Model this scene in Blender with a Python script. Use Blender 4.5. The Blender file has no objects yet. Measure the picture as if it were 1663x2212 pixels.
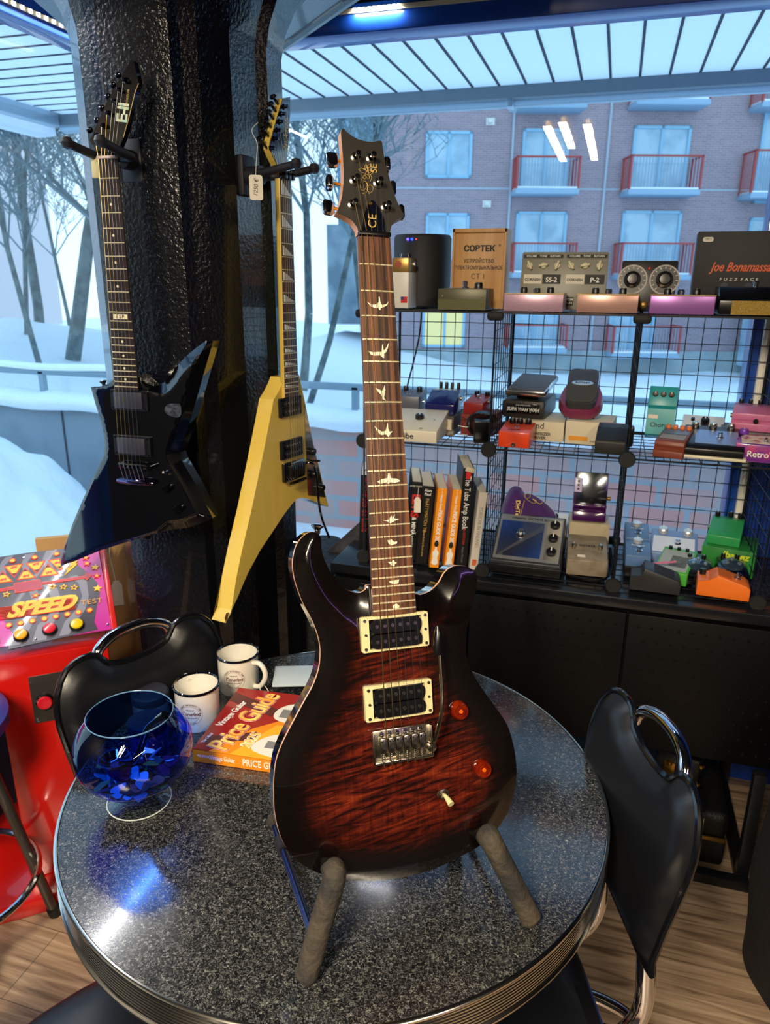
import bpy, bmesh, math, random
from mathutils import Vector, Matrix
from mathutils.geometry import delaunay_2d_cdt
S = bpy.context.scene
C = S.collection
R = math.radians
PI = math.pi

# ------------------------------------------------------------ camera
cd = bpy.data.cameras.new('camera'); cam = bpy.data.objects.new('camera', cd); C.objects.link(cam)
cd.sensor_fit = 'VERTICAL'; cd.sensor_height = 24.0; cd.lens = 1580 / 2212 * 24.0
cd.clip_start = 0.02; cd.clip_end = 300
cam.matrix_world = Matrix([[0.956173,-0.095061,0.276941,0.0],[0.292726,0.288866,-0.911519,0.0],[0.006651,0.952638,0.304033,1.58],[0,0,0,1]])
cd.dof.use_dof = True; cd.dof.focus_distance = 1.02; cd.dof.aperture_fstop = 6.5
S.camera = cam

# ------------------------------------------------------------ light and exposure
S.view_settings.view_transform = 'Standard'; S.view_settings.look = 'None'
S.view_settings.gamma = 1.0; S.view_settings.exposure = 0.0; S.view_settings.use_curve_mapping = False
w = bpy.data.worlds.new('overcast_sky'); S.world = w; w.use_nodes = True
nt = w.node_tree; bg = nt.nodes['Background']
tc = nt.nodes.new('ShaderNodeTexCoord'); sp = nt.nodes.new('ShaderNodeSeparateXYZ'); cr = nt.nodes.new('ShaderNodeValToRGB')
nt.links.new(tc.outputs['Generated'], sp.inputs[0]); nt.links.new(sp.outputs[2], cr.inputs[0]); nt.links.new(cr.outputs[0], bg.inputs[0])
cr.color_ramp.elements[0].position = 0.0; cr.color_ramp.elements[0].color = (0.62, 0.80, 0.92, 1)
cr.color_ramp.elements[1].position = 0.6; cr.color_ramp.elements[1].color = (0.42, 0.70, 1.0, 1)
bg.inputs[1].default_value = 1.8

def area(name, loc, rot, sx, sy, power, color, spread=180):
    l = bpy.data.lights.new(name, 'AREA'); l.shape = 'RECTANGLE'; l.size = sx; l.size_y = sy
    l.energy = power; l.color = color; l.spread = R(spread)
    o = bpy.data.objects.new(name, l); C.objects.link(o); o.location = loc; o.rotation_euler = rot
    return o

# ------------------------------------------------------------ materials
def lin(c):
    return tuple(((v / 255) / 12.92 if v / 255 <= 0.04045 else ((v / 255 + 0.055) / 1.055) ** 2.4) for v in c) + (1,)
MC = {}
def mat(name, col=(128, 128, 128), rough=0.5, metal=0.0, coat=0.0, bump=None, mix=None, emit=None, spec=None, sub=None, alpha=None):
    """col: sRGB 0-255.  bump=(scale,strength[,dist]).  mix=(col2, scale, lo, hi[, stretch])"""
    if name in MC: return MC[name]
    m = bpy.data.materials.new(name); m.use_nodes = True; MC[name] = m
    t = m.node_tree; b = t.nodes['Principled BSDF']
    b.inputs['Base Color'].default_value = lin(col); b.inputs['Roughness'].default_value = rough
    b.inputs['Metallic'].default_value = metal; b.inputs['Coat Weight'].default_value = coat; b.inputs['Coat Roughness'].default_value = 0.04
    if spec is not None: b.inputs['Specular IOR Level'].default_value = spec
    if alpha is not None: b.inputs['Alpha'].default_value = alpha
    co = t.nodes.new('ShaderNodeTexCoord')
    if mix:
        n = t.nodes.new('ShaderNodeTexNoise'); n.inputs['Scale'].default_value = mix[1]; n.inputs['Detail'].default_value = 5
        mp = t.nodes.new('ShaderNodeMapping')
        if len(mix) > 4: mp.inputs['Scale'].default_value = mix[4]
        t.links.new(co.outputs['Object'], mp.inputs[0]); t.links.new(mp.outputs[0], n.inputs[0])
        r = t.nodes.new('ShaderNodeValToRGB'); r.color_ramp.elements[0].position = mix[2]; r.color_ramp.elements[1].position = mix[3]
        r.color_ramp.elements[0].color = lin(col); r.color_ramp.elements[1].color = lin(mix[0])
        t.links.new(n.outputs[0], r.inputs[0]); t.links.new(r.outputs[0], b.inputs['Base Color'])
    if bump:
        n = t.nodes.new('ShaderNodeTexNoise'); n.inputs['Scale'].default_value = bump[0]; n.inputs['Detail'].default_value = 3
        t.links.new(co.outputs['Object'], n.inputs[0])
        u = t.nodes.new('ShaderNodeBump'); u.inputs['Strength'].default_value = bump[1]; u.inputs['Distance'].default_value = bump[2] if len(bump) > 2 else 0.002
        t.links.new(n.outputs[0], u.inputs['Height']); t.links.new(u.outputs[0], b.inputs['Normal'])
    if emit:
        b.inputs['Emission Color'].default_value = lin(emit[0]); b.inputs['Emission Strength'].default_value = emit[1]
    return m
def ramp(t, src, stops):
    r = t.nodes.new('ShaderNodeValToRGB'); e = r.color_ramp.elements
    while len(e) < len(stops): e.new(0.5)
    for k, (p, c) in enumerate(stops): e[k].position = p; e[k].color = lin(c)
    t.links.new(src, r.inputs[0]); return r
def thin_glass(name, tint, gl=1.0, rough=0.0, ior=1.45):
    m = bpy.data.materials.new(name); m.use_nodes = True; MC[name] = m; t = m.node_tree
    t.nodes.remove(t.nodes['Principled BSDF']); out = t.nodes['Material Output']
    tr = t.nodes.new('ShaderNodeBsdfTransparent'); tr.inputs[0].default_value = tint
    g = t.nodes.new('ShaderNodeBsdfGlossy'); g.inputs['Roughness'].default_value = rough; g.inputs[0].default_value = (gl, gl, gl, 1)
    f = t.nodes.new('ShaderNodeFresnel'); f.inputs[0].default_value = ior; mx = t.nodes.new('ShaderNodeMixShader')
    ge = t.nodes.new('ShaderNodeNewGeometry'); k1 = t.nodes.new('ShaderNodeMath'); k1.operation = 'SUBTRACT'; k1.inputs[0].default_value = 1.0; t.links.new(ge.outputs['Backfacing'], k1.inputs[1])
    k2 = t.nodes.new('ShaderNodeMath'); k2.operation = 'MULTIPLY'; t.links.new(f.outputs[0], k2.inputs[0]); t.links.new(k1.outputs[0], k2.inputs[1])
    t.links.new(k2.outputs[0], mx.inputs[0]); t.links.new(tr.outputs[0], mx.inputs[1]); t.links.new(g.outputs[0], mx.inputs[2]); t.links.new(mx.outputs[0], out.inputs[0])
    return m

black_gloss = mat('black_gloss', (6, 8, 14), 0.06, coat=1.0)
black_satin = mat('black_satin', (14, 15, 18), 0.35)
black_matt = mat('black_matt', (16, 16, 18), 0.7)
black_plastic = mat('black_plastic', (12, 12, 14), 0.28)
chrome = mat('chrome', (205, 205, 208), 0.08, 1.0)
nickel = mat('nickel', (196, 190, 175), 0.22, 1.0)
brass = mat('brass', (205, 160, 70), 0.25, 1.0)
dark_chrome = mat('dark_chrome', (70, 70, 78), 0.15, 1.0)
cream = mat('cream_plastic', (206, 194, 146), 0.35)
white_paint = mat('white_paint', (228, 226, 218), 0.4)
paper = mat('paper', (226, 220, 204), 0.8)
ink_black = mat('ink_black', (18, 18, 20), 0.6)
ink_white = mat('ink_white', (235, 235, 230), 0.6)
ink_red = mat('ink_red', (200, 34, 34), 0.5)
ink_gold = mat('ink_gold', (214, 178, 96), 0.4, 0.3)
steel_wire = mat('black_wire', (16, 20, 28), 0.4)
string_gold = mat('string_bronze', (226, 196, 130), 0.3, 1.0)
string_steel = mat('string_steel', (190, 190, 190), 0.3, 1.0)

# ------------------------------------------------------------ mesh helpers
def B(): return bmesh.new()
def xf(loc=(0, 0, 0), rot=(0, 0, 0), sc=(1, 1, 1)):
    from mathutils import Euler
    return Matrix.Translation(loc) @ Euler(rot).to_matrix().to_4x4() @ Matrix.Diagonal((*sc, 1))
def add_box(bm, c, s, rot=(0, 0, 0), bev=0.0, seg=2):
    r = bmesh.ops.create_cube(bm, size=1.0, matrix=xf(c, rot, s)); vs = r['verts']
    if bev:
        es = list({e for v in vs for e in v.link_edges})
        bmesh.ops.bevel(bm, geom=es, offset=bev, segments=seg, affect='EDGES', profile=0.5)
    return bm
def frame_of(d):
    d = Vector(d).normalized(); a = Vector((0, 0, 1)) if abs(d.z) < 0.9 else Vector((1, 0, 0))
    x = a.cross(d).normalized(); return x, d.cross(x)
def add_cyl(bm, p0, p1, r0, r1=None, n=24, cap=True):
    r1 = r0 if r1 is None else r1; p0 = Vector(p0); p1 = Vector(p1); x, y = frame_of(p1 - p0)
    a = [bm.verts.new(p0 + (x * math.cos(2 * PI * i / n) + y * math.sin(2 * PI * i / n)) * r0) for i in range(n)]
    b = [bm.verts.new(p1 + (x * math.cos(2 * PI * i / n) + y * math.sin(2 * PI * i / n)) * r1) for i in range(n)]
    for i in range(n): bm.faces.new((a[i], a[(i + 1) % n], b[(i + 1) % n], b[i]))
    if cap: bm.faces.new(a[::-1]); bm.faces.new(b)
    return bm
def add_tube(bm, pts, r, n=10, closed=False, cap=True):
    pts = [Vector(p) for p in pts]; m = len(pts); rings = []; x = None
    for i, p in enumerate(pts):
        a = pts[(i - 1) % m] if (i > 0 or closed) else p; b = pts[(i + 1) % m] if (i < m - 1 or closed) else p
        d = (b - a).normalized()
        if x is None: x, y = frame_of(d)
        else:
            x = (x - d * x.dot(d)).normalized(); y = d.cross(x)
        rr = r[i] if isinstance(r, (list, tuple)) else r
        rings.append([bm.verts.new(p + (x * math.cos(2 * PI * k / n) + y * math.sin(2 * PI * k / n)) * rr) for k in range(n)])
    for i in range(m if closed else m - 1):
        A = rings[i]; D = rings[(i + 1) % m]
        for k in range(n): bm.faces.new((A[k], A[(k + 1) % n], D[(k + 1) % n], D[k]))
    if cap and not closed: bm.faces.new(rings[0][::-1]); bm.faces.new(rings[-1])
    return bm
def add_lathe(bm, prof, o=(0, 0, 0), n=48, axis=None):
    """prof: (r,z) list from bottom to top, axis z (or matrix)."""
    mt = axis or Matrix.Identity(4); o = Vector(o); prev = None
    for r, z in prof:
        if r < 1e-6: ring = [bm.verts.new(mt @ Vector((0, 0, z)) + o)]
        else: ring = [bm.verts.new(mt @ Vector((r * math.cos(2 * PI * i / n), r * math.sin(2 * PI * i / n), z)) + o) for i in range(n)]
        if prev:
            for i in range(n):
                a = prev[i % len(prev)]; b = prev[(i + 1) % len(prev)]; c = ring[(i + 1) % len(ring)]; d = ring[i % len(ring)]
                f = [v for k, v in enumerate((a, b, c, d)) if v not in (a, b, c, d)[:k]]
                if len(f) > 2: bm.faces.new(f)
        prev = ring
    return bm
def add_prism(bm, poly, z0, z1, mt=None):
    mt = mt or Matrix.Identity(4); n = len(poly)
    a = [bm.verts.new(mt @ Vector((p[0], p[1], z0))) for p in poly]; b = [bm.verts.new(mt @ Vector((p[0], p[1], z1))) for p in poly]
    for i in range(n): bm.faces.new((a[i], a[(i + 1) % n], b[(i + 1) % n], b[i]))
    bm.faces.new(a[::-1]); bm.faces.new(b)
    return bm
def smooth_poly(p, k=6, closed=True):
    n = len(p); out = []
    for i in range(n if closed else n - 1):
        P = [Vector(p[(i + j) % n] if closed else p[min(max(i + j, 0), n - 1)]) for j in (-1, 0, 1, 2)]
        for s in range(k):
            t = s / k
            out.append(tuple(0.5 * ((2 * P[1]) + (P[2] - P[0]) * t + (2 * P[0] - 5 * P[1] + 4 * P[2] - P[3]) * t * t + (3 * P[1] - P[0] - 3 * P[2] + P[3]) * t ** 3)))
    if not closed: out.append(tuple(p[-1]))
    return out
def resample(p, step):
    out = []
    n = len(p)
    for i in range(n):
        a = Vector(p[i]); b = Vector(p[(i + 1) % n]); L = (b - a).length; m = max(1, round(L / step))
        for k in range(m): out.append(tuple(a + (b - a) * k / m))
    return out
def circ(cx, cy, r, n=24): return [(cx + r * math.cos(2 * PI * i / n), cy + r * math.sin(2 * PI * i / n)) for i in range(n)]
def rrect(x0, y0, x1, y1, r, n=5):
    o = []
    for cx, cy, a0 in ((x1 - r, y0 + r, -90), (x1 - r, y1 - r, 0), (x0 + r, y1 - r, 90), (x0 + r, y0 + r, 180)):
        for k in range(n + 1):
            a = R(a0 + 90 * k / n); o.append((cx + r * math.cos(a), cy + r * math.sin(a)))
    return o
def obj(name, bm, m, parent=None, angle=35, mtx=None, kind=None):
    me = bpy.data.meshes.new(name)
    if isinstance(bm, bpy.types.Mesh): me = bm
    else:
        bmesh.ops.recalc_face_normals(bm, faces=bm.faces); bm.to_mesh(me); bm.free()
    for q in (m if isinstance(m, (list, tuple)) else [m]): me.materials.append(q)
    if angle:
        me.polygons.foreach_set('use_smooth', [True] * len(me.polygons)); me.set_sharp_from_angle(angle=R(angle))
    o = bpy.data.objects.new(name, me); C.objects.link(o)
    if parent: o.parent = parent
    if mtx is not None: o.matrix_local = mtx
    if kind: o['kind'] = kind
    return o
def struct(name, bm, m, **k):
    o = obj(name, bm, m, **k); o['kind'] = 'structure'; return o
def tag(o, label, cat, group=None):
    o['label'] = label; o['category'] = cat
    if group: o['group'] = group
    return o
def thing(name, label, cat, mtx=None, group=None, loc=None, rz=0.0):
    o = bpy.data.objects.new(name, None); C.objects.link(o); o.empty_display_size = 0.05
    if mtx is not None: o.matrix_world = mtx
    elif loc is not None: o.location = loc; o.rotation_euler = (0, 0, rz)
    return tag(o, label, cat, group)
def dup(root, mtx=None, label=None, group=None):
    r = root.copy(); C.objects.link(r)
    if mtx is not None: r.matrix_world = mtx
    if label: r['label'] = label
    if group: r['group'] = group
    for ch in list(root.children):
        c = ch.copy(); C.objects.link(c); c.parent = r
        for g in list(ch.children):
            d = g.copy(); C.objects.link(d); d.parent = c
    return r
def text(s, size, m, parent, mtx, align='CENTER', shear=0.0, bold=0.0, ext=0.0002, name='lettering', sx=1.0, sp=1.0, va='CENTER'):
    c = bpy.data.curves.new(name, 'FONT'); c.body = s; c.size = size; c.align_x = align; c.align_y = va
    c.shear = shear; c.offset = bold * size; c.extrude = ext; c.space_character = sp; c.resolution_u = 3
    o = bpy.data.objects.new(name, c); C.objects.link(o)
    me = bpy.data.meshes.new_from_object(o); bpy.data.objects.remove(o)
    me.name = name
    me.materials.clear(); me.materials.append(m)
    q = bpy.data.objects.new(name, me); C.objects.link(q); q.parent = parent; q.matrix_local = mtx @ Matrix.Diagonal((sx, 1, 1, 1))
    return q
def TM(o, x, y, s=1.0):
    """matrix with origin o, text direction x, text up y"""
    x = Vector(x).normalized(); y = Vector(y); y = (y - x * y.dot(x)).normalized(); z = x.cross(y)
    m = Matrix((x, y, z)).transposed().to_4x4(); m.translation = Vector(o); return m
def FR(m4): return Matrix([*m4, (0, 0, 0, 1)])
def pip(x, y, poly):
    c = False; n = len(poly); j = n - 1
    for i in range(n):
        xi, yi = poly[i]; xj, yj = poly[j]
        if (yi > y) != (yj > y) and x < (xj - xi) * (y - yi) / (yj - yi) + xi: c = not c
        j = i
    return c
def pdist(x, y, poly):
    b = 9e9; n = len(poly)
    for i in range(n):
        x0, y0 = poly[i]; x1, y1 = poly[(i + 1) % n]; dx = x1 - x0; dy = y1 - y0; L = dx * dx + dy * dy
        t = max(0, min(1, ((x - x0) * dx + (y - y0) * dy) / L)) if L > 0 else 0
        d = (x0 + t * dx - x) ** 2 + (y0 + t * dy - y) ** 2
        if d < b: b = d
    return math.sqrt(b)
def slab(name, outline, hf, back, m, parent, step=0.008, edge=0.006, sides=((0, 0),), side_mat=None, angle=30):
    """solid with a relief front: hf(dist,x,y) gives the front height; sides=[(inset,z)] rings down to the back"""
    out = resample(outline, edge); n = len(out)
    xs = [p[0] for p in out]; ys = [p[1] for p in out]; pts = [Vector(p) for p in out]
    y = min(ys) + step / 2; k = 0
    while y < max(ys):
        x = min(xs) + (step / 2 if k % 2 else 0)
        while x < max(xs):
            if pip(x, y, out) and pdist(x, y, out) > step * 0.45: pts.append(Vector((x, y)))
            x += step
        y += step * 0.87; k += 1
    vs, es, fs, ov, oe, of = delaunay_2d_cdt(pts, [(i, (i + 1) % n) for i in range(n)], [], 1, 1e-7)
    bm = B(); top = []; dl = bm.verts.layers.float.new('edge')
    for v in vs:
        d = pdist(v.x, v.y, out); q = bm.verts.new((v.x, v.y, hf(d, v.x, v.y))); q[dl] = d; top.append(q)
    for f in fs: bm.faces.new([top[i] for i in f])
    cx = sum(xs) / n; prev = [bm.verts.new((p[0], p[1], hf(0, p[0], p[1]))) for p in out]
    nrm = []
    for i in range(n):
        a = Vector(out[i - 1]); b = Vector(out[(i + 1) % n]); d = (b - a).normalized(); q = Vector((d.y, -d.x))
        if pip(out[i][0] + q.x * 1e-4, out[i][1] + q.y * 1e-4, out): q = -q
        nrm.append(q)
    first = True
    for ins, dz in list(sides) + [(sides[-1][0] if len(sides) > 1 else 0, None)]:
        ring = []
        for i, p in enumerate(out):
            z = back if dz is None else hf(0, p[0], p[1]) + dz
            ring.append(bm.verts.new((p[0] - nrm[i].x * ins, p[1] - nrm[i].y * ins, z)))
        for i in range(n):
            f = bm.faces.new((prev[i], prev[(i + 1) % n], ring[(i + 1) % n], ring[i]))
            if side_mat is not None: f.material_index = side_mat(first)
        prev = ring; first = False
    bk = [bm.verts.new(v.co) for v in prev]; bm.faces.new(bk)
    return obj(name, bm, m, parent, angle=angle)

# ============================================================ SETTING: the room
def m_floor():
    m = mat('oak_laminate', (120, 96, 72), 0.33); t = m.node_tree; b = t.nodes['Principled BSDF']
    co = t.nodes.new('ShaderNodeTexCoord')
    mp = t.nodes.new('ShaderNodeMapping'); t.links.new(co.outputs['Object'], mp.inputs[0]); mp.inputs['Scale'].default_value = (1, 1, 1)
    br = t.nodes.new('ShaderNodeTexBrick'); t.links.new(mp.outputs[0], br.inputs[0]); br.inputs['Scale'].default_value = 1
    br.inputs['Brick Width'].default_value = 1.2; br.inputs['Row Height'].default_value = 0.19; br.inputs['Mortar Size'].default_value = 0.0012
    br.inputs['Color1'].default_value = (0.35, 0.35, 0.35, 1); br.inputs['Color2'].default_value = (0.6, 0.6, 0.6, 1); br.inputs['Mortar'].default_value = (0.1, 0.1, 0.1, 1)
    m2 = t.nodes.new('ShaderNodeMapping'); t.links.new(co.outputs['Object'], m2.inputs[0]); m2.inputs['Scale'].default_value = (1.6, 22, 1)
    n = t.nodes.new('ShaderNodeTexNoise'); n.inputs['Scale'].default_value = 2.2; n.inputs['Detail'].default_value = 9; n.inputs['Distortion'].default_value = 1.2; t.links.new(m2.outputs[0], n.inputs[0])
    r = ramp(t, n.outputs[0], [(0.3, (104, 84, 66)), (0.48, (150, 126, 102)), (0.62, (172, 148, 122)), (0.75, (188, 166, 142))])
    mx = t.nodes.new('ShaderNodeMix'); mx.data_type = 'RGBA'; mx.blend_type = 'OVERLAY'; mx.inputs[0].default_value = 0.75
    t.links.new(r.outputs[0], mx.inputs[6]); t.links.new(br.outputs[0], mx.inputs[7]); t.links.new(mx.outputs[2], b.inputs['Base Color'])
    return m
struct('floor', add_box(B(), (0.7, -0.2, -0.05), (5.2, 5.1, 0.1)), m_floor())
ceil_m = mat('ceiling_paint', (52, 54, 58), 0.7)
struct('ceiling', add_box(B(), (0.7, -0.2, 2.66), (5.2, 5.1, 0.1)), ceil_m)
wall_m = mat('shop_wall_paint', (30, 28, 28), 0.6, mix=((58, 46, 36), 1.6, 0.4, 0.7))
struct('wall_back', add_box(B(), (0.7, -2.8, 1.3), (5.2, 0.1, 2.62)), wall_m)
struct('wall_right', add_box(B(), (3.3, -0.2, 1.3), (0.1, 5.1, 2.62)), wall_m)
blue_m = mat('blue_wall_panel', (20, 62, 156), 0.35, bump=(40, 0.08))
struct('wall_front', add_box(B(), (1.89, 2.36, 1.3), (2.954, 0.1, 2.6)), blue_m)
bm = add_box(B(), (-0.6, 2.36, 0.16), (2.1, 0.12, 0.32)); add_box(bm, (-0.6, 2.36, 2.47), (2.1, 0.1, 0.3)); struct('wall_under_window', bm, mat('sill_paint', (40, 44, 54), 0.5))
bm = add_box(B(), (-1.66, 1.47, 0.2), (0.1, 1.76, 0.4)); add_box(bm, (-1.66, 1.47, 2.47), (0.1, 1.76, 0.28)); add_box(bm, (-1.66, -1.08, 1.3), (0.1, 3.34, 2.6)); struct('wall_left', bm, mat('sill_paint'))
frame_blue = mat('window_frame_blue', (24, 74, 166), 0.3, coat=0.4)
frame_pale = mat('window_frame_pale', (158, 176, 190), 0.35)
pane = thin_glass('window_glass', (0.93, 0.98, 1.0, 1), 1.0, 0.0, 1.5)
# right-hand window: blue head and jamb, one large pane
def box2(bm, x0, y0, z0, x1, y1, z1, bev=0.0):
    return add_box(bm, ((x0 + x1) / 2, (y0 + y1) / 2, (z0 + z1) / 2), (abs(x1 - x0), abs(y1 - y0), abs(z1 - z0)), bev=bev)
bm = B(); box2(bm, -1.62, 2.27, 2.245, 0.390, 2.38, 2.32, 0.004); box2(bm, 0.362, 2.28, 0.3, 0.390, 2.37, 2.245, 0.003); box2(bm, -1.62, 2.29, 0.3, 0.37, 2.37, 0.34)
w1 = struct('window_1', bm, frame_blue)
bm = B(); box2(bm, -1.6, 2.32, 0.34, 0.37, 2.326, 2.25); obj('window_pane', bm, pane, w1, angle=None)
bm = B(); box2(bm, 0.390, 2.262, 0.02, 0.412, 2.37, 2.32, 0.002); struct('trim_1', bm, mat('trim_cream', (244, 240, 226), 0.45))
# left-hand window
bm = B(); box2(bm, -1.68, 0.60, 2.235, -1.60, 2.3, 2.33, 0.004); box2(bm, -1.68, 2.24, 0.4, -1.60, 2.32, 2.24, 0.003); box2(bm, -1.68, 0.60, 0.4, -1.60, 0.66, 2.24, 0.003); box2(bm, -1.68, 0.60, 0.38, -1.58, 2.3, 0.42)
w2 = struct('window_2', bm, frame_blue)
bm = B(); box2(bm, -1.632, 0.64, 0.42, -1.626, 2.26, 2.24); obj('window_pane', bm, pane, w2, angle=None)

# black beam running from the pillar over the room
beam_m = mat('beam_black_paint', (22, 26, 36), 0.28, coat=0.5, bump=(150, 0.5, 0.0015))
bm = add_prism(B(), [(-1.50, 2.28), (-1.056, 2.28), (-0.651, 1.885), (-0.25, 1.49), (-0.75, 1.0), (-1.25, 1.25), (-1.385, 1.68), (-1.47, 1.92)], 2.2, 2.62)
add_tube(bm, [(-1.06, 2.262, 2.205), (-0.655, 1.87, 2.205), (-0.255, 1.485, 2.205)], 0.016, 10)
struct('trim_2', bm, beam_m)

# pillar
pillar_m = mat('pillar_black_gloss_paint', (9, 11, 17), 0.2, coat=0.5, bump=(120, 0.7, 0.003))
pl = [(-1.173, 1.52), (-1.108, 1.46), (-0.987, 1.455), (-0.905, 1.474), (-0.896, 1.50), (-0.872, 1.525), (-0.850, 1.58), (-0.838, 1.60), (-0.82, 1.684), (-0.80, 1.70), (-0.80, 1.78), (-0.86, 1.85), (-1.1, 1.87), (-1.19, 1.76)]
cx, cy = -0.98, 1.66
bm = B(); rings = []
for z, s in ((0, 1), (0.6, 1.0), (1.2, 1), (1.8, 1), (2.06, 1.0), (2.11, 1.05), (2.16, 1.16), (2.2, 1.34)):
    rings.append([bm.verts.new((cx + (x - cx) * s, cy + (y - cy) * s, z)) for x, y in pl])
for a, b in zip(rings, rings[1:]):
    for i in range(len(pl)): bm.faces.new((a[i], a[(i + 1) % len(pl)], b[(i + 1) % len(pl)], b[i]))
bm.faces.new(rings[0]); bm.faces.new(rings[-1])
pil = struct('wall_pillar', bm, pillar_m, angle=18)

# ------------------------------------------------------------ lamps the room has
tube_e = mat('tube_light', (255, 255, 255), 0.5, emit=((255, 200, 96), 9))
def tube_lamp(x, y0, y1, z, label, p):
    t = thing('tube_lamp', label, 'ceiling lamp', loc=(x, (y0 + y1) / 2, z), group='tube lamps under the shop ceiling')
    L = y1 - y0
    obj('housing', add_box(B(), (0, 0, 0.035), (0.07, L, 0.04), bev=0.005), white_paint, t)
    obj('tube', add_cyl(B(), (0, -L / 2 + 0.02, 0), (0, L / 2 - 0.02, 0), 0.013, n=12), tube_e, t)
    l = area('tube_lamp_light', (x, (y0 + y1) / 2, z - 0.02), (0, 0, 0), 0.05, L, p, (1.0, 0.85, 0.64)); l.parent = None
tube_lamp(-0.52, -1.9, -0.45, 2.5, 'left warm tube lamp under the dark ceiling, seen only as a glare in the window', 62)
tube_lamp(-0.42, -1.3, -0.35, 2.5, 'middle warm tube lamp under the dark ceiling, seen only as a glare in the window', 46)
tube_lamp(-0.28, -1.9, -0.45, 2.5, 'right warm tube lamp under the dark ceiling, seen only as a glare in the window', 62)
tube_lamp(1.3, -1.9, -0.2, 2.5, 'far right warm tube lamp under the dark ceiling', 50)
# LED strips along the window heads
led = mat('led_strip_light', (255, 255, 255), 0.5, emit=((255, 250, 240), 14))
zl = 2.2994; xl0 = -0.7924; xl1 = -0.6526
t = thing('led_strip', 'row of small white lights stuck along the blue head of the right window', 'light strip', loc=(xl0, 2.262, zl))
obj('strip', add_box(B(), (0.55, 0.004, 0.0), (1.2, 0.004, 0.012)), mat('strip_tape', (226, 214, 180), 0.5), t)
for k in range(10): obj('light_diode', add_box(B(), (0.005 + (xl1 - xl0 - 0.01) * k / 9, 0.0, 0.0), (0.008, 0.005, 0.010)), led, t, angle=None)
area('led_strip_light', ((xl0 + xl1) / 2, 2.2585, zl - 0.004), (R(35), 0, 0), xl1 - xl0, 0.004, 0.8, (0.96, 0.97, 1.0))
t = thing('led_strip', 'row of small white lights along the head of the left window, mirrored in the table', 'light strip', loc=(-1.594, 1.45, 2.262))
obj('strip', add_box(B(), (0, 0, 0), (0.004, 1.5, 0.012)), mat('strip_tape'), t)
for k in range(50): obj('light_diode', add_box(B(), (0.003, -0.73 + 0.0298 * k, 0), (0.004, 0.008, 0.009)), led, t, angle=None)
area('led_strip_light', (-1.588, 1.45, 2.258), (0, R(-35), 0), 0.008, 1.46, 9.5, (0.96, 0.97, 1.0))
# purple neon line on the back wall
neon = mat('purple_neon', (255, 255, 255), 0.5, emit=((150, 70, 255), 2.5))
o = obj('neon_tube', add_tube(B(), [(1.7, -0.6, 1.5), (1.7, -0.6, 2.3)], 0.012, 8), neon); tag(o, 'purple neon tube standing upright at the right of the room, seen as purple glints', 'neon lamp')
area('neon_glow', (1.66, -0.55, 1.9), (R(90), 0, R(35)), 0.06, 0.8, 0.35, (0.45, 0.16, 1.0))

# ============================================================ OUTDOORS
snow_m = mat('snow', (240, 246, 252), 0.75, bump=(9, 0.5, 0.04))
def ground(name, x0, x1, y0, y1, nx, ny, zf, m):
    bm = B(); g = [[bm.verts.new((x0 + (x1 - x0) * i / nx, y0 + (y1 - y0) * j / ny, zf(x0 + (x1 - x0) * i / nx, y0 + (y1 - y0) * j / ny))) for i in range(nx + 1)] for j in range(ny + 1)]
    for j in range(ny):
        for i in range(nx): bm.faces.new((g[j][i], g[j][i + 1], g[j + 1][i + 1], g[j + 1][i]))
    return bm
from mathutils import noise
def nz(x, y, s, a): return noise.noise(Vector((x * s, y * s, 3.1))) * a
struct('ground_near', ground('g', -9, 4, -2, 5.5, 90, 50, lambda x, y: -0.43 + nz(x, y, 1.5, 0.03), snow_m), snow_m, angle=80)
struct('ground_far', ground('g', -45, 30, 5.62, 60, 60, 60, lambda x, y: 0.05 - 2.05 * min(1, (y - 5.6) / 22) + nz(x, y, 0.4, 0.25) + max(0, 1 - abs(x + 11) / 7) * 1.3 * min(1, (y - 5.6) / 6), snow_m), snow_m, angle=80)
def heap(x, y):
    d = math.hypot((x + 5.0) / 1.5, (y - 4.25) / 0.95)
    return -0.45 + 0.95 * max(0, 1 - d * d) ** 0.75 + nz(x, y, 2.2, 0.14) + nz(x, y, 6, 0.06)
o = obj('snow_heap', ground('g', -7.2, -2.7, 2.9, 5.45, 90, 50, heap, snow_m), snow_m, angle=80); tag(o, 'heaped snow bank piled against the grey wall outside the left window', 'snow')
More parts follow.
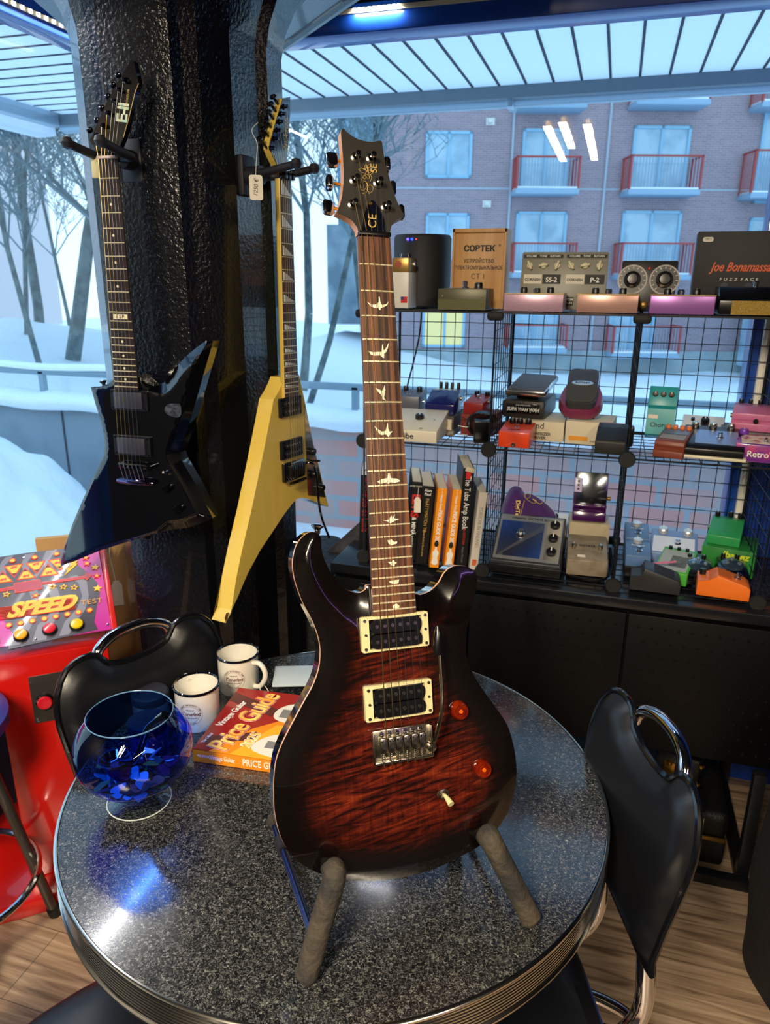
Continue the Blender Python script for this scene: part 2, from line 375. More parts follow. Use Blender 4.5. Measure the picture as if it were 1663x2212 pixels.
def m_blocks():
    m = mat('stained_block_wall', (120, 100, 105), 0.8); t = m.node_tree; b = t.nodes['Principled BSDF']
    co = t.nodes.new('ShaderNodeTexCoord'); mp = t.nodes.new('ShaderNodeMapping'); mp.inputs['Rotation'].default_value = (R(90), 0, 0)
    t.links.new(co.outputs['Object'], mp.inputs[0])
    br = t.nodes.new('ShaderNodeTexBrick'); t.links.new(mp.outputs[0], br.inputs[0]); br.inputs['Scale'].default_value = 1
    br.inputs['Brick Width'].default_value = 0.42; br.inputs['Row Height'].default_value = 0.17; br.inputs['Mortar Size'].default_value = 0.022; br.inputs['Bias'].default_value = 0.0
    br.inputs['Color1'].default_value = lin((216, 148, 136)); br.inputs['Color2'].default_value = lin((184, 164, 160)); br.inputs['Mortar'].default_value = lin((164, 166, 170))
    n = t.nodes.new('ShaderNodeTexNoise'); n.inputs['Scale'].default_value = 1.7; t.links.new(co.outputs['Object'], n.inputs[0])
    r = ramp(t, n.outputs[0], [(0.45, (0, 0, 0)), (0.75, (255, 255, 255))]); mx = t.nodes.new('ShaderNodeMix'); mx.data_type = 'RGBA'
    t.links.new(r.outputs[0], mx.inputs[0]); t.links.new(br.outputs[0], mx.inputs[6]); mx.inputs[7].default_value = lin((182, 164, 160)); t.links.new(mx.outputs[2], b.inputs['Base Color'])
    return m
ow = thing('retaining_wall', 'low retaining wall outside, grey at left and red block behind the shelves, snow along its top', 'wall', loc=(0, 5.5, 0))
obj('block_face', add_box(B(), (0.9, 0.06, -0.02), (6.8, 0.12, 0.92)), m_blocks(), ow)
bm = add_box(B(), (-5.75, 0.05, -0.02), (6.5, 0.14, 0.92)); obj('concrete_face', bm, mat('wall_grey_blue', (128, 144, 154), 0.7, mix=((142, 156, 166), 2, 0.4, 0.6)), ow)
for x in (-3.62, -4.75, -5.9): obj('wall_joint', add_box(B(), (x, -0.022, -0.02), (0.02, 0.006, 0.9)), mat('joint_dark', (52, 62, 72), 0.8), ow, angle=None)
bm = B()
prof = [(-0.10, 0.43), (-0.13, 0.48), (-0.09, 0.55), (0.02, 0.585), (0.12, 0.57), (0.17, 0.5), (0.15, 0.43)]
N = 120; rows = []
for i in range(N + 1):
    x = -9 + 13.3 * i / N; rows.append([bm.verts.new((x, a + nz(x, a, 3, 0.02), z + nz(x, z, 2.3, 0.035))) for a, z in prof])
for a, b in zip(rows, rows[1:]):
    for k in range(len(prof) - 1): bm.faces.new((a[k], b[k], b[k + 1], a[k + 1]))
obj('snow_cap', bm, snow_m, ow, angle=80)
rl = thing('guard_rail', 'grey metal guard rail on posts above the snowy wall', 'railing', loc=(0, 5.52, 0))
rail_m = mat('rail_steel', (128, 150, 164), 0.5)
obj('top_rail', add_box(B(), (-2.4, 0, 0.755), (13.2, 0.05, 0.055), bev=0.008), rail_m, rl)
for x in (-7.0, -4.95, -3.6, -1.93, -0.25, 1.45, 3.1): obj('post', add_box(B(), (x, 0, 0.62), (0.05, 0.05, 0.27)), rail_m, rl)
bm = B(); rows = []
prof = [(-0.03, 0.78), (-0.035, 0.80), (0, 0.83), (0.035, 0.81), (0.03, 0.78)]
for i in range(101):
    x = -9 + 5.6 * i / 100; rows.append([bm.verts.new((x, a, z + nz(x, z, 3, 0.02) + (0.01 if z > 0.79 else 0))) for a, z in prof])
for a, b in zip(rows, rows[1:]):
    for k in range(len(prof) - 1): bm.faces.new((a[k], b[k], b[k + 1], a[k + 1]))
obj('rail_snow', bm, snow_m, rl, angle=80)

# awning round the corner
aw_m = mat('awning_board', (248, 250, 252), 0.55); groove = mat('awning_groove', (72, 78, 84), 0.8)
t_ = aw_m.node_tree; tl = t_.nodes.new('ShaderNodeBsdfTranslucent'); tl.inputs[0].default_value = (0.95, 0.97, 1.0, 1); mxs = t_.nodes.new('ShaderNodeMixShader'); mxs.inputs[0].default_value = 0.8
t_.links.new(t_.nodes['Principled BSDF'].outputs[0], mxs.inputs[1]); t_.links.new(tl.outputs[0], mxs.inputs[2]); t_.links.new(mxs.outputs[0], t_.nodes['Material Output'].inputs[0])
aw = thing('slatted_awning', 'white boarded awning wrapping round the corner above both windows', 'awning', loc=(0, 0, 2.4))
bm = add_box(B(), (0.4, 3.05, 0.05), (4.4, 1.22, 0.1)); add_box(bm, (-2.32, 1.6, 0.05), (1.20, 4.1, 0.1)); obj('board_underside', bm, aw_m, aw)
bm = B()
x = -1.66
while x < 2.55: add_box(bm, (x, 3.05, -0.001), (0.010, 1.2, 0.006)); x += 0.1185
y = 0.0
while y < 3.66: add_box(bm, (-2.32, y, -0.001), (1.18, 0.007, 0.006)); y += 0.1185
obj('board_gaps', bm, groove, aw, angle=None)
gm = mat('gutter_metal', (176, 194, 208), 0.3, 0.5); gd = mat('gutter_shade', (128, 140, 150), 0.5)
bm = B(); add_box(bm, (-0.25, 3.69, -0.01), (5.7, 0.05, 0.08), bev=0.004); obj('fascia', bm, gd, aw)
bm = B(); add_cyl(bm, (-3.0, 3.76, -0.02), (2.6, 3.76, -0.02), 0.052, n=20); obj('gutter', bm, gm, aw)
bm = B(); add_box(bm, (-2.97, 1.6, -0.01), (0.06, 4.1, 0.10), bev=0.004); obj('fascia', bm, gm, aw)
bm = B(); add_box(bm, (-3.07, 1.6, -0.045), (0.14, 4.2, 0.11), bev=0.02); obj('gutter', bm, aw_m, aw)
for x in (-1.95, -0.55, 0.9): obj('gutter_bracket', add_box(B(), (x, 3.75, -0.02), (0.03, 0.13, 0.12), bev=0.004), gm, aw)

# apartment building
def m_brick():
    m = mat('mauve_brick', (120, 98, 104), 0.85); t = m.node_tree; b = t.nodes['Principled BSDF']
    co = t.nodes.new('ShaderNodeTexCoord'); mp = t.nodes.new('ShaderNodeMapping'); mp.inputs['Rotation'].default_value = (R(90), 0, 0); t.links.new(co.outputs['Object'], mp.inputs[0])
    br = t.nodes.new('ShaderNodeTexBrick'); t.links.new(mp.outputs[0], br.inputs[0]); br.inputs['Scale'].default_value = 1
    br.inputs['Brick Width'].default_value = 0.25; br.inputs['Row Height'].default_value = 0.075; br.inputs['Mortar Size'].default_value = 0.01
    br.inputs['Color1'].default_value = lin((168, 144, 150)); br.inputs['Color2'].default_value = lin((152, 132, 138)); br.inputs['Mortar'].default_value = lin((180, 164, 170))
    t.links.new(br.outputs[0], b.inputs['Base Color']); return m
ab = thing('apartment_building', 'mauve brick apartment building with pale windows and red balconies across the street', 'building', FR([[0.95681,0.0,0.2907,-8.72107],[0.2907,0.0,-0.95681,28.70441],[0.0,1.0,-0.0,0.0]]))
T90 = Matrix.Rotation(0, 4, 'X')
def fb(bm, u0, v0, u1, v1, z0, z1, bev=0.0): return add_box(bm, ((u0 + u1) / 2, (v0 + v1) / 2, (z0 + z1) / 2), (abs(u1 - u0), abs(v1 - v0), abs(z1 - z0)), bev=bev)
bm = B(); fb(bm, -0.25, -1.2, 19, 12, -9, 0); obj('brick_wall', bm, m_brick(), ab)
# object coordinates of the brick wall: x along, y up -> keep unrotated mapping
MC['mauve_brick'].node_tree.nodes['Mapping'].inputs['Rotation'].default_value = (0, 0, 0)
fz = [-1.1212,-2.0789]
bm = B(); fb(bm, -0.3, fz[1] - 1.0, 19, fz[0], -1, 0.08); obj('concrete_plinth', bm, mat('plinth_concrete', (150, 162, 166), 0.8, mix=((172, 182, 184), 1, 0.4, 0.6)), ab)
wf = mat('window_frame_pale_blue', (150, 196, 220), 0.4); wg = mat('far_window_glass', (176, 206, 222), 0.12, spec=0.8, mix=((140, 176, 196), 0.8, 0.45, 0.6)); curt = mat('window_curtain', (206, 222, 226), 0.8)
red_m = mat('balcony_red', (176, 70, 66), 0.6); conc = mat('balcony_slab', (150, 178, 200), 0.6)
lit = mat('lit_room_glass', (226, 214, 150), 0.4, emit=((255, 226, 130), 0.35))
wins = [(1.4141,5.1928,3.1388,6.7788),(1.4806,2.2811,3.1365,3.9708)]
def fwin(r, g=wg, split=0.5):
    u0, v0, u1, v1 = r
    f = obj('window', fb(fb(fb(fb(fb(B(), u0, v0, u1, v0 + 0.1, 0, 0.09), u0, v1 - 0.1, u1, v1, 0, 0.09), u0, v0, u0 + 0.1, v1, 0, 0.09), u1 - 0.1, v0, u1, v1, 0, 0.09), u0 + (u1 - u0) * split - 0.05, v0, u0 + (u1 - u0) * split + 0.05, v1, 0, 0.09), wf, ab)
    obj('pane', fb(B(), u0 + 0.05, v0 + 0.05, u1 - 0.05, v1 - 0.05, 0, 0.03), g, f, angle=None)
    return f
fwin(wins[0]); fwin(wins[1]); fwin((1.4338,-1.0244,3.1233,0.5401), lit, 0.52)
for r in [(4.9963,4.5739,6.7201,6.8782),(9.08,4.6026,11.1822,6.9958),(4.9138,1.7249,6.8618,4.0421),(8.9591,1.685,11.2015,4.101),(4.921,-1.0905,6.772,0.9495),(8.8336,-1.1554,10.6304,0.9757),(13.7922,4.3876,15.5096,7.5731),(13.8341,1.0244,16.107,3.887)]: fwin(r)
bal = [(4.6659,4.5756,6.9827,5.8355),(8.7701,4.5717,11.3964,5.893),(4.7163,1.6577,7.1021,2.8988),(8.7444,1.6177,11.4451,2.9252),(4.6679,-1.1255,6.998,-0.0586),(8.7562,-1.2966,11.374,-0.0845),(13.2263,4.4777,16.8962,6.0936),(4.659,7.3794,7.0349,8.2067),(8.7595,7.4974,11.3638,8.3806),(13.1814,7.4526,16.3219,8.8507)]
def balcony(r):
    u0, v0, u1, v1 = r; s = obj('balcony', fb(B(), u0, v0 - 0.02, u1, v0 + 0.17, 0.0, 1.1, 0.03), conc, ab)
    obj('snow_cap', fb(B(), u0 + 0.03, v0 + 0.17, u1 - 0.03, v0 + 0.24, 0.0, 1.05, 0.03), snow_m, s)
    bm = B()
    for a in (u0, u1 - 0.07): fb(bm, a, v0 + 0.1, a + 0.07, v1, 0.98, 1.05); fb(bm, a, v0 + 0.1, a + 0.06, v1, 0.05, 0.1)
    fb(bm, u0, v1 - 0.06, u1, v1, 0.98, 1.05); fb(bm, u0, v1 - 0.06, u0 + 0.06, v1, 0, 1.0); fb(bm, u1 - 0.06, v1 - 0.06, u1, v1, 0, 1.0)
    for q in range(1, 7):
        fb(bm, u0, v0 + 0.2, u0 + 0.02, v1, q * 0.15, q * 0.15 + 0.02); fb(bm, u1 - 0.02, v0 + 0.2, u1, v1, q * 0.15, q * 0.15 + 0.02)
    obj('red_frame', bm, red_m, s, angle=None)
    bm = B(); n = int((u1 - u0) / 0.11)
    for q in range(1, n): fb(bm, u0 + (u1 - u0) * q / n - 0.011, v0 + 0.15, u0 + (u1 - u0) * q / n + 0.011, v1, 1.0, 1.02)
    obj('rail_bars', bm, mat('rail_bar_pale', (150, 160, 176), 0.6), s, angle=None)
for r in bal: balcony(r)
for px in [4.6308,8.1685]: obj('downpipe', fb(B(), px - 0.04, fz[0], px + 0.04, 12, 0, 0.08), mat('pipe_white', (176, 186, 196), 0.6), ab)
for u, v in [(3.7732,7.1002),(3.7741,4.2956)]: obj('wall_vent', fb(fb(B(), u - 0.16, v - 0.12, u + 0.16, v + 0.12, 0, 0.05), u - 0.1, v - 0.07, u + 0.04, v + 0.07, 0.05, 0.3), white_paint, ab)
bm = B(); v = 4.8454; fb(bm, -0.25, v - 0.03, 19, v + 0.03, 0, 0.012); obj('brick_band', bm, mat('pipe_white'), ab)
bm = B(); fb(bm, 9.3*1.5, -1.6, 17*1.5, 3.4, 0.4, 3.0); obj('glazed_tower', bm, wg, ab)
# grey-blue block left of it
g2 = thing('office_block', 'grey blue building block rising behind the trees left of the brick one', 'building', FR([[0.95681,0.0,0.2907,-8.72107],[0.2907,0.0,-0.95681,28.70441],[0.0,1.0,-0.0,0.0]]))
r = (-1.9609,3.6315,-0.1746,7.3688)
obj('wall', fb(B(), r[0], r[1], r[2] + 0.3, r[3] + 5, -7, -1.5), mat('office_wall', (118, 152, 172), 0.6, mix=((140, 172, 190), 0.5, 0.4, 0.6)), g2)
r2 = (-2.4044,-0.2343,-0.153,3.617)
obj('low_wing', fb(B(), r2[0], r2[1], r2[2] + 0.2, r2[3], -6, -1.2), mat('wing_wall', (112, 130, 142), 0.7, mix=((150, 168, 178), 0.9, 0.4, 0.6)), g2)
# pale building behind the trees at left
g3 = thing('pale_house', 'pale pinkish house far behind the bare trees at left', 'building', FR([[0.95681,0.0,0.2907,-8.72107],[0.2907,0.0,-0.95681,28.70441],[0.0,1.0,-0.0,0.0]]))
a = (-15.1421,-0.0437,-11.5814,7.9348)
obj('wall', fb(B(), a[0] - 6, a[1], a[2], a[3] + 4, 3, 8), mat('pale_house_wall', (232, 214, 212), 0.8), g3)
for q in range(6):
    for k in range(5):
        u = a[0] + 0.6 + k * 1.7; v = a[1] + 2.2 + q * 2.1
        if u < a[2] - 1: obj('window', fb(B(), u, v, u + 0.7, v + 1.1, 8, 8.08), mat('far_window_dark', (150, 184, 204), 0.4), g3, angle=None)
g4 = thing('garden_shed', 'grey slatted shed standing in the snow behind the trees', 'shed', FR([[0.95681,0.0,0.2907,-8.72107],[0.2907,0.0,-0.95681,28.70441],[0.0,1.0,-0.0,0.0]]))
a = (-14.2008,-0.2224,-11.6017,2.2006)
bm = fb(B(), a[0], a[1], a[2], a[3], 9, 11); obj('wall', bm, mat('shed_wall', (112, 128, 142), 0.8), g4)
for q in range(7): obj('slat', fb(B(), a[0], a[1] + q * 0.36, a[0] + 1.9, a[1] + 0.1 + q * 0.36, 11, 11.06), mat('slat_pale', (176, 196, 208), 0.7), g4)

# trees
bark = mat('bark_grey', (104, 118, 118), 0.9, mix=((70, 82, 84), 6, 0.4, 0.6)); twig = mat('frosted_twig', (112, 132, 140), 0.9)
def tree(x, y, z0, h, lean, seed, label, group, thick=0.09, dens=1.0):
    rnd = random.Random(seed); t = thing('bare_tree', label, 'tree', loc=(x, y, z0), group=group)
    tv, tf, bv, bf = [], [], [], []
    def seg(vs, fs, p, q, r0, r1, n=5):
        X, Y = frame_of(q - p); k = len(vs)
        for pp, rr in ((p, r0), (q, r1)):
            for i in range(n): vs.append(pp + (X * math.cos(2 * PI * i / n) + Y * math.sin(2 * PI * i / n)) * rr)
        for i in range(n): fs.append((k + i, k + (i + 1) % n, k + n + (i + 1) % n, k + n + i))
    def grow(p, d, L, r, lv):
        steps = 5 if lv < 2 else 3; vs, fs = (tv, tf) if lv == 0 else (bv, bf)
        for s in range(steps):
            d = (d + Vector((rnd.uniform(-1, 1), rnd.uniform(-1, 1), rnd.uniform(-.4, .8))) * (0.10 if lv == 0 else 0.22)).normalized()
            q = p + d * L / steps; r1 = r * (0.86 if lv < 2 else 0.7); seg(vs, fs, p, q, r, r1, 6 if lv == 0 else 3)
            if lv < 4:
                nb = (3.6 if lv == 0 and s > 0 else 2.2 if lv < 3 else 1.6) * dens
                nb = int(nb) + (rnd.random() < nb % 1)
                for _ in range(nb if (lv > 0 or s > 0) else 0):
                    a = rnd.uniform(0, 2 * PI); e = Vector((math.cos(a), math.sin(a), rnd.uniform(0.0, 0.9)))
                    grow(q, (d * 0.7 + e).normalized(), L * rnd.uniform(0.34, 0.56), max(r1 * 0.5, 0.009), lv + 1)
            p = q; r = r1
    grow(Vector((0, 0, 0)), Vector(lean).normalized(), h, thick, 0)
    for nm, vs, fs, mm in (('trunk', tv, tf, bark), ('branches', bv, bf, twig)):
        me = bpy.data.meshes.new(nm); me.from_pydata(vs, [], fs); o = bpy.data.objects.new(nm, me); C.objects.link(o); o.parent = t; me.materials.append(mm)
G = 'bare trees outside the left window'
tree(-9.0, 10.5, -0.6, 7.0, (0.35, 0, 1), 1, 'thick bare tree nearest the left edge of the left window', G, 0.14, 0.8)
tree(-7.6, 10.2, -0.6, 7.5, (-0.25, 0, 1), 2, 'forked bare tree leaning left beside the pillar', G, 0.12, 0.8)
tree(-7.0, 11.5, -0.6, 8.0, (0.05, 0, 1), 3, 'straight bare tree standing just left of the pillar', G, 0.15, 0.75)
tree(-11.2, 12.5, -0.6, 8.0, (0.2, 0, 1), 4, 'thin bare tree behind the others at the far left', G, 0.11, 0.75)
tree(-9.3, 13.5, -0.6, 8.0, (-0.1, 0, 1), 5, 'slim bare tree in front of the slatted shed', G, 0.11, 0.7)
for k, (x, y, sd) in enumerate(((-8.2, 9.3, 11), (-10.4, 11.0, 12), (-7.9, 12.4, 13), (-12.0, 14.5, 14), (-6.6, 9.6, 15), (-9.9, 9.0, 16))):
    tree(x, y, -0.6, 6.5, ((-0.2, 0.25, 0.1, 0, -0.1, 0.15)[k], 0, 1), sd, ('bare sapling second from the left behind the snowy rail', 'bare sapling at the far left behind the rail', 'slender tree before the pale house', 'distant slender tree at the far left', 'bare sapling hugging the left side of the pillar', 'low branching sapling close behind the snowy rail at left')[k], G, 0.05, 0.9)
G = 'bare trees between the yellow guitar and the sunburst guitar'
tree(-3.75, 8.6, -0.3, 6.0, (0.28, 0, 1), 6, 'bare tree leaning right behind the sunburst headstock', G, 0.045, 0.8)
tree(-4.4, 8.9, -0.3, 6.0, (-0.05, 0, 1), 7, 'thin frosted tree right behind the yellow guitar neck', G, 0.04, 0.8)
tree(-5.2, 12.0, -0.6, 8.0, (0.12, 0, 1), 8, 'tall frosted tree further back between the two guitars', G, 0.08, 0.7)
tree(-3.1, 9.6, -0.3, 6.0, (-0.18, 0, 1), 19, 'slim bare tree leaning left just behind the sunburst headstock', G, 0.04, 0.8)
tree(-4.2, 14.0, -0.8, 8.0, (0.0, 0, 1), 9, 'distant frosted tree in front of the grey blue building', G, 0.08, 0.65)

# ============================================================ GUITARS
rosewood = mat('rosewood', (118, 74, 47), 0.42, mix=((50, 29, 19), 9, 0.38, 0.6, (16, 0.35, 1)))
ebony = mat('ebony', (26, 20, 22), 0.35, mix=((44, 30, 30), 9, 0.35, 0.7, (7, 0.4, 1)))
maple_nat = mat('maple_binding', (216, 164, 122), 0.3, coat=0.6)
pearl = mat('pearl_inlay', (228, 216, 176), 0.25, mix=((250, 242, 214), 60, 0.3, 0.7), coat=0.3)
fretwire = mat('fretwire', (228, 216, 178), 0.3, 0.45)
def fretd(S_, n): return S_ * (1 - 2 ** (-n / 12))
def fretboard(t, S_, n, w0, w1, m, zt=0.0, th=0.006, end=None, side=None, radius=0.0):
    L = end or fretd(S_, n) + 0.008
    wf = lambda y: w0 + (w1 - w0) * y / L
    bm = B(); k = 8; rows = []
    for y in (0.0, L):
        w = wf(y) / 2; rows.append([bm.verts.new((-w + 2 * w * i / k, -y, zt - 0.0012 * (2 * i / k - 1) ** 2)) for i in range(k + 1)] + [bm.verts.new((w, -y, zt - th)), bm.verts.new((-w, -y, zt - th))])
    q = len(rows[0])
    for i in range(q): bm.faces.new((rows[0][i], rows[0][(i + 1) % q], rows[1][(i + 1) % q], rows[1][i]))
    bm.faces.new(rows[0]); bm.faces.new(rows[1]); obj('fretboard', bm, m, t)
    for f in range(1, n + 1):
        y = fretd(S_, f); w = wf(y) / 2
        obj('fret', add_tube(B(), [(-w + 2 * w * i / 6, -y, zt + 0.0003 - 0.0012 * (2 * i / 6 - 1) ** 2) for i in range(7)], 0.0012, 6), fretwire, t)
    return wf
def neck(t, y0, y1, w0, w1, m, th=0.020, z=-0.006, name='neck'):
    bm = B(); rows = []
    for s in range(9):
        f = s / 8; y = y0 + (y1 - y0) * f; w = (w0 + (w1 - w0) * f) / 2
        rows.append([bm.verts.new((math.cos(PI * i / 12) * w, y, z - math.sin(PI * i / 12) * th)) for i in range(13)])
    for a, b in zip(rows, rows[1:]):
        for i in range(12): bm.faces.new((a[i], a[i + 1], b[i + 1], b[i]))
        bm.faces.new((a[0], b[0], b[12], a[12]))
    bm.faces.new(rows[0]); bm.faces.new(rows[-1][::-1]); return obj(name, bm, m, t)
def strings(t, S_, posts, z0=0.003, zb=0.014, sp0=0.036, sp1=0.0525, wraps=True):
    for i in range(6):
        x0 = -sp0 / 2 + sp0 * i / 5; x1 = -sp1 / 2 + sp1 * i / 5; r = (0.00062, 0.0005, 0.0004, 0.00026, 0.00022, 0.0002)[i]
        p = [(x1, -S_, zb), (x0, 0.002, z0)] + ([posts[i]] if posts else [])
        obj('string', add_tube(B(), p, r, 5), string_gold if i < 3 else string_steel, t)

# ---------------- sunburst guitar on the stand
def m_burst():
    m = mat('sunburst_flame_maple', (120, 40, 12), 0.12, coat=1.0); t = m.node_tree; b = t.nodes['Principled BSDF']; b.inputs['Coat Roughness'].default_value = 0.02
    co = t.nodes.new('ShaderNodeTexCoord'); sx = t.nodes.new('ShaderNodeSeparateXYZ'); t.links.new(co.outputs['Object'], sx.inputs[0])
    ab = t.nodes.new('ShaderNodeMath'); ab.operation = 'ADD'; t.links.new(sx.outputs[0], ab.inputs[0]); ab.inputs[1].default_value = 0.012
    ab2 = t.nodes.new('ShaderNodeMath'); ab2.operation = 'ABSOLUTE'; t.links.new(ab.outputs[0], ab2.inputs[0])
    # mirror about the seam, tilt the figure a little
    k = t.nodes.new('ShaderNodeMath'); k.operation = 'MULTIPLY_ADD'; t.links.new(sx.outputs[0], k.inputs[0]); k.inputs[1].default_value = -0.14; t.links.new(sx.outputs[1], k.inputs[2])
    cb = t.nodes.new('ShaderNodeCombineXYZ'); t.links.new(ab2.outputs[0], cb.inputs[0]); t.links.new(k.outputs[0], cb.inputs[1])
    mp = t.nodes.new('ShaderNodeMapping'); mp.inputs['Scale'].default_value = (9, 62, 1); t.links.new(cb.outputs[0], mp.inputs[0])
    n = t.nodes.new('ShaderNodeTexNoise'); n.inputs['Scale'].default_value = 1.6; n.inputs['Detail'].default_value = 4; n.inputs['Distortion'].default_value = 1.6; t.links.new(mp.outputs[0], n.inputs[0])
    fl = ramp(t, n.outputs[0], [(0.36, (16, 4, 3)), (0.46, (62, 16, 9)), (0.6, (98, 30, 14)), (0.74, (138, 56, 22))])
    mp2 = t.nodes.new('ShaderNodeMapping'); mp2.inputs['Scale'].default_value = (260, 30, 1); t.links.new(cb.outputs[0], mp2.inputs[0])
    n2 = t.nodes.new('ShaderNodeTexNoise'); n2.inputs['Scale'].default_value = 1.0; n2.inputs['Detail'].default_value = 3; t.links.new(mp2.outputs[0], n2.inputs[0])
    gr = ramp(t, n2.outputs[0], [(0.3, (170, 150, 140)), (0.65, (255, 255, 255))])
    m1 = t.nodes.new('ShaderNodeMix'); m1.data_type = 'RGBA'; m1.blend_type = 'MULTIPLY'; m1.inputs[0].default_value = 0.8; t.links.new(fl.outputs[0], m1.inputs[6]); t.links.new(gr.outputs[0], m1.inputs[7])
    at = t.nodes.new('ShaderNodeAttribute'); at.attribute_name = 'edge'
    n3 = t.nodes.new('ShaderNodeTexNoise'); n3.inputs['Scale'].default_value = 12; t.links.new(co.outputs['Object'], n3.inputs[0])
    ed = t.nodes.new('ShaderNodeMath'); ed.operation = 'MULTIPLY_ADD'; t.links.new(n3.outputs[0], ed.inputs[0]); ed.inputs[1].default_value = 0.012; t.links.new(at.outputs['Fac'], ed.inputs[2])
    sc = t.nodes.new('ShaderNodeMath'); sc.operation = 'MULTIPLY'; t.links.new(ed.outputs[0], sc.inputs[0]); sc.inputs[1].default_value = 8.0
    br = ramp(t, sc.outputs[0], [(0.22, (0, 0, 0)), (0.34, (62, 56, 54)), (0.52, (190, 186, 186)), (0.75, (255, 255, 255))])
    m2 = t.nodes.new('ShaderNodeMix'); m2.data_type = 'RGBA'; m2.blend_type = 'MULTIPLY'; m2.inputs[0].default_value = 1.0; t.links.new(m1.outputs[2], m2.inputs[6]); t.links.new(br.outputs[0], m2.inputs[7])
    m3 = t.nodes.new('ShaderNodeMix'); m3.data_type = 'RGBA'; m3.blend_type = 'ADD'; m3.inputs[0].default_value = 1.0; t.links.new(m2.outputs[2], m3.inputs[6]); m3.inputs[7].default_value = (0.003, 0.002, 0.002, 1)
    t.links.new(m3.outputs[2], b.inputs['Base Color']); return m
burst = m_burst()
g = thing('electric_guitar', 'dark sunburst double cutaway electric guitar standing upright on the round table', 'guitar', FR([[0.80894,-0.14485,0.56977,-0.3042],[0.58643,0.26707,-0.7647,0.9476],[-0.0414,0.95273,0.30099,1.6308]]))
ol = [(-0.0245,-0.4439),(-0.0316,-0.4499),(-0.0407,-0.4533),(-0.0517,-0.4505),(-0.0624,-0.4435),(-0.0727,-0.4304),(-0.0797,-0.4181),(-0.0844,-0.406),(-0.087,-0.3933),(-0.0869,-0.3828),(-0.0887,-0.3763),(-0.0933,-0.3723),(-0.1019,-0.3718),(-0.1108,-0.377),(-0.1182,-0.3859),(-0.1225,-0.3971),(-0.1248,-0.4105),(-0.1236,-0.4273),(-0.1197,-0.4432),(-0.1143,-0.4594),(-0.1067,-0.4759),(-0.101,-0.4901),(-0.097,-0.5053),(-0.0954,-0.5173),(-0.096,-0.5295),(-0.099,-0.5447),(-0.107,-0.5633),(-0.1201,-0.5831),(-0.1374,-0.6098),(-0.1503,-0.6311),(-0.1588,-0.651),(-0.1627,-0.6735),(-0.1639,-0.6929),(-0.1641,-0.7111),(-0.1608,-0.7352),(-0.1518,-0.7605),(-0.1317,-0.7862),(-0.1018,-0.8055),(-0.0685,-0.8182),(-0.0341,-0.8257),(0.0014,-0.8289),(0.038,-0.8276),(0.076,-0.8194),(0.1151,-0.8076),(0.1425,-0.787),(0.1598,-0.7641),(0.1681,-0.7396),(0.1715,-0.7159),(0.1697,-0.6887),(0.1647,-0.6649),(0.1577,-0.6473),(0.1424,-0.6235),(0.1251,-0.5977),(0.1118,-0.5728),(0.1049,-0.5487),(0.1055,-0.5256),(0.1125,-0.5011),(0.1223,-0.4766),(0.1285,-0.4539),(0.1239,-0.4387),(0.1116,-0.4309),(0.0955,-0.4301),(0.0836,-0.4375),(0.0738,-0.4513),(0.0597,-0.4605),(0.044,-0.4633),(0.0356,-0.4613)]
ol = smooth_poly(ol, 4)
hornx, horny = (0.0934,-0.4613)
def hf(d, x, y):
    z = -0.0185 + 0.0105 * (1 - max(0, 1 - d / 0.075) ** 2.2)
    # scooped treble cutaway
    e = math.hypot((x - hornx + 0.004) / 0.036, (y - horny) / 0.036)
    if e < 1.25: z -= 0.010 * (1 - (e / 1.25) ** 2) ** 0.8
    # forearm dish along the bass edge stays shallow
    return z
body = slab('body', ol, hf, -0.056, [burst, mat('body_side_black', (9, 9, 13), 0.08, coat=1.0), maple_nat], g, step=0.006, edge=0.004,
            sides=((0.0, -0.0008), (-0.0004, -0.0045), (0, -0.0046), (0, -0.030), (0.003, -0.036)), side_mat=lambda f: 0, angle=25)
me = body.data
# the side rings: first ring black lacquer, second the bare maple edge, the rest dark
nseg = len(resample(ol, 0.004)); nf = len(me.polygons); first_side = nf - 1 - nseg * 6
for i in range(nseg * 6):
    r_ = i // nseg; me.polygons[first_side + i].material_index = 2 if r_ in (1,) else 1
me.polygons[nf - 1].material_index = 1
neck(g, 0.0, -0.50, 0.0425, 0.057, mat('neck_satin_maple', (206, 150, 116), 0.4), th=0.018, z=-0.006)
wfun = fretboard(g, 0.635, 24, 0.043, 0.058, rosewood, end=0.4835)
obj('nut', add_box(B(), (0, 0.003, -0.0005), (0.0425, 0.005, 0.009), bev=0.0006), black_plastic, g)
hs = [(-0.0189,0.0055),(-0.0204,0.013),(-0.0265,0.0213),(-0.0366,0.0263),(-0.0466,0.03),(-0.0449,0.0337),(-0.0417,0.0402),(-0.0383,0.0513),(-0.0355,0.0678),(-0.0343,0.0859),(-0.0344,0.1039),(-0.0349,0.1218),(-0.0354,0.1325),(-0.0341,0.1359),(-0.0318,0.1373),(-0.0268,0.1326),(-0.0213,0.1291),(-0.014,0.1259),(-0.0026,0.1239),(0.007,0.1243),(0.0144,0.1269),(0.0178,0.1273),(0.0192,0.1256),(0.02,0.1151),(0.0224,0.097),(0.0272,0.0772),(0.0324,0.0593),(0.0384,0.0432),(0.044,0.0344),(0.0426,0.0309),(0.0324,0.0252),(0.0261,0.0183),(0.0232,0.0085)]
hd = obj('headstock', add_prism(B(), resample(hs, 0.006), -0.0190, -0.0062), [mat('headstock_satin_black', (38, 35, 31), 0.45)], g)
obj('headstock_core', add_prism(B(), [(x * 1.004 - 0.0001, y) for x, y in hs], -0.0205, -0.0075), mat('neck_satin_maple'), g)
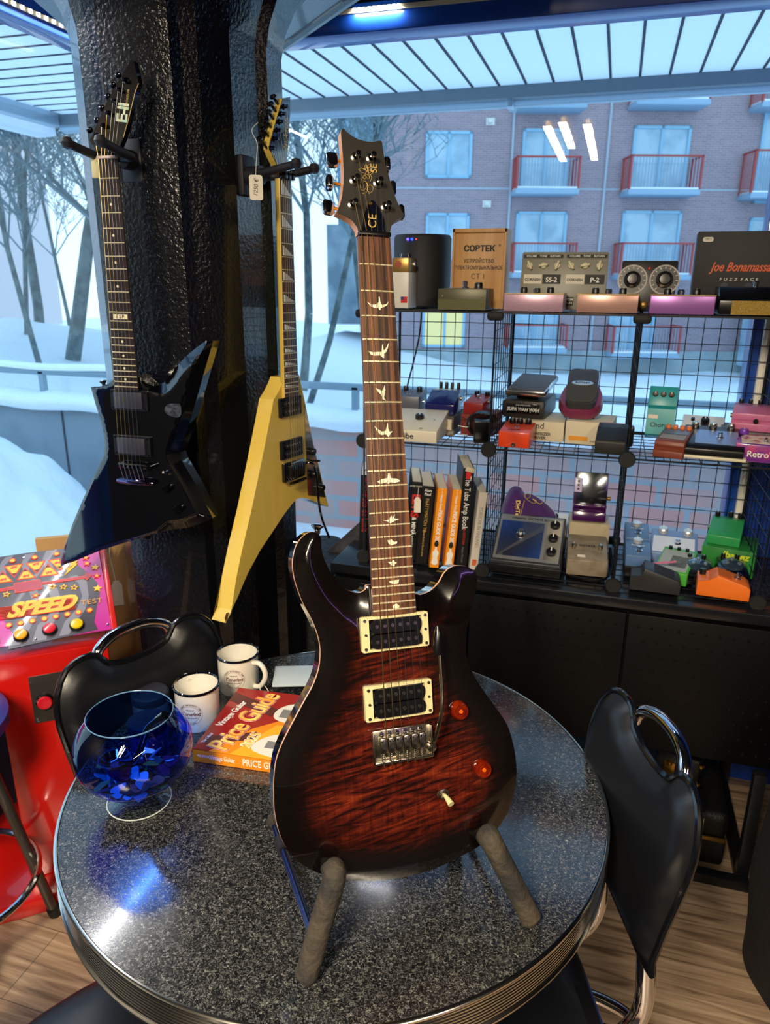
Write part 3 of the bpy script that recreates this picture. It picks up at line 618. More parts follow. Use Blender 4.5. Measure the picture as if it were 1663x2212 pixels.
tc_ = [(-0.0153,0.0058),(-0.0123,0.0219),(-0.0094,0.033),(-0.005,0.0425),(-0.0009,0.0479),(0.002,0.0481),(0.0048,0.0466),(0.011,0.0383),(0.0147,0.0276),(0.0168,0.0168),(0.0167,0.008)]
tr_ = obj('truss_rod_cover', add_prism(B(), tc_, -0.0062, -0.0044), mat('cover_blue_black', (10, 14, 26), 0.15, coat=0.8), g)
def ctext(s, p, size, m, parent, z, deg=0, **k):
    a = R(deg); return text(s, size, m, parent, TM((p[0], p[1], z), (math.cos(a), math.sin(a), 0), (-math.sin(a), math.cos(a), 0)), **k)
ctext('CE', (-0.0001,0.0214), 0.016, ink_gold, tr_, -0.0042, 86, bold=0.0, sx=0.95)
obj('cover_screw', add_cyl(B(), (*(-0.0015,0.044), -0.0044), (*(-0.0015,0.044), -0.0036), 0.002, n=12), brass, tr_)
ctext('SE', (0.0062,0.0904), 0.0125, ink_gold, hd, -0.006, 88, bold=0.012)
sig = [[(-0.0029,0.0724),(-0.0051,0.0658),(-0.0092,0.0609),(-0.013,0.0615),(-0.014,0.0668),(-0.0111,0.0716),(-0.0067,0.0724),(-0.0041,0.0683),(-0.0041,0.0613),(-0.0075,0.0574),(-0.0114,0.056)],[(-0.0028,0.0569),(0.0016,0.06),(0.0034,0.0647),(0.0007,0.0681),(-0.0026,0.0669),(-0.0048,0.0622),(-0.0023,0.0588)],[(-0.0145,0.0695),(-0.0082,0.0791),(-0.003,0.0869),(-0.0006,0.0893)],[(-0.0095,0.079),(-0.0063,0.0797),(-0.0051,0.0776),(-0.0075,0.0752),(-0.0093,0.0769)],[(-0.0062,0.0811),(-0.0029,0.0815),(-0.0006,0.079),(-0.0017,0.0765),(-0.0051,0.0773),(-0.0057,0.0794)],[(0.0,0.0726),(0.0023,0.0783),(0.0002,0.0818),(-0.0023,0.083),(0.0027,0.0853)],[(-0.008,0.0824),(-0.0144,0.0865),(-0.0101,0.0888),(-0.0031,0.0854),(-0.0003,0.0839)],[(-0.005,0.0858),(-0.0062,0.0911),(-0.0041,0.0941),(-0.0029,0.0887),(-0.0016,0.0852),(-0.0023,0.0924),(0.0004,0.0954)],[(0.0005,0.0818),(0.0037,0.0836),(0.0046,0.0862),(0.0016,0.0874),(-0.0011,0.0867)],[(-0.0077,0.0883),(-0.0009,0.0908),(0.004,0.0923)]]
bm = B()
for q in sig: add_tube(bm, [(x, y, -0.0058) for x, y in smooth_poly(q, 4, False)], 0.00030, 5)
obj('signature', bm, ink_gold, hd)
posts = [(-0.0249,0.041),(-0.0209,0.0719),(-0.0177,0.1018),(0.0028,0.1025),(0.0105,0.0714),(0.0194,0.0415)]
btn = [(-0.0547,0.0398),(-0.051,0.0715),(-0.0457,0.101),(0.0285,0.1022),(0.0352,0.0713),(0.0454,0.0412)]
for i, (px_, py_) in enumerate(posts):
    tn = obj('tuner', add_lathe(B(), [(0.0068, 0), (0.0068, 0.0012), (0.0045, 0.0024), (0.0045, 0.004)], (px_, py_, -0.0062), 20), nickel, g)
    obj('post', add_lathe(B(), [(0.0032, 0), (0.0032, 0.005), (0.0024, 0.0055), (0.0022, 0.0075), (0.0034, 0.009), (0.0034, 0.0115), (0, 0.012)], (px_, py_, -0.004), 16), chrome, tn)
    bx, by = btn[i]; s = -1 if i < 3 else 1
    obj('shaft', add_tube(B(), [(px_, py_, -0.024), (bx - s * 0.006, by, -0.018)], 0.0021, 8), brass, tn)
    a = (0.3, 1.45, 0.1, 1.3, 1.2, 1.2)[i]
    bm = B(); pf = []
    for q in range(24):
        th = 2 * PI * q / 24; pf.append((0.0085 * math.cos(th) * (1 + 0.0 * math.sin(th)), 0.0105 * (1 if abs(math.sin(th)) < .8 else 0.95) * math.sin(th)))
    mt = Matrix.Translation((bx, by, -0.018)) @ Matrix.Rotation(a, 4, 'Y')
    r1 = []
    for sc_, z in ((0.75, -0.0042), (1, -0.0018), (1, 0.0018), (0.75, 0.0042)):
        r1.append([bm.verts.new(mt @ Vector((p[0] * sc_, p[1] * sc_, z))) for p in rrect(-0.008, -0.0095, 0.008, 0.0095, 0.0045)])
    for u, v in zip(r1, r1[1:]):
        for q in range(len(u)): bm.faces.new((u[q], u[(q + 1) % len(u)], v[(q + 1) % len(u)], v[q]))
    bm.faces.new(r1[0]); bm.faces.new(r1[-1]); obj('button', bm, chrome, tn, angle=40)
birds = [[(-0.0148,-0.0836),(-0.0094,-0.0869),(-0.0048,-0.0867),(-0.0011,-0.0847),(0.0006,-0.0834),(0.001,-0.0765),(0.0023,-0.0765),(0.0029,-0.0833),(0.005,-0.087),(0.0104,-0.0855),(0.0143,-0.0822),(0.0116,-0.0873),(0.0062,-0.09),(0.0035,-0.0908),(0.0018,-0.0937),(-0.0005,-0.0909),(-0.005,-0.0911),(-0.0102,-0.0894)],[(-0.0169,-0.1459),(-0.0109,-0.1476),(-0.0036,-0.1469),(0.001,-0.1468),(0.0021,-0.1381),(0.0032,-0.1368),(0.0037,-0.1455),(0.0072,-0.1417),(0.0109,-0.1352),(0.0098,-0.1417),(0.0069,-0.1473),(0.0041,-0.1492),(0.0038,-0.1549),(0.0018,-0.1543),(-0.0013,-0.1512),(-0.0092,-0.152),(-0.0143,-0.1502)],[(-0.0095,-0.1931),(-0.0044,-0.1954),(-0.0013,-0.1972),(0.001,-0.1929),(0.0026,-0.1891),(0.0032,-0.1953),(0.0018,-0.2016),(0.0009,-0.2053),(0.0033,-0.2093),(-0.0012,-0.2072),(-0.0028,-0.2016),(-0.0072,-0.1978)],[(-0.0142,-0.2412),(-0.0099,-0.245),(-0.0042,-0.2488),(0.0005,-0.2476),(0.0029,-0.2402),(0.0041,-0.2377),(0.0042,-0.2452),(0.0057,-0.249),(0.0099,-0.2484),(0.0054,-0.2533),(0.0039,-0.2558),(0.0002,-0.252),(-0.0058,-0.2531),(-0.0108,-0.2487)],[(-0.0144,-0.3122),(-0.0088,-0.3093),(-0.0004,-0.3081),(0.0008,-0.3019),(0.0032,-0.302),(0.0042,-0.3083),(0.0128,-0.3094),(0.0173,-0.3127),(0.0092,-0.3147),(0.0026,-0.3137),(0.0008,-0.3157),(-0.0024,-0.3138),(-0.0107,-0.3152)],[(-0.0109,-0.3611),(-0.0052,-0.3619),(-0.0018,-0.3613),(0.0026,-0.356),(0.0032,-0.36),(0.0069,-0.3547),(0.0057,-0.3601),(0.0132,-0.361),(0.0064,-0.3633),(-0.0005,-0.3665),(-0.0036,-0.3635)],[(-0.0054,-0.3869),(-0.0033,-0.3878),(0.0001,-0.3865),(0.004,-0.3899),(0.0085,-0.3897),(0.0072,-0.3924),(-0.0004,-0.3943),(-0.0036,-0.3917)],[(-0.0062,-0.415),(-0.0008,-0.4154),(0.0007,-0.4132),(0.0027,-0.4133),(0.0034,-0.4157),(0.0063,-0.4168),(0.0032,-0.4189),(0.0022,-0.4212),(-0.001,-0.4201)],[(-0.0058,-0.4393),(0.0004,-0.4391),(0.0079,-0.4389),(0.0065,-0.4435),(0.0001,-0.4437),(-0.0056,-0.4417)],[(-0.0025,-0.4714),(0.0025,-0.4689),(0.0066,-0.4723),(0.0054,-0.4752),(-0.002,-0.4745)]]
for b_ in birds:
    obj('bird_inlay', add_prism(B(), b_, -0.002, 0.00025), pearl, g, angle=None)
strings(g, 0.637, [(p[0], p[1], 0.003) for p in posts], zb=0.0165, z0=0.0028)
ring_m = cream
def humbucker(t, cy, ang, zr, ringm=cream, cover=None, w=0.0915, h=0.0455, cx=0.0, poles=True, rows=(0.0097, -0.0097), bm_m=black_plastic, pole_m=nickel, open_=True, th=0.007):
    mt = Matrix.Translation((cx, cy, zr)) @ Matrix.Rotation(ang, 4, 'Z')
    bm = B(); o_ = rrect(-w / 2, -h / 2, w / 2, h / 2, 0.003); i_ = rrect(-0.0355, -0.0188, 0.0355, 0.0188, 0.001)
    A = [bm.verts.new((x, y, -th)) for x, y in o_]; Bq = [bm.verts.new((x, y, 0)) for x, y in o_]; Cq = [bm.verts.new((x * 0.985, y * 0.975, 0.0008)) for x, y in o_]; D = [bm.verts.new((x, y, 0.0008)) for x, y in i_]; E = [bm.verts.new((x, y, -th)) for x, y in i_]
    n = len(o_)
    for a, b in ((A, Bq), (Bq, Cq), (Cq, D), (D, E)):
        for q in range(n): bm.faces.new((a[q], a[(q + 1) % n], b[(q + 1) % n], b[q]))
    p = obj('pickup', bm, ringm, t, mtx=mt)
    if open_:
        for yy in rows:
            obj('coil', add_prism(B(), rrect(-0.0345, yy - 0.0088, 0.0345, yy + 0.0088, 0.0082), -0.006, 0.004), bm_m, p)
            for q in range(6):
                x = -0.026 + 0.0104 * q; obj('pole_screw', add_cyl(B(), (x, yy, 0.003), (x, yy, 0.0048), 0.0023, n=12), pole_m, p)
        obj('base_plate', add_box(B(), (0, 0, -0.0065), (0.072, 0.038, 0.001)), black_matt, p)
    else: obj('coil_cover', add_box(B(), (0, 0, 0.001), (0.0695, 0.0365, 0.009), bev=0.001), bm_m, p)
    for sx in (-1, 1):
        for sy in (-1, 1): obj('ring_screw', add_cyl(B(), (sx * (w / 2 - 0.0047), sy * (h / 2 - 0.0047), 0.0005), (sx * (w / 2 - 0.0047), sy * (h / 2 - 0.0047), 0.0018), 0.0021, n=12), nickel if ringm is cream else dark_chrome, p)
    if ringm is cream:
        for sx in (-1, 1): obj('height_screw', add_cyl(B(), (sx * 0.0405, 0.0, 0.0005), (sx * 0.0405, 0.0, 0.0022), 0.0018, n=12), nickel, p)
    return p
humbucker(g, -0.5055, 0, -0.0015); humbucker(g, -0.5935, 0, -0.0015)
# bridge
br_ = obj('bridge', add_box(B(), (0.001, -0.6495, -0.004), (0.078, 0.042, 0.003), bev=0.0008), nickel, g)
obj('bridge_edge', add_box(B(), (0.001, -0.669, -0.001), (0.080, 0.004, 0.009), bev=0.001), nickel, br_)
for sx in (-0.0385, 0.0405): obj('side_wall', add_box(B(), (sx, -0.650, -0.001), (0.0025, 0.040, 0.009), bev=0.0008), nickel, br_)
for q in range(6):
    x = -0.02625 + 0.0105 * q
    sd = obj('saddle', add_box(B(), (x, -0.6455, 0.004), (0.0098, 0.019, 0.009), bev=0.0012), nickel, br_)
    obj('saddle_hole', add_cyl(B(), (x, -0.6475, 0.0085), (x, -0.6475, 0.0087), 0.0025, n=14), black_matt, br_)
    for s in (-1, 1): obj('height_screw', add_cyl(B(), (x + s * 0.0031, -0.6395, 0.0085), (x + s * 0.0031, -0.6395, 0.0094), 0.0012, n=8), chrome, br_)
    bm = B()
    for c_ in range(6): add_cyl(bm, (x, -0.6555 - c_ * 0.0022, 0.003), (x, -0.6567 - c_ * 0.0022, 0.003), 0.0021, n=10)
    add_cyl(bm, (x, -0.655, 0.003), (x, -0.6735, 0.003), 0.0012, n=8); obj('spring_screw', bm, nickel, br_)
    obj('mount_screw', add_lathe(B(), [(0.0032, 0), (0.0026, 0.0022), (0, 0.0028)], (x, -0.6335, -0.0025), 14), chrome, br_)
arm = [(0.0377,-0.6569),(0.0415,-0.6484),(0.0457,-0.6248),(0.0495,-0.6051),(0.0521,-0.5852),(0.0527,-0.561),(0.0531,-0.5387)]
za = [0.0, 0.012, 0.02, 0.022, 0.02, 0.018, 0.016]
obj('tremolo_arm', add_tube(B(), smooth_poly([(x, y, z - 0.003) for (x, y), z in zip(arm, za)], 5, False), 0.0026, 10), mat('arm_steel', (170, 160, 140), 0.2, 1.0), g)
a0, a1 = [(0.0499,-0.5382),(0.0528,-0.5009)]
obj('arm_tip', add_tube(B(), [(a0[0], a0[1], 0.013), (a0[0], a0[1] + (a1[1] - a0[1]) * 0.2, 0.013), (a1[0], a0[1] + (a1[1] - a0[1]) * 0.75, 0.012), (a1[0], a1[1], 0.012)], [0.0040, 0.0058, 0.0052, 0.002], 14), black_plastic, g)
obj('arm_socket', add_lathe(B(), [(0.0062, -0.006), (0.0062, 0.002), (0.004, 0.003), (0, 0.003)], (*(0.0401,-0.659), 0.0), 18), nickel, g)
amber = mat('amber_knob', (84, 12, 3), 0.12, coat=1.0, mix=((140, 40, 6), 40, 0.45, 0.75)); amber_hi = mat('amber_knob_top', (214, 92, 22), 0.15, coat=1.0)
for p in [(0.0848,-0.6197),(0.1139,-0.7018)]:
    kb = obj('knob', add_lathe(B(), [(0.0128, 0), (0.0132, 0.002), (0.0118, 0.009), (0.0098, 0.0125), (0.0094, 0.0125), (0.0088, 0.0112), (0.0062, 0.0112), (0.0058, 0.0122), (0.0048, 0.0122), (0.0044, 0.0112), (0, 0.0112)], (p[0], p[1], -0.0115), 36), amber, g)
    obj('knob_center', add_lathe(B(), [(0.003, 0), (0.0022, 0.0016), (0, 0.002)], (p[0], p[1], -0.0003), 16), amber_hi, kb)
sw = (0.0569,-0.7266); st = (0.0593,-0.7339)
s_ = obj('selector_switch', add_lathe(B(), [(0.0112, 0), (0.0112, 0.0012), (0.0095, 0.0018), (0.0078, 0.0018), (0.0072, 0.004), (0.0052, 0.0045), (0.0045, 0.0075), (0.002, 0.0075)], (sw[0], sw[1], -0.011), 30), nickel, g)
obj('switch_tip', add_tube(B(), [(sw[0], sw[1], -0.004), (sw[0] + (st[0] - sw[0]) * 0.4, sw[1] + (st[1] - sw[1]) * 0.4, 0.003), (st[0], st[1], 0.010)], [0.0022, 0.0036, 0.0044], 14), cream, s_)
sb = (-0.0883,-0.3728)
bd = lambda p, d: add_lathe(B(), [(0.004, 0), (0.0042, 0.006), (0.0075, 0.009), (0.0085, 0.011), (0.006, 0.013), (0, 0.013)], (0, 0, 0), 20, Matrix.Translation(p) @ Vector((0, 0, 1)).rotation_difference(Vector(d)).to_matrix().to_4x4())
obj('strap_button', bd((sb[0], sb[1] - 0.002, -0.034), (0.1, 1, 0.1)), chrome, g)
eb = (0.0026,-0.8361)
obj('strap_button', bd((eb[0], eb[1] + 0.012, -0.036), (0, -1, 0)), dark_chrome, g)

# ---------------- guitar stand
foam = mat('foam_padding', (34, 32, 31), 0.8, bump=(90, 0.8, 0.005), mix=((62, 54, 43), 22, 0.4, 0.62))
rod_m = mat('stand_tube_steel', (60, 66, 92), 0.2, 0.9)
st_ = thing('guitar_stand', 'folding guitar stand with foam wrapped arms holding the sunburst guitar on the table', 'guitar stand', loc=(-0.18, 0.78, 0.76))
def wt(p): return Vector(p) - Vector((-0.18, 0.78, 0.76))
def gp(u, v, z): return FR([[0.80894,-0.14485,0.56977,-0.3042],[0.58643,0.26707,-0.7647,0.9476],[-0.0414,0.95273,0.30099,1.6308]]) @ Vector((u, v, z))
Lf = Vector((-0.284, 0.623, 0.775)); Lt = Vector((-0.2642,0.6674,0.883)); Rf = Vector((-0.035, 0.788, 0.775)); Rt = Vector((-0.0911,0.7932,0.875))
back = Vector((-0.58, 0.80, 0)).normalized()
for nm, F_, T_ in (('left', Lf, Lt), ('right', Rf, Rt)):
    d = (F_ - T_)
    obj('padded_arm', add_tube(B(), smooth_poly([wt(F_ + d.normalized() * 0.004), wt(F_), wt(F_ - d * 0.5), wt(T_), wt(T_ + Vector((0, 0, 0.004)) + back * 0.012)], 4, False), [0.006, 0.011, 0.0135, 0.0145] + [0.0145] * 11 + [0.0142, 0.008][:2], 14, cap=True), foam, st_)
    rear = T_ + back * 0.10 + Vector((0, 0, -0.012))
    obj('body_rest', add_tube(B(), [wt(T_ + Vector((0, 0, -0.008))), wt(T_ + back * 0.05 + Vector((0, 0, -0.012))), wt(rear)], 0.011, 12), foam, st_)
    foot = Vector((-0.432, 0.842, 0.778)) if nm == 'left' else Vector((-0.19, 1.01, 0.778))
    obj('rear_leg', add_tube(B(), [wt(rear), wt(foot + Vector((0.01, 0, 0.02))), wt(foot)], 0.012, 12), foam, st_)
    mid = F_ + (T_ - F_) * 0.30
    obj('brace_tube', add_tube(B(), [wt(mid), wt(mid + (foot - mid) * 0.95)], 0.0058, 12), rod_m, st_)
    obj('brace_collar', add_tube(B(), [wt(mid + (foot - mid) * 0.72), wt(mid + (foot - mid) * 0.82)], 0.0095, 12), black_matt, st_)
    obj('foot_cap', add_lathe(B(), [(0.0, -0.018), (0.010, -0.0165), (0.0135, -0.008), (0.012, 0.0)], wt(F_) + Vector((0, 0, 0.004)), 14), foam, st_)
obj('cross_tube', add_tube(B(), [wt(Lt + back * 0.10 + Vector((0, 0, -0.012))), wt(Rt + back * 0.10 + Vector((0, 0, -0.012)))], 0.008, 12), rod_m, st_)

# ---------------- black angular guitar on the pillar
g = thing('electric_guitar', 'black angular star shaped electric guitar hanging on the left face of the pillar', 'guitar', FR([[0.99956,0.00097,0.02966,-1.003],[0.02962,0.02622,-0.99922,1.374],[-0.00174,0.99966,0.02618,1.804]]))
ol = [(-0.0395,-0.4403),(-0.0549,-0.4499),(-0.0736,-0.4554),(-0.099,-0.4585),(-0.0922,-0.4917),(-0.0818,-0.5311),(-0.0769,-0.5631),(-0.0767,-0.5917),(-0.0824,-0.6147),(-0.0981,-0.6387),(-0.1268,-0.683),(-0.1567,-0.7329),(-0.1878,-0.7884),(-0.2145,-0.8427),(-0.2297,-0.8831),(-0.2336,-0.8974),(-0.1942,-0.8815),(-0.1157,-0.8444),(-0.0406,-0.8156),(0.0323,-0.7885),(0.0793,-0.7753),(0.1161,-0.7682),(0.1528,-0.7533),(0.1793,-0.7394),(0.1605,-0.7006),(0.1409,-0.6634),(0.1191,-0.6266),(0.1085,-0.6092),(0.1051,-0.5946),(0.114,-0.5749),(0.1422,-0.5106),(0.168,-0.4408),(0.1879,-0.3881),(0.2024,-0.3501),(0.1843,-0.3506),(0.1646,-0.3632),(0.1382,-0.3824),(0.1157,-0.4018),(0.0969,-0.425),(0.083,-0.4389),(0.0693,-0.4471),(0.0561,-0.4496),(0.0434,-0.4444),(0.0311,-0.4354),(0.0253,-0.4261)]
def hfe(d, x, y):
    k = max(0, min(1, (x - 0.04) / 0.04)); return -0.010 - (0.003 + 0.010 * k) * max(0, 1 - d / (0.006 + 0.018 * k))
slab('body', ol, hfe, -0.052, [mat('body_black_lacquer', (4, 5, 9), 0.05, coat=1.0)], g, step=0.007, edge=0.005, sides=((0, 0),), angle=22)
neck(g, 0, -0.49, 0.0425, 0.057, black_gloss, 0.019)
fretboard(g, 0.628, 22, 0.0425, 0.057, ebony)
obj('nut', add_box(B(), (0, 0.003, 0), (0.0425, 0.005, 0.009), bev=0.0006), mat('bone_nut', (226, 200, 190), 0.4), g)
for f in (3, 5, 7, 9, 15, 17, 19, 21):
    y = -(fretd(0.628, f) + fretd(0.628, f - 1)) / 2; obj('dot_inlay', add_cyl(B(), (0, y, -0.001), (0, y, 0.0004), 0.0026, n=16), pearl, g)
pl_ = obj('name_inlay', add_box(B(), (0, -(fretd(0.628, 12) + fretd(0.628, 11)) / 2, 0), (0.034, 0.010, 0.0006)), pearl, g)
ctext('ESP', (0, -(fretd(0.628, 12) + fretd(0.628, 11)) / 2), 0.0105, ink_black, pl_, 0.0005, 0, bold=0.02, sp=1.4)
hs = [(-0.0252,0.007),(-0.0285,0.0218),(-0.0406,0.0361),(0.0086,0.1056),(0.0356,0.1374),(0.0679,0.1729),(0.0731,0.1697),(0.0765,0.1516),(0.0803,0.1315),(0.0722,0.1191),(0.0528,0.072),(0.0377,0.0387),(0.0263,0.02),(0.0224,0.0055)]
hd = obj('headstock', add_prism(B(), resample(hs, 0.006), -0.019, -0.005), [black_gloss], g, angle=20)
bm = B(); add_tube(bm, [(x, y, -0.0048) for x, y in hs[8:12]], 0.0006, 5); obj('headstock_binding', bm, ink_gold, g)
ctext('E-II', (0.0413,0.0835), 0.034, mat('abalone_letter', (190, 232, 214), 0.2, mix=((240, 240, 200), 90, 0.4, 0.6)), hd, -0.0046, 76, bold=0.02, sp=0.85, shear=-0.1)
ctext('HORIZON', (0.0537,0.1088), 0.006, ink_gold, hd, -0.0046, 76)
tp = [(-0.0212,0.0435),(-0.0029,0.0606),(0.0113,0.0818),(0.0267,0.1015),(0.0404,0.1211),(0.0537,0.1375)]
for i, p in enumerate(tp):
    tn = obj('tuner', add_lathe(B(), [(0.006, 0), (0.006, 0.0015), (0.0035, 0.003), (0.0035, 0.012), (0, 0.0125)], (p[0], p[1], -0.005), 16), dark_chrome, g)
    a = Vector((-0.87, 0.5, 0)); q = Vector((p[0], p[1], -0.014)) + a * 0.026
    obj('button', add_box(B(), q, (0.012, 0.008, 0.012), rot=(0, 0, 0.5), bev=0.003), dark_chrome, tn)
strings(g, 0.630, [(p[0], p[1], 0.005) for p in tp], z0=0.0028, zb=0.009)
for i in range(6):
    x1 = -0.026 + 0.0105 * i; y = -0.6639
    obj('string_tail', add_tube(B(), [(x1, -0.630, 0.009), (x1 + 0.004, y, 0.004)], 0.0004, 5), string_steel, g)
ringb = mat('ring_black', (18, 18, 26), 0.3); emg = mat('pickup_satin_black', (44, 46, 58), 0.38)
c1 = (0.0003,-0.4819); c2 = (-0.0002,-0.5827)
humbucker(g, c1[1], 0, -0.006, ringb, cx=c1[0] * 0.5, open_=False, bm_m=emg, th=0.005); humbucker(g, c2[1], 0, -0.004, ringb, cx=c2[0] * 0.5, open_=False, bm_m=emg, th=0.007)
yb = -0.627; yt = -0.6649
b_ = obj('bridge', add_box(B(), (0.004, yb, 0.002), (0.082, 0.012, 0.009), bev=0.004), black_gloss, g)
for q in range(6): obj('saddle', add_box(B(), (-0.026 + 0.0105 * q, yb, 0.007), (0.006, 0.008, 0.004), bev=0.001), dark_chrome, b_)
for s in (-0.037, 0.045): obj('post', add_cyl(B(), (s, yb, -0.01), (s, yb, 0.008), 0.005, n=16), dark_chrome, b_)
obj('tailpiece', add_tube(B(), [(-0.043, yt, -0.002), (-0.03, yt + 0.001, 0.001), (0.035, yt + 0.001, 0.001), (0.049, yt, -0.002)], [0.005, 0.0075, 0.0075, 0.005], 14), mat('tail_black_chrome', (96, 90, 120), 0.08, 1.0), g)
for a, b, nm in ((672, 922, 'knob'), (735, 1040, 'knob')): pass
for p in [(0.0804,-0.6741),(0.1051,-0.7202)]:
    obj('knob', add_lathe(B(), [(0.0095, 0), (0.0092, 0.012), (0.0078, 0.015), (0, 0.0155)], (p[0], p[1], -0.010), 24), mat('knob_black_metal', (26, 26, 30), 0.15, 0.8), g)
p = (0.0835,-0.6392)
s_ = obj('selector_switch', add_lathe(B(), [(0.007, 0), (0.0065, 0.003), (0.004, 0.006)], (p[0], p[1], -0.010), 18), chrome, g); obj('switch_tip', add_tube(B(), [(p[0], p[1], -0.004), (p[0], p[1] + 0.006, 0.012)], 0.0028, 10), chrome, s_)
p = (0.1052,-0.4987)
bm = add_prism(B(), smooth_poly([(p[0] - 0.021, p[1]), (p[0] - 0.012, p[1] + 0.012), (p[0] + 0.008, p[1] + 0.015), (p[0] + 0.018, p[1] + 0.012), (p[0] + 0.018, p[1] - 0.010), (p[0] + 0.004, p[1] - 0.015), (p[0] - 0.014, p[1] - 0.010)], 4), -0.0102, -0.0094)
stk = obj('skull_sticker', bm, mat('sticker_grey', (34, 38, 48), 0.4, mix=((70, 74, 86), 90, 0.45, 0.6)), g)
for dx, dy in ((0.004, 0.004), (0.004, -0.005)): obj('sticker_eye', add_cyl(B(), (p[0] + dx, p[1] + dy, -0.0094), (p[0] + dx, p[1] + dy, -0.0091), 0.003, n=14), black_matt, stk)
sb = (-0.0729,-0.4545); obj('strap_button', bd((sb[0], sb[1] - 0.002, -0.025), (-0.2, 1, 0)), black_gloss, g)
sb = (0.004,-0.7989); obj('strap_button', bd((sb[0], sb[1] + 0.004, -0.025), (0.2, -1, 0)), black_gloss, g)
k_ = (-0.0366,-0.0121); obj('nut_guard', add_box(B(), (k_[0] + 0.002, k_[1], -0.012), (0.020, 0.042, 0.010), bev=0.003), cream, g)

# ---------------- yellow V guitar on the right face of the pillar
g = thing('electric_guitar', 'yellow offset V shaped electric guitar hanging on the right face of the pillar', 'guitar', FR([[0.17383,-0.00667,0.98475,-0.724],[0.98455,0.02244,-0.17364,1.617],[-0.02094,0.99973,0.01047,1.787]]))
yel = mat('yellow_lacquer', (220, 190, 88), 0.25, coat=0.4, spec=0.4)
ol = [(-0.0158,-0.431),(-0.0277,-0.4465),(-0.0446,-0.4634),(-0.0632,-0.4779),(-0.0842,-0.531),(-0.117,-0.6089),(-0.1656,-0.7206),(-0.2046,-0.7994),(-0.2323,-0.8636),(-0.2571,-0.9394),(-0.2773,-0.9545),(-0.2608,-0.938),(-0.2294,-0.9083),(-0.1897,-0.8652),(-0.1387,-0.8241),(-0.0787,-0.7879),(-0.0318,-0.7596),(0.0067,-0.7408),(0.0245,-0.7368),(0.0488,-0.7407),(0.0819,-0.753),(0.1247,-0.7732),(0.1722,-0.7954),(0.1527,-0.7429),(0.1281,-0.6747),(0.0968,-0.594),(0.0693,-0.4999),(0.0552,-0.459),(0.0455,-0.4301)]
ol = [p for p in ol]
def hfr(d, x, y): return -0.010 - 0.010 * max(0, 1 - d / 0.016)
slab('body', ol, lambda d, x, y: -0.010, -0.050, [yel], g, step=0.009, edge=0.006, sides=((0, 0), (-0.0005, -0.02)), angle=22)
neck(g, 0, -0.5, 0.042, 0.057, yel, 0.020)
rrb = mat('rosewood_dark', (84, 60, 54), 0.45, mix=((52, 34, 30), 9, 0.35, 0.7, (7, 0.4, 1)))
wf_ = fretboard(g, 0.648, 22, 0.0425, 0.057, rrb, end=0.476)
bm = B()
for s in (-1,): add_tube(bm, [(s * 0.0215, 0.0, -0.004), (s * 0.0287, -0.476, -0.004)], 0.0022, 6)
obj('neck_binding', bm, yel, g)
for f in (1, 3, 5, 7, 9, 12, 15, 17, 19, 21):
    y0 = -fretd(0.648, f - 1) - 0.004; y1 = -fretd(0.648, f) + 0.003; w = wf_(fretd(0.648, f)) / 2 - 0.004
    obj('fin_inlay', add_prism(B(), [(-w, y0), (w, y1), (-w, y1)], -0.002, 0.0004), mat('fin_pearl', (206, 214, 214), 0.2), g, angle=None)
hs = [(0.0018,0.1596),(0.016,0.1645),(0.0303,0.1687),(0.0288,0.1397),(0.0234,0.1107),(0.0168,0.0699),(0.0102,0.0403),(0.0064,0.011),(-0.0112,0.0087),(-0.0314,0.0285),(-0.0432,0.0407),(-0.0527,0.0525),(-0.0531,0.0626),(-0.0362,0.0942)]
hd = obj('headstock', add_prism(B(), resample(hs, 0.008), -0.020, -0.005), [yel], g, angle=20)
obj('headstock_face', add_prism(B(), [(0.97 * x, y) for x, y in hs], -0.0052, -0.0035), black_gloss, g, angle=20)
ctext('Jackson', (0.0085,0.0909), 0.022, ink_gold, hd, -0.0033, 84, shear=0.3)
tp = [(-0.0508,0.0543),(-0.0371,0.0744),(-0.0255,0.0929),(-0.016,0.1111),(-0.0071,0.128),(0.0029,0.1437)]
for i, p in enumerate(tp):
    tn = obj('tuner', add_lathe(B(), [(0.006, 0), (0.006, 0.0015), (0.0035, 0.003), (0.0035, 0.012), (0, 0.0125)], (p[0], p[1], -0.004), 14), dark_chrome, g)
    q = Vector((p[0], p[1], -0.012)) + Vector((-0.85, 0.5, 0)) * 0.030
    obj('button', add_box(B(), q, (0.014, 0.009, 0.014), rot=(0, 0.3, 0.5), bev=0.004), dark_chrome, tn)
    obj('shaft', add_tube(B(), [(p[0], p[1], -0.012), q], 0.003, 8), dark_chrome, tn)
lk = obj('locking_nut', add_box(B(), (0, 0.006, 0.001), (0.044, 0.015, 0.010), bev=0.001), black_gloss, g)
for q in (-0.014, 0, 0.014): obj('clamp', add_box(B(), (q, 0.006, 0.008), (0.011, 0.014, 0.006), bev=0.001), black_plastic, lk)
strings(g, 0.648, [(p[0], p[1], 0.005) for p in tp], z0=0.003, zb=0.010)
c1 = [(-0.0082,-0.5006),(-0.0112,-0.6025)]
for c_ in c1: humbucker(g, c_[1], 0, -0.005, ringb, cx=0.0, rows=(0.0097, -0.0097), pole_m=nickel, th=0.006)
yb = -0.655
fr_ = obj('bridge', add_box(B(), (0.002, yb - 0.002, -0.004), (0.088, 0.046, 0.010), bev=0.002), black_gloss, g)
for q in range(6): obj('saddle', add_box(B(), (-0.026 + 0.0105 * q, yb, 0.006), (0.0095, 0.030, 0.012), bev=0.0015), black_plastic, fr_)
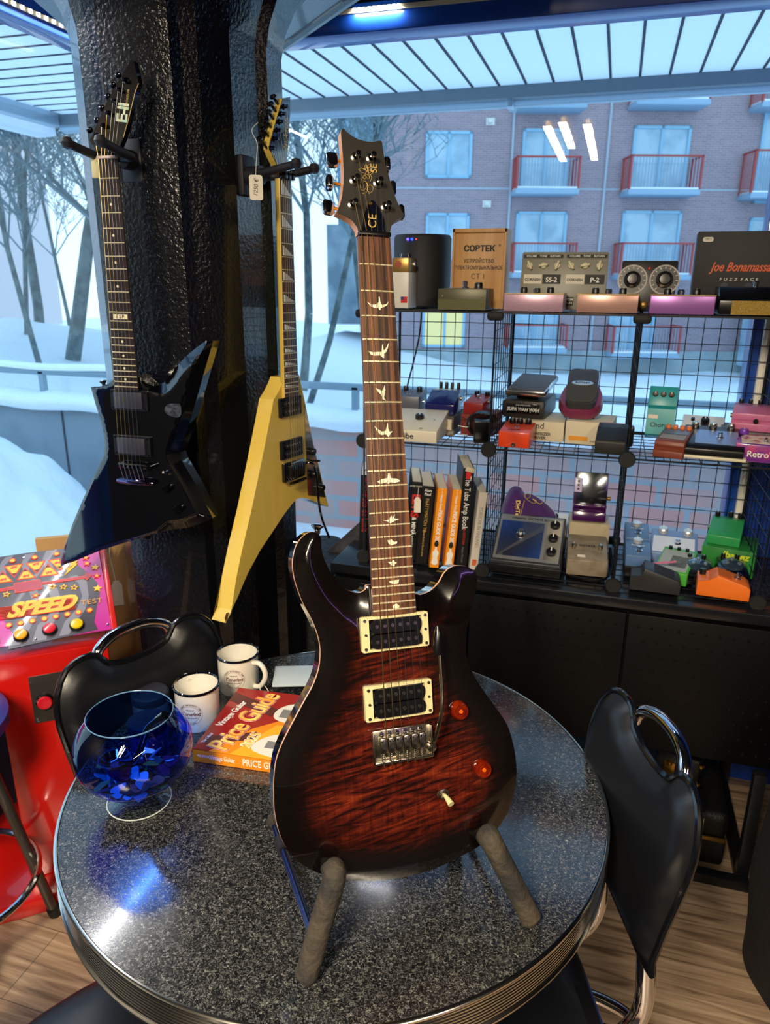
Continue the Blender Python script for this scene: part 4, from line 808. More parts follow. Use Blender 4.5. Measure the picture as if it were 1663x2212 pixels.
for q in range(6): obj('fine_tuner', add_cyl(B(), (-0.026 + 0.0105 * q, yb - 0.030, 0.004), (-0.026 + 0.0105 * q, yb - 0.026, 0.016), 0.0035, n=12), dark_chrome, fr_)
obj('tremolo_arm', add_tube(B(), smooth_poly([(0.040, yb + 0.006, 0.0), (0.050, yb + 0.008, 0.012), (0.060, yb - 0.01, 0.022), (0.066, yb - 0.12, 0.03), (0.10, yb - 0.20, 0.035)], 6, False), 0.0032, 10), black_gloss, g)
pg = [(0.0631,-0.499),(0.0648,-0.5886),(0.0674,-0.6623),(0.0709,-0.7382),(0.1542,-0.7638),(0.1327,-0.7042),(0.1052,-0.623),(0.0789,-0.5478)]
gd_ = obj('pickguard', add_prism(B(), pg, -0.0102, -0.008), mat('mirror_guard', (180, 172, 160), 0.12, 0.95), g, angle=None)
for p in [(0.0883,-0.6247),(0.0928,-0.6844),(0.1279,-0.7287)]: obj('knob', add_lathe(B(), [(0.0095, 0), (0.009, 0.013), (0.0075, 0.016), (0, 0.0165)], (p[0] - 0.006, p[1], -0.008), 20), black_plastic, gd_)
p = (0.1,-0.6515); obj('selector_switch', add_tube(B(), [(p[0] - 0.01, p[1], -0.008), (p[0], p[1], 0.012)], 0.003, 10), black_plastic, gd_)
obj('wing_chip', add_prism(B(), [(-0.2799,-0.941),(-0.2742,-0.9324),(-0.2654,-0.9328),(-0.2702,-0.9449),(-0.2771,-0.9517)], -0.0102, -0.0094), mat('chipped_wood', (118, 78, 30), 0.8), g)

# ---------------- wall hooks on the pillar
rub = mat('hook_rubber', (26, 27, 36), 0.55)
def hook(loc, rz, label):
    t = thing('guitar_hanger', label, 'guitar hanger', loc=loc, rz=rz, group=None)
    obj('wall_plate', add_box(B(), (0, 0.008, 0), (0.05, 0.02, 0.085), bev=0.006), rub, t)
    obj('swivel', add_cyl(B(), (0, 0, 0), (0, -0.035, 0), 0.02, n=20), rub, t)
    for s in (-1, 1):
        obj('prong', add_tube(B(), smooth_poly([(0, -0.03, 0), (s * 0.028, -0.04, 0), (s * 0.036, -0.075, 0.002), (s * 0.038, -0.145, 0.012)], 5, False), 0.0085, 12), rub, t)
        obj('prong_ball', add_lathe(B(), [(0, -0.012), (0.009, -0.009), (0.0125, 0), (0.009, 0.009), (0, 0.012)], (s * 0.038, -0.148, 0.013), 16), rub, t)
    return t
hook((-1.003, 1.455, 1.812), 0.0, 'black yoke hanger screwed to the pillar, holding the black angular guitar')
hook((-0.822, 1.632, 1.798), R(82), 'black yoke hanger on the right of the pillar, holding the yellow guitar')
# price tag of the yellow guitar
t = thing('price_tag', 'white string tag with a handwritten price hanging from the yellow guitar headstock', 'price tag', loc=(-0.7315,1.4823,1.7579))
tm = TM((0, 0, 0), (0.85, 0.5, 0), (0, 0, 1))
obj('card', add_prism(B(), rrect(-0.0135, -0.026, 0.0135, 0.022, 0.005), 0, 0.0005, tm), paper, t)
text('1250 €', 0.0115, ink_black, t, tm @ Matrix.Translation((0, -0.002, 0.0008)) @ Matrix.Rotation(R(84), 4, 'Z'), shear=0.2)
obj('tag_string', add_tube(B(), smooth_poly([tm @ Vector(v) for v in ((0, 0.018, 0), (0.003, 0.05, 0), (0.006, 0.08, 0), (-0.003, 0.105, -0.01), (0.01, 0.12, -0.01))], 4, False), 0.0006, 5), paper, t)

# ============================================================ DARK COUNTER AND MAT, added out of view to darken the guitar reflection
t = thing('added_dark_counter', 'unseen long black counter added behind the camera to darken the guitar reflection', 'counter', loc=(0.7, -1.0, 0))
obj('counter_body', add_box(B(), (0, -0.3, 0.46), (4.4, 0.6, 0.92), bev=0.01), mat('counter_black', (10, 10, 11), 0.6), t)
obj('counter_top', add_box(B(), (0, -0.3, 0.935), (4.5, 0.66, 0.03), bev=0.004), mat('counter_black'), t)
o = obj('added_dark_mat', add_box(B(), (0.5, -0.30, 0.006), (4.0, 1.3, 0.012), bev=0.003), mat('mat_black', (14, 14, 15), 0.9, bump=(200, 0.5))); tag(o, 'unseen black floor mat added below the camera to darken the guitar reflection', 'mat')  # added unseen, keeps the bright floor out of the lower guitar body's reflection
# ============================================================ TABLE
def m_granite():
    m = mat('granite_laminate', (40, 42, 46), 0.16, spec=0.6, coat=0.6); t = m.node_tree; b = t.nodes['Principled BSDF']
    co = t.nodes.new('ShaderNodeTexCoord'); n = t.nodes.new('ShaderNodeTexNoise'); n.inputs['Scale'].default_value = 260; n.inputs['Detail'].default_value = 5; n.inputs['Roughness'].default_value = 0.72
    n.inputs['Distortion'].default_value = 1.2
    t.links.new(co.outputs['Object'], n.inputs[0])
    r = ramp(t, n.outputs[0], [(0.40, (10, 11, 13)), (0.50, (34, 35, 37)), (0.59, (84, 84, 82)), (0.70, (150, 150, 144))])
    t.links.new(r.outputs[0], b.inputs['Base Color'])
    b.inputs['Coat Roughness'].default_value = 0.08
    r2 = ramp(t, n.outputs[0], [(0.4, (100, 100, 100)), (0.65, (130, 130, 130))]); t.links.new(r2.outputs[0], b.inputs['Roughness'])
    return m
TC = (-0.384, 0.996)
tb = thing('diner_table', 'round diner table with speckled dark granite top and ribbed chrome edge band', 'table', loc=(TC[0], TC[1], 0))
obj('tabletop', add_lathe(B(), [(0, 0.738), (0.440, 0.738), (0.4465, 0.742), (0.4465, 0.7585), (0.445, 0.76), (0, 0.76)], n=160), m_granite(), tb)
pf = [(0.446, 0.7035), (0.450, 0.7025), (0.4525, 0.705), (0.4525, 0.708), (0.4485, 0.7105)]
for k in range(8): z = 0.712 + k * 0.0052; pf += [(0.4475, z), (0.4495, z + 0.0015), (0.4495, z + 0.0035), (0.4475, z + 0.0046)]
pf += [(0.4485, 0.754), (0.4510, 0.7555), (0.4515, 0.759), (0.4495, 0.7612), (0.4465, 0.7612), (0.446, 0.7585)]
obj('edge_band', add_lathe(B(), pf, n=160), mat('band_steel', (200, 196, 186), 0.16, 1.0), tb, angle=50)
obj('apron', add_lathe(B(), [(0, 0.70), (0.43, 0.70), (0.44, 0.706), (0.44, 0.738)], n=96), black_satin, tb)
obj('column', add_lathe(B(), [(0.05, 0.04), (0.04, 0.08), (0.04, 0.68), (0.12, 0.70)], n=32), chrome, tb)
obj('base', add_lathe(B(), [(0, 0), (0.26, 0), (0.265, 0.012), (0.22, 0.03), (0.05, 0.05), (0, 0.05)], n=64), black_satin, tb)

# blue glass bowl
bx_, by_ = -0.674, 0.842
bglass = thin_glass('blue_glass', (0.085, 0.28, 1.0, 1), 1.0, 0.01, 1.5); cglass = thin_glass('clear_glass', (0.9, 0.94, 0.95, 1), 1.0, 0.01, 1.5)
bw = thing('glass_bowl', 'round cobalt blue glass bowl on a clear foot, full of guitar picks', 'bowl', loc=(bx_, by_, 0.76))
pr_ = []
for k in range(19):
    a = -1.45 + (1.45 + 0.80) * k / 18; pr_.append((max(0.0, 0.0925 * math.cos(a)), 0.103 + 0.078 * math.sin(a)))
pr_[0] = (0.004, pr_[0][1])
pr_.append((0.066, 0.1645))
obj('bowl', add_lathe(B(), pr_, n=72), bglass, bw, angle=60)
obj('rim', add_lathe(B(), [(0.0652, 0.1640), (0.0664, 0.1636), (0.0667, 0.1651), (0.0658, 0.1658), (0.0651, 0.1650), (0.0652, 0.1640)], n=72), mat('glass_rim_pale', (90, 130, 170), 0.1, spec=0.8), bw, angle=60)
obj('foot', add_lathe(B(), [(0.0, 0.024), (0.010, 0.018), (0.030, 0.006), (0.050, 0.003), (0.051, 0.0015), (0.049, 0.0005), (0.0, 0.0008)], n=60), cglass, bw, angle=60)
obj('foot_edge', add_tube(B(), [(0.0505 * math.cos(2 * PI * i / 60), 0.0505 * math.sin(2 * PI * i / 60), 0.0022) for i in range(60)], 0.0011, 8, closed=True), mat('glass_edge_grey', (178, 188, 186), 0.1, spec=0.8), bw)
rnd = random.Random(5)
pcols = [((30, 30, 34), 'black'), ((220, 225, 230), 'white'), ((170, 30, 40), 'red'), ((110, 30, 70), 'purple'), ((120, 160, 180), 'pale blue'), ((60, 60, 66), 'grey'), ((190, 150, 60), 'tortoiseshell')]
protos = []
pk = smooth_poly([(0, -0.014), (0.007, -0.004), (0.0115, 0.007), (0.006, 0.0125), (-0.006, 0.0125), (-0.0115, 0.007), (-0.007, -0.004)], 3)
for c, nme in pcols:
    me = bpy.data.meshes.new('guitar_pick'); bm = add_prism(B(), pk, -0.0006, 0.0006); bm.to_mesh(me); bm.free(); me.materials.append(mat('pick_' + nme.replace(' ', '_'), c, 0.35)); protos.append((me, nme))
for k in range(95):
    me, nme = protos[k % len(protos)]
    zz = 0.036 + 0.026 * (k / 95); rr = math.sqrt(max(0, 1 - ((zz - 0.103) / 0.078) ** 2)) * 0.0925 - 0.014
    a = rnd.uniform(0, 2 * PI); q = math.sqrt(rnd.random()) * rr
    o = bpy.data.objects.new('guitar_pick', me); C.objects.link(o)
    o.location = (bx_ + q * math.cos(a), by_ + q * math.sin(a), 0.76 + zz); o.rotation_euler = (rnd.uniform(-.5, .5), rnd.uniform(-.5, .5), rnd.uniform(0, 6.28))
    tag(o, nme + ' guitar pick heaped at the bottom of the blue glass bowl', 'guitar pick', 'guitar picks heaped in the blue glass bowl' if False else nme + ' guitar picks in the blue glass bowl')
sc_ = thing('scoop', 'glossy black scoop resting in the blue glass bowl', 'scoop', loc=(bx_, by_, 0.76))
obj('handle', add_tube(B(), smooth_poly([(-0.028, 0.0, 0.066), (0.0, 0.0, 0.078), (0.018, 0.0, 0.115), (0.032, 0.002, 0.145), (0.062, 0.004, 0.171)], 5, False), [0.006] * 10 + [0.0062] * 8 + [0.0075] * 3, 12), black_gloss, sc_)
obj('scoop_bowl', add_lathe(B(), [(0.0, 0), (0.018, 0.003), (0.026, 0.014), (0.024, 0.014), (0.016, 0.005), (0, 0.002)], (-0.04, 0, 0.058), 24), black_gloss, sc_)
# round black tins
tin_b = mat('tin_silver', (150, 158, 166), 0.3, 0.8)
for (x, y, l) in ((-0.803, 1.068, 'black topped round silver tin at the table edge behind the blue bowl'), (-0.752, 0.985, 'black topped round silver tin seen through the blue glass bowl')):
    t = thing('round_tin', l, 'tin', loc=(x, y, 0.76))
    obj('tin_body', add_lathe(B(), [(0, 0), (0.034, 0), (0.035, 0.002), (0.035, 0.038), (0, 0.038)], n=40), tin_b, t)
    obj('lid', add_lathe(B(), [(0.0355, 0.030), (0.0365, 0.032), (0.0362, 0.046), (0.033, 0.0485), (0, 0.049)], n=40), mat('lid_soft_black', (20, 22, 34), 0.7, bump=(300, 0.4)), t)

def wrap(q, r, z0=0.0):
    for v in q.data.vertices:
        x = v.co.x; zz = v.co.z; a = x / r; v.co.x = math.sin(a) * (r + zz); v.co.z = math.cos(a) * (r + zz)
enamel = mat('white_enamel', (226, 222, 210), 0.18, coat=0.5)
logo_m = mat('logo_brown', (108, 62, 60), 0.5)
def mug(x, y, rot, lrot, label):
    t = thing('enamel_mug', label, 'mug', loc=(x, y, 0.76))
    obj('cup', add_lathe(B(), [(0, 0.002), (0.038, 0.002), (0.0405, 0.0), (0.0415, 0.003), (0.0415, 0.080), (0.0405, 0.080), (0.0402, 0.006), (0, 0.005)], n=56), enamel, t)
    obj('rim', add_tube(B(), [(0.0425 * math.cos(2 * PI * i / 56), 0.0425 * math.sin(2 * PI * i / 56), 0.0805) for i in range(56)], 0.0026, 8, closed=True), black_gloss, t)
    hz = Matrix.Rotation(rot, 4, 'Z')
    pts = [hz @ Vector(v) for v in smooth_poly([(0.040, 0, 0.068), (0.058, 0, 0.070), (0.070, 0, 0.056), (0.068, 0, 0.036), (0.055, 0, 0.018), (0.040, 0, 0.014)], 5, False)]
    obj('handle', add_tube(B(), pts, 0.0052, 12), enamel, t)
    rl_ = Matrix.Rotation(lrot, 4, 'Z')
    base = rl_ @ TM((0, 0, 0.040), (1, 0, 0), (0, 0, 1))     # text plane through the axis, facing -y
    lg = None
    def ring(r):
        bm = B(); n = 60; a = [bm.verts.new((r * math.cos(2 * PI * i / n), r * math.sin(2 * PI * i / n), 0.0003)) for i in range(n)]; b = [bm.verts.new(((r - 0.0005) * math.cos(2 * PI * i / n), (r - 0.0005) * math.sin(2 * PI * i / n), 0.0003)) for i in range(n)]
        for i in range(n): bm.faces.new((a[i], a[(i + 1) % n], b[(i + 1) % n], b[i]))
        q = obj('logo_ring', bm, logo_m, t, angle=None); wrap(q, 0.0415); q.matrix_local = base; return q
    ring(0.0225); ring(0.0172)
    for s, yy, size, sh in (('Tonefest', 0.0, 0.0105, 0.35), ('HELSINKI', 0.0085, 0.0038, 0), ('GUITAR GALLERY', -0.0078, 0.0036, 0)):
        q = text(s, size, logo_m, t, Matrix.Identity(4), shear=sh, bold=0.015 if size > .01 else 0)
        for v in q.data.vertices: v.co.y += yy; v.co.z += 0.0003
        wrap(q, 0.0415); q.matrix_local = base
    for s, a0, d in (('VINTAGE INSTRUMENTS, AMPS', 158, -1), ('EFFECTS & MORE', 222, 1)):
        for i, ch in enumerate(s):
            if ch == ' ': continue
            a = R(a0 + d * i * 5.8); q = text(ch, 0.0036, logo_m, t, Matrix.Identity(4)); c_, s_ = math.cos(a - d * -PI / 2 * 0), math.sin(a)
            ro = a - PI / 2 if d < 0 else a + PI / 2
            for v in q.data.vertices:
                X_, Y_ = v.co.x, v.co.y; v.co.x = X_ * math.cos(ro) - Y_ * math.sin(ro) + 0.0198 * math.cos(a); v.co.y = X_ * math.sin(ro) + Y_ * math.cos(ro) + 0.0198 * math.sin(a); v.co.z += 0.0003
            wrap(q, 0.0415); q.matrix_local = base
    return t
mug(-0.700, 1.072, R(140), R(12), 'white enamel mug with black rim nearest the blue bowl, handle turned left')
mug(-0.684, 1.207, R(-12), R(15), 'white enamel mug with black rim at the back, its handle turned to the right')

# price guide lying on the table
bkm = TM((-0.643, 0.957, 0.7605), (math.cos(R(5)), math.sin(R(5)), 0), (-math.sin(R(5)), math.cos(R(5)), 0))
bk = thing('paperback_book', 'thick red and orange price guide lying flat beside the mugs', 'book', bkm)
BWd, BH, BT = 0.275, 0.208, 0.026
obj('pages', add_box(B(), (BWd / 2, BH / 2 + 0.001, BT / 2), (BWd - 0.002, BH - 0.003, BT - 0.002)), paper, bk)
spine_m = mat('cover_orange', (236, 140, 24), 0.35, coat=0.4); red_c = mat('cover_red', (158, 26, 28), 0.3, coat=0.5); yel_c = mat('cover_yellow', (244, 176, 40), 0.35, coat=0.5)
cv = obj('cover', add_box(B(), (BWd / 2, BH / 2, BT - 0.0004), (BWd, BH, 0.0008)), red_c, bk)
obj('cover', add_box(B(), (BWd / 2, BH / 2, 0.0004), (BWd, BH, 0.0008)), red_c, bk)
obj('spine', add_box(B(), (BWd / 2, 0.0004, BT / 2), (BWd, 0.0008, BT)), spine_m, bk)
def flat(poly, m, z=BT + 0.0002, nm='cover_print', par=None): return obj(nm, add_prism(B(), poly, z - 0.0002, z), m, par or cv, angle=None)
SH = 0.05
_flat = flat
def flat(poly, m, z=BT + 0.0002, nm='cover_print', par=None): return _flat([(min(max(x - SH, 0.0), BWd), y) for x, y in poly], m, z, nm, par)
flat([(0.08, 0.0), ((BWd+0.05), 0.0), ((BWd+0.05), 0.13), (0.19, 0.13), (0.13, 0.08)], mat('cover_orange'))
flat([(0.12, 0.0), (0.20, 0.0), ((BWd+0.05), 0.06), ((BWd+0.05), 0.10), (0.17, 0.10)], yel_c, BT + 0.0004)
wpg = mat('print_white_guitar', (232, 226, 214), 0.4)
flat(smooth_poly([(0.155, 0.018), (0.24, 0.002), ((BWd+0.05), 0.01), ((BWd+0.05), 0.05), (0.205, 0.075), (0.16, 0.055)], 4), wpg, BT + 0.0006)
flat(smooth_poly([(0.16, 0.118), (0.22, 0.108), ((BWd+0.05), 0.11), ((BWd+0.05), 0.17), (0.20, 0.178), (0.158, 0.155)], 4), wpg, BT + 0.0006)
for (x0, y0, x1, y1) in ((0.172, 0.03, 0.198, 0.05), (0.165, 0.125, 0.20, 0.152)): flat([(x0, y0), (x1, y0), (x1, y1), (x0, y1)], mat('print_pickup_grey', (130, 128, 126), 0.4), BT + 0.0008)
dkb = mat('print_fretboard', (92, 40, 34), 0.4)
flat([(0.065, 0.018), (0.15, 0.05), (0.142, 0.072), (0.058, 0.04)], dkb, BT + 0.0006); flat([(0.01, 0.16), (0.15, 0.125), (0.155, 0.15), (0.02, 0.19)], dkb, BT + 0.0006)
a = R(66); BX_ = (math.cos(a), math.sin(a), 0); BY_ = (-math.sin(a), math.cos(a), 0)
grad = mat('title_orange_fill', (250, 172, 60), 0.4, mix=((252, 226, 120), 26, 0.4, 0.6))
for s, x, y, sz, col, sh in (('Price Guide', 0.055, 0.102, 0.052, ink_white, 0.0), ('Price Guide', 0.055, 0.102, 0.052, grad, 0.1), ('2025', 0.092, 0.052, 0.026, ink_white, 0), ('2025', 0.092, 0.052, 0.026, grad, 0), ('Vintage Guitar', 0.026, 0.122, 0.017, ink_white, 0.0), ('The Official', 0.017, 0.062, 0.009, ink_white, 0)):
    pass
def btxt(s, x, y, sz, col, z, bold): text(s, sz, col, cv, TM((x, y, z), (0.17, 0.985, 0), (-0.985, 0.17, 0)), bold=bold, sx=0.80 if sz > .04 else 0.9, sp=0.92)
btxt('Price Guide', 0.060, 0.103, 0.056, ink_white, BT + 0.0010, 0.045); btxt('Price Guide', 0.060, 0.103, 0.056, mat('title_red_line', (200, 50, 20), 0.4), BT + 0.0014, 0.035); btxt('Price Guide', 0.060, 0.103, 0.056, grad, BT + 0.0018, 0.012)
btxt('2025', 0.092, 0.047, 0.027, ink_white, BT + 0.0010, 0.05); btxt('2025', 0.092, 0.047, 0.027, grad, BT + 0.0014, 0.01)
btxt('Vintage Guitar', 0.024, 0.118, 0.0185, ink_white, BT + 0.0010, 0.02); btxt('The Official', 0.012, 0.035, 0.008, ink_white, BT + 0.0010, 0.01)
text('PRICE GUIDE 2025', 0.019, ink_white, bk, TM((0.093, -0.0006, BT / 2), (1, 0, 0), (0, 0, 1)), align='LEFT', bold=0.01, sx=0.72)
text('Vintage Guitar', 0.013, ink_white, bk, TM((0.032, -0.0006, BT / 2 + 0.001), (1, 0, 0), (0, 0, 1)), align='LEFT', bold=0.01, sx=0.62)
text('THE OFFICIAL', 0.0065, ink_white, bk, TM((0.008, -0.0006, BT / 2 + 0.001), (1, 0, 0), (0, 0, 1)), align='LEFT', sx=0.6)
# clear lidded box and tag behind
t = thing('plastic_box', 'small clear plastic box standing behind the price guide', 'box', loc=(-0.565, 1.245, 0.76), rz=R(20))
cpl = thin_glass('clear_plastic', (0.86, 0.9, 0.93, 1), 1.0, 0.08, 1.5)
obj('box_body', add_box(B(), (0, 0, 0.012), (0.10, 0.075, 0.022), bev=0.004), cpl, t); obj('lid', add_box(B(), (0, 0, 0.0255), (0.104, 0.079, 0.005), bev=0.002), mat('frosted_plastic', (186, 200, 208), 0.3), t)
t = thing('string_tag', 'blank white tag on a string loop lying at the back edge of the price guide', 'tag', loc=(-0.60, 1.187, 0.762), rz=R(-18))
obj('card', add_box(B(), (0.02, 0, 0.001), (0.05, 0.022, 0.001), bev=0.0004), paper, t)
obj('tag_string', add_tube(B(), smooth_poly([(-0.004, 0, 0.002), (-0.02, 0.006, 0.012), (-0.03, 0.0, 0.022), (-0.022, -0.008, 0.012), (-0.004, 0, 0.002)], 5, False), 0.0008, 5), paper, t)

# ============================================================ CHAIRS
vinyl = mat('black_vinyl', (15, 16, 20), 0.36, bump=(240, 0.12, 0.001)); vin_e = mat('black_vinyl_edge', (10, 11, 14), 0.2, coat=0.4)
def chair(label, x, y, rz, group=None):
    """faces +y; the grab handle sits in a notch of the top edge"""
    t = thing('diner_chair', label, 'chair', loc=(x, y, 0), rz=rz, group=group)
    W2, zb, zt = 0.184, 0.615, 0.90
    out = [(-0.148, zb), (0.148, zb), (0.168, zb + 0.025), (W2 - 0.012, 0.70), (W2, 0.80), (0.176, 0.855), (0.15, 0.892), (0.115, 0.902), (0.085, 0.895), (0.066, 0.872), (0.035, 0.862), (0, 0.860), (-0.035, 0.862), (-0.066, 0.872), (-0.085, 0.895), (-0.115, 0.902), (-0.15, 0.892), (-0.176, 0.855), (-W2, 0.80), (-W2 + 0.012, 0.70), (-0.168, zb + 0.025)]
    out = smooth_poly(out, 4)
    def curve(px, pz, d): return Vector((px, -0.232 + 0.35 * px * px - (pz - zb) * 0.16 + d, pz))
    def shell(inner, dirn):
        o = slab('backrest', out, lambda d, a, b: 0.0, -0.001, vinyl, t, step=0.02, edge=0.014)
        me = o.data; n = len(me.vertices)
        for v in me.vertices:
            d = pdist(v.co.x, v.co.y, out); h = (0.026 * (1 - max(0, 1 - d / 0.035) ** 2.2)) if v.co.z > -0.0005 else -0.012 * (1 - max(0, 1 - d / 0.02) ** 2)
            v.co = curve(v.co.x, v.co.y, h)
        return o
    bk_ = shell(True, 1)
    obj('piping', add_tube(B(), [curve(a, b, 0.004) for a, b in out[::2]], 0.0055, 8, closed=True), vin_e, bk_)
    obj('grab_handle', add_tube(B(), smooth_poly([curve(-0.085, 0.872, -0.008), curve(-0.075, 0.896, -0.008), curve(-0.042, 0.910, -0.012), curve(0, 0.913, -0.014), curve(0.042, 0.910, -0.012), curve(0.075, 0.896, -0.008), curve(0.085, 0.872, -0.008)], 4, False), 0.0105, 14), chrome, t)
    obj('handle_rivet', add_cyl(B(), curve(0.084, 0.886, -0.018), curve(0.084, 0.886, -0.026), 0.006, n=14), brass, t)
    seat = slab('seat', smooth_poly([(-0.17, -0.18), (0.17, -0.18), (0.205, -0.10), (0.21, 0.08), (0.17, 0.19), (0.08, 0.215), (-0.08, 0.215), (-0.17, 0.19), (-0.21, 0.08), (-0.205, -0.10)], 4), lambda d, a, b: 0.475 - 0.030 * max(0, 1 - d / 0.05) ** 2.4, 0.425, vinyl, t, step=0.025, edge=0.016)
    obj('seat_band', add_tube(B(), [(a, b, 0.432) for a, b in smooth_poly([(-0.17, -0.18), (0.17, -0.18), (0.205, -0.10), (0.21, 0.08), (0.17, 0.19), (0.08, 0.215), (-0.08, 0.215), (-0.17, 0.19), (-0.21, 0.08), (-0.205, -0.10)], 4)], 0.008, 8, closed=True), chrome, seat)
    for s in (-1, 1):
        obj('back_tube', add_tube(B(), smooth_poly([(s * 0.10, -0.262, 0.70), (s * 0.10, -0.250, 0.60), (s * 0.10, -0.258, 0.46), (s * 0.10, -0.22, 0.395), (s * 0.10, -0.14, 0.388), (s * 0.10, 0.0, 0.41)], 5, False), 0.0155, 14), chrome, t)
        obj('stay', add_tube(B(), [(s * 0.10, -0.175, 0.43), (s * 0.10, -0.232, 0.40)], 0.009, 10), black_satin, t)
        obj('leg', add_tube(B(), smooth_poly([(s * 0.10, -0.02, 0.41), (s * 0.15, 0.10, 0.40), (s * 0.185, 0.17, 0.33), (s * 0.195, 0.195, 0.15), (s * 0.19, 0.19, 0.03), (s * 0.17, 0.15, 0.013), (s * 0.16, 0.02, 0.013)], 5, False), 0.0125, 12), chrome, t)
        obj('leg', add_tube(B(), smooth_poly([(s * 0.10, 0.0, 0.405), (s * 0.14, -0.10, 0.38), (s * 0.175, -0.16, 0.30), (s * 0.19, -0.20, 0.12), (s * 0.185, -0.19, 0.03), (s * 0.17, -0.15, 0.013), (s * 0.16, -0.02, 0.013)], 5, False), 0.0125, 12), chrome, t)
    return t
# backrest normal (+y) turned to the table
chair('black padded diner chair with chrome handle, its backrest behind the blue bowl', -0.60, 1.0, R(-113))
chair('black padded diner chair with chrome handle at the right of the table', -0.130, 0.965, R(112))
rc_ = bpy.data.objects['diner_chair.001']; bpy.context.view_layer.update(); iv = rc_.matrix_world.inverted()
obj('leg_hoop', add_tube(B(), smooth_poly([iv @ Vector(v) for v in ((-0.12, 0.93, 0.3), (-0.066, 1.021, 0.3), (-0.021, 1.073, 0.3), (0.045, 1.101, 0.3), (0.104, 1.098, 0.3), (0.153, 1.069, 0.3), (0.16, 0.98, 0.3))], 5, False), 0.011, 12), chrome, rc_)
chair('black padded diner chair showing only its seat in the lower left corner', -0.60, 0.565, R(-26))

# ============================================================ ARCADE CABINET
red_g = mat('cabinet_red', (196, 22, 14), 0.22, coat=0.6); red_t = mat('trim_red', (200, 34, 30), 0.3, coat=0.4)
am = thing('arcade_cabinet', 'red arcade cabinet with a sloping SPEED TEST button panel at the left window', 'arcade machine', FR([[0.77002,0.0,0.63802,-1.256],[0.63802,0.0,-0.77002,1.191],[0.0,1.0,-0.0,0.0]]))
# local axes: x along the front, y up, z towards the viewer
obj('pedestal', add_box(B(), (0.075, 0.375, -0.25), (0.26, 0.65, 0.344), bev=0.006), red_g, am)
obj('plinth', add_box(B(), (-0.12, 0.025, -0.26), (0.72, 0.05, 0.52), bev=0.006), red_g, am)
hd_p = [(0.69, -0.062), (0.695, -0.042), (0.738, -0.042), (0.744, -0.052), (0.874, -0.298), (0.884, -0.305), (0.884, -0.33), (0.80, -0.44), (0.69, -0.44)]
mt = Matrix(((0, 0, 1, 0), (0, 1, 0, 0), (1, 0, 0, 0), (0, 0, 0, 1)))
obj('head', add_prism(B(), hd_p, -0.60, 0.2379, mt), red_t, am, angle=20)
pan = bpy.data.objects.new('control_panel', None)
bpy.data.objects.remove(pan)
MPm = FR([[0.77002,-0.56359,0.29905,-1.29109],[0.63802,0.6802,-0.36092,1.23335],[0.0,0.46872,0.88335,0.745]]); AMm = FR([[0.77002,0.0,0.63802,-1.256],[0.63802,0.0,-0.77002,1.191],[0.0,1.0,-0.0,0.0]]); loc = AMm.inverted() @ MPm
PW0, PW1, PH = -0.58, 0.2175, 0.2875
mag = mat('panel_magenta', (190, 36, 150), 0.3, coat=0.4); gr1 = mat('panel_dark_grey', (66, 64, 76), 0.3, coat=0.4); gr2 = mat('panel_light_grey', (122, 122, 136), 0.3, coat=0.4)
p_or = mat('panel_orange', (226, 66, 20), 0.35); p_ye = mat('panel_yellow', (252, 196, 40), 0.35); p_cr = mat('panel_crimson', (168, 24, 58), 0.3); p_br = mat('panel_brown', (98, 32, 26), 0.4)
pn = obj('control_panel', add_prism(B(), [(PW0, 0.0), (PW1, 0.0), (0.2088, PH), (PW0, PH)], 0.0, 0.003), mag, am, mtx=loc, angle=None)
def pp(poly, m, z, nm='panel_art'): return obj(nm, add_prism(B(), poly, 0.0, z), m, pn, angle=None)
def Pz(l): return l
# grey field and waves (traced on the panel)
fld = [(-0.0132,-0.0118),(-0.0029,0.0308),(-0.0185,0.0719),(-0.0305,0.103),(-0.03,0.2875),(0.0358,0.2905),(0.1203,0.2906),(0.1488,0.2855),(0.1492,0.2549),(0.1541,0.2257),(0.1768,0.192),(0.1966,0.1561),(0.2,0.1161),(0.187,0.0655),(0.1798,0.0302),(0.1863,0.0043),(0.0893,-0.003)]
pp(fld, gr1, 0.0036)
for wv in [[(-0.0112,-0.0028),(0.0033,0.0392),(0.0306,0.0831),(0.0422,0.1249),(0.0348,0.1643),(0.014,0.1884),(0.0291,0.1948),(0.0539,0.1605),(0.0632,0.1207),(0.0533,0.0784),(0.0272,0.0243),(0.0126,-0.0027)],[(0.0386,-0.0002),(0.0523,0.047),(0.0782,0.0733),(0.0864,0.116),(0.0795,0.1555),(0.0588,0.1797),(0.0764,0.1857),(0.1012,0.1559),(0.1098,0.1113),(0.0989,0.066),(0.0763,0.0278),(0.069,-0.0013)],[(0.0979,0.0035),(0.1126,0.0443),(0.1423,0.0777),(0.158,0.1168),(0.1521,0.1616),(0.1315,0.1878),(0.1496,0.1907),(0.1724,0.164),(0.1732,0.1138),(0.1613,0.0708),(0.133,0.0328),(0.1208,0.0042)],[(-0.0257,0.2705),(-0.0148,0.2848),(0.0026,0.2849),(-0.0194,0.2531),(-0.0153,0.2285),(-0.0302,0.2156),(-0.0301,0.2551)],[(0.029,0.2851),(0.0535,0.2873),(0.035,0.2593),(0.0405,0.2179),(0.0274,0.214),(0.0195,0.2507)],[(0.0805,0.2892),(0.1031,0.2885),(0.0882,0.2577),(0.0976,0.2199),(0.1207,0.193),(0.1007,0.1905),(0.0757,0.2241),(0.0704,0.261)]]: pp(wv, gr2, 0.0040)
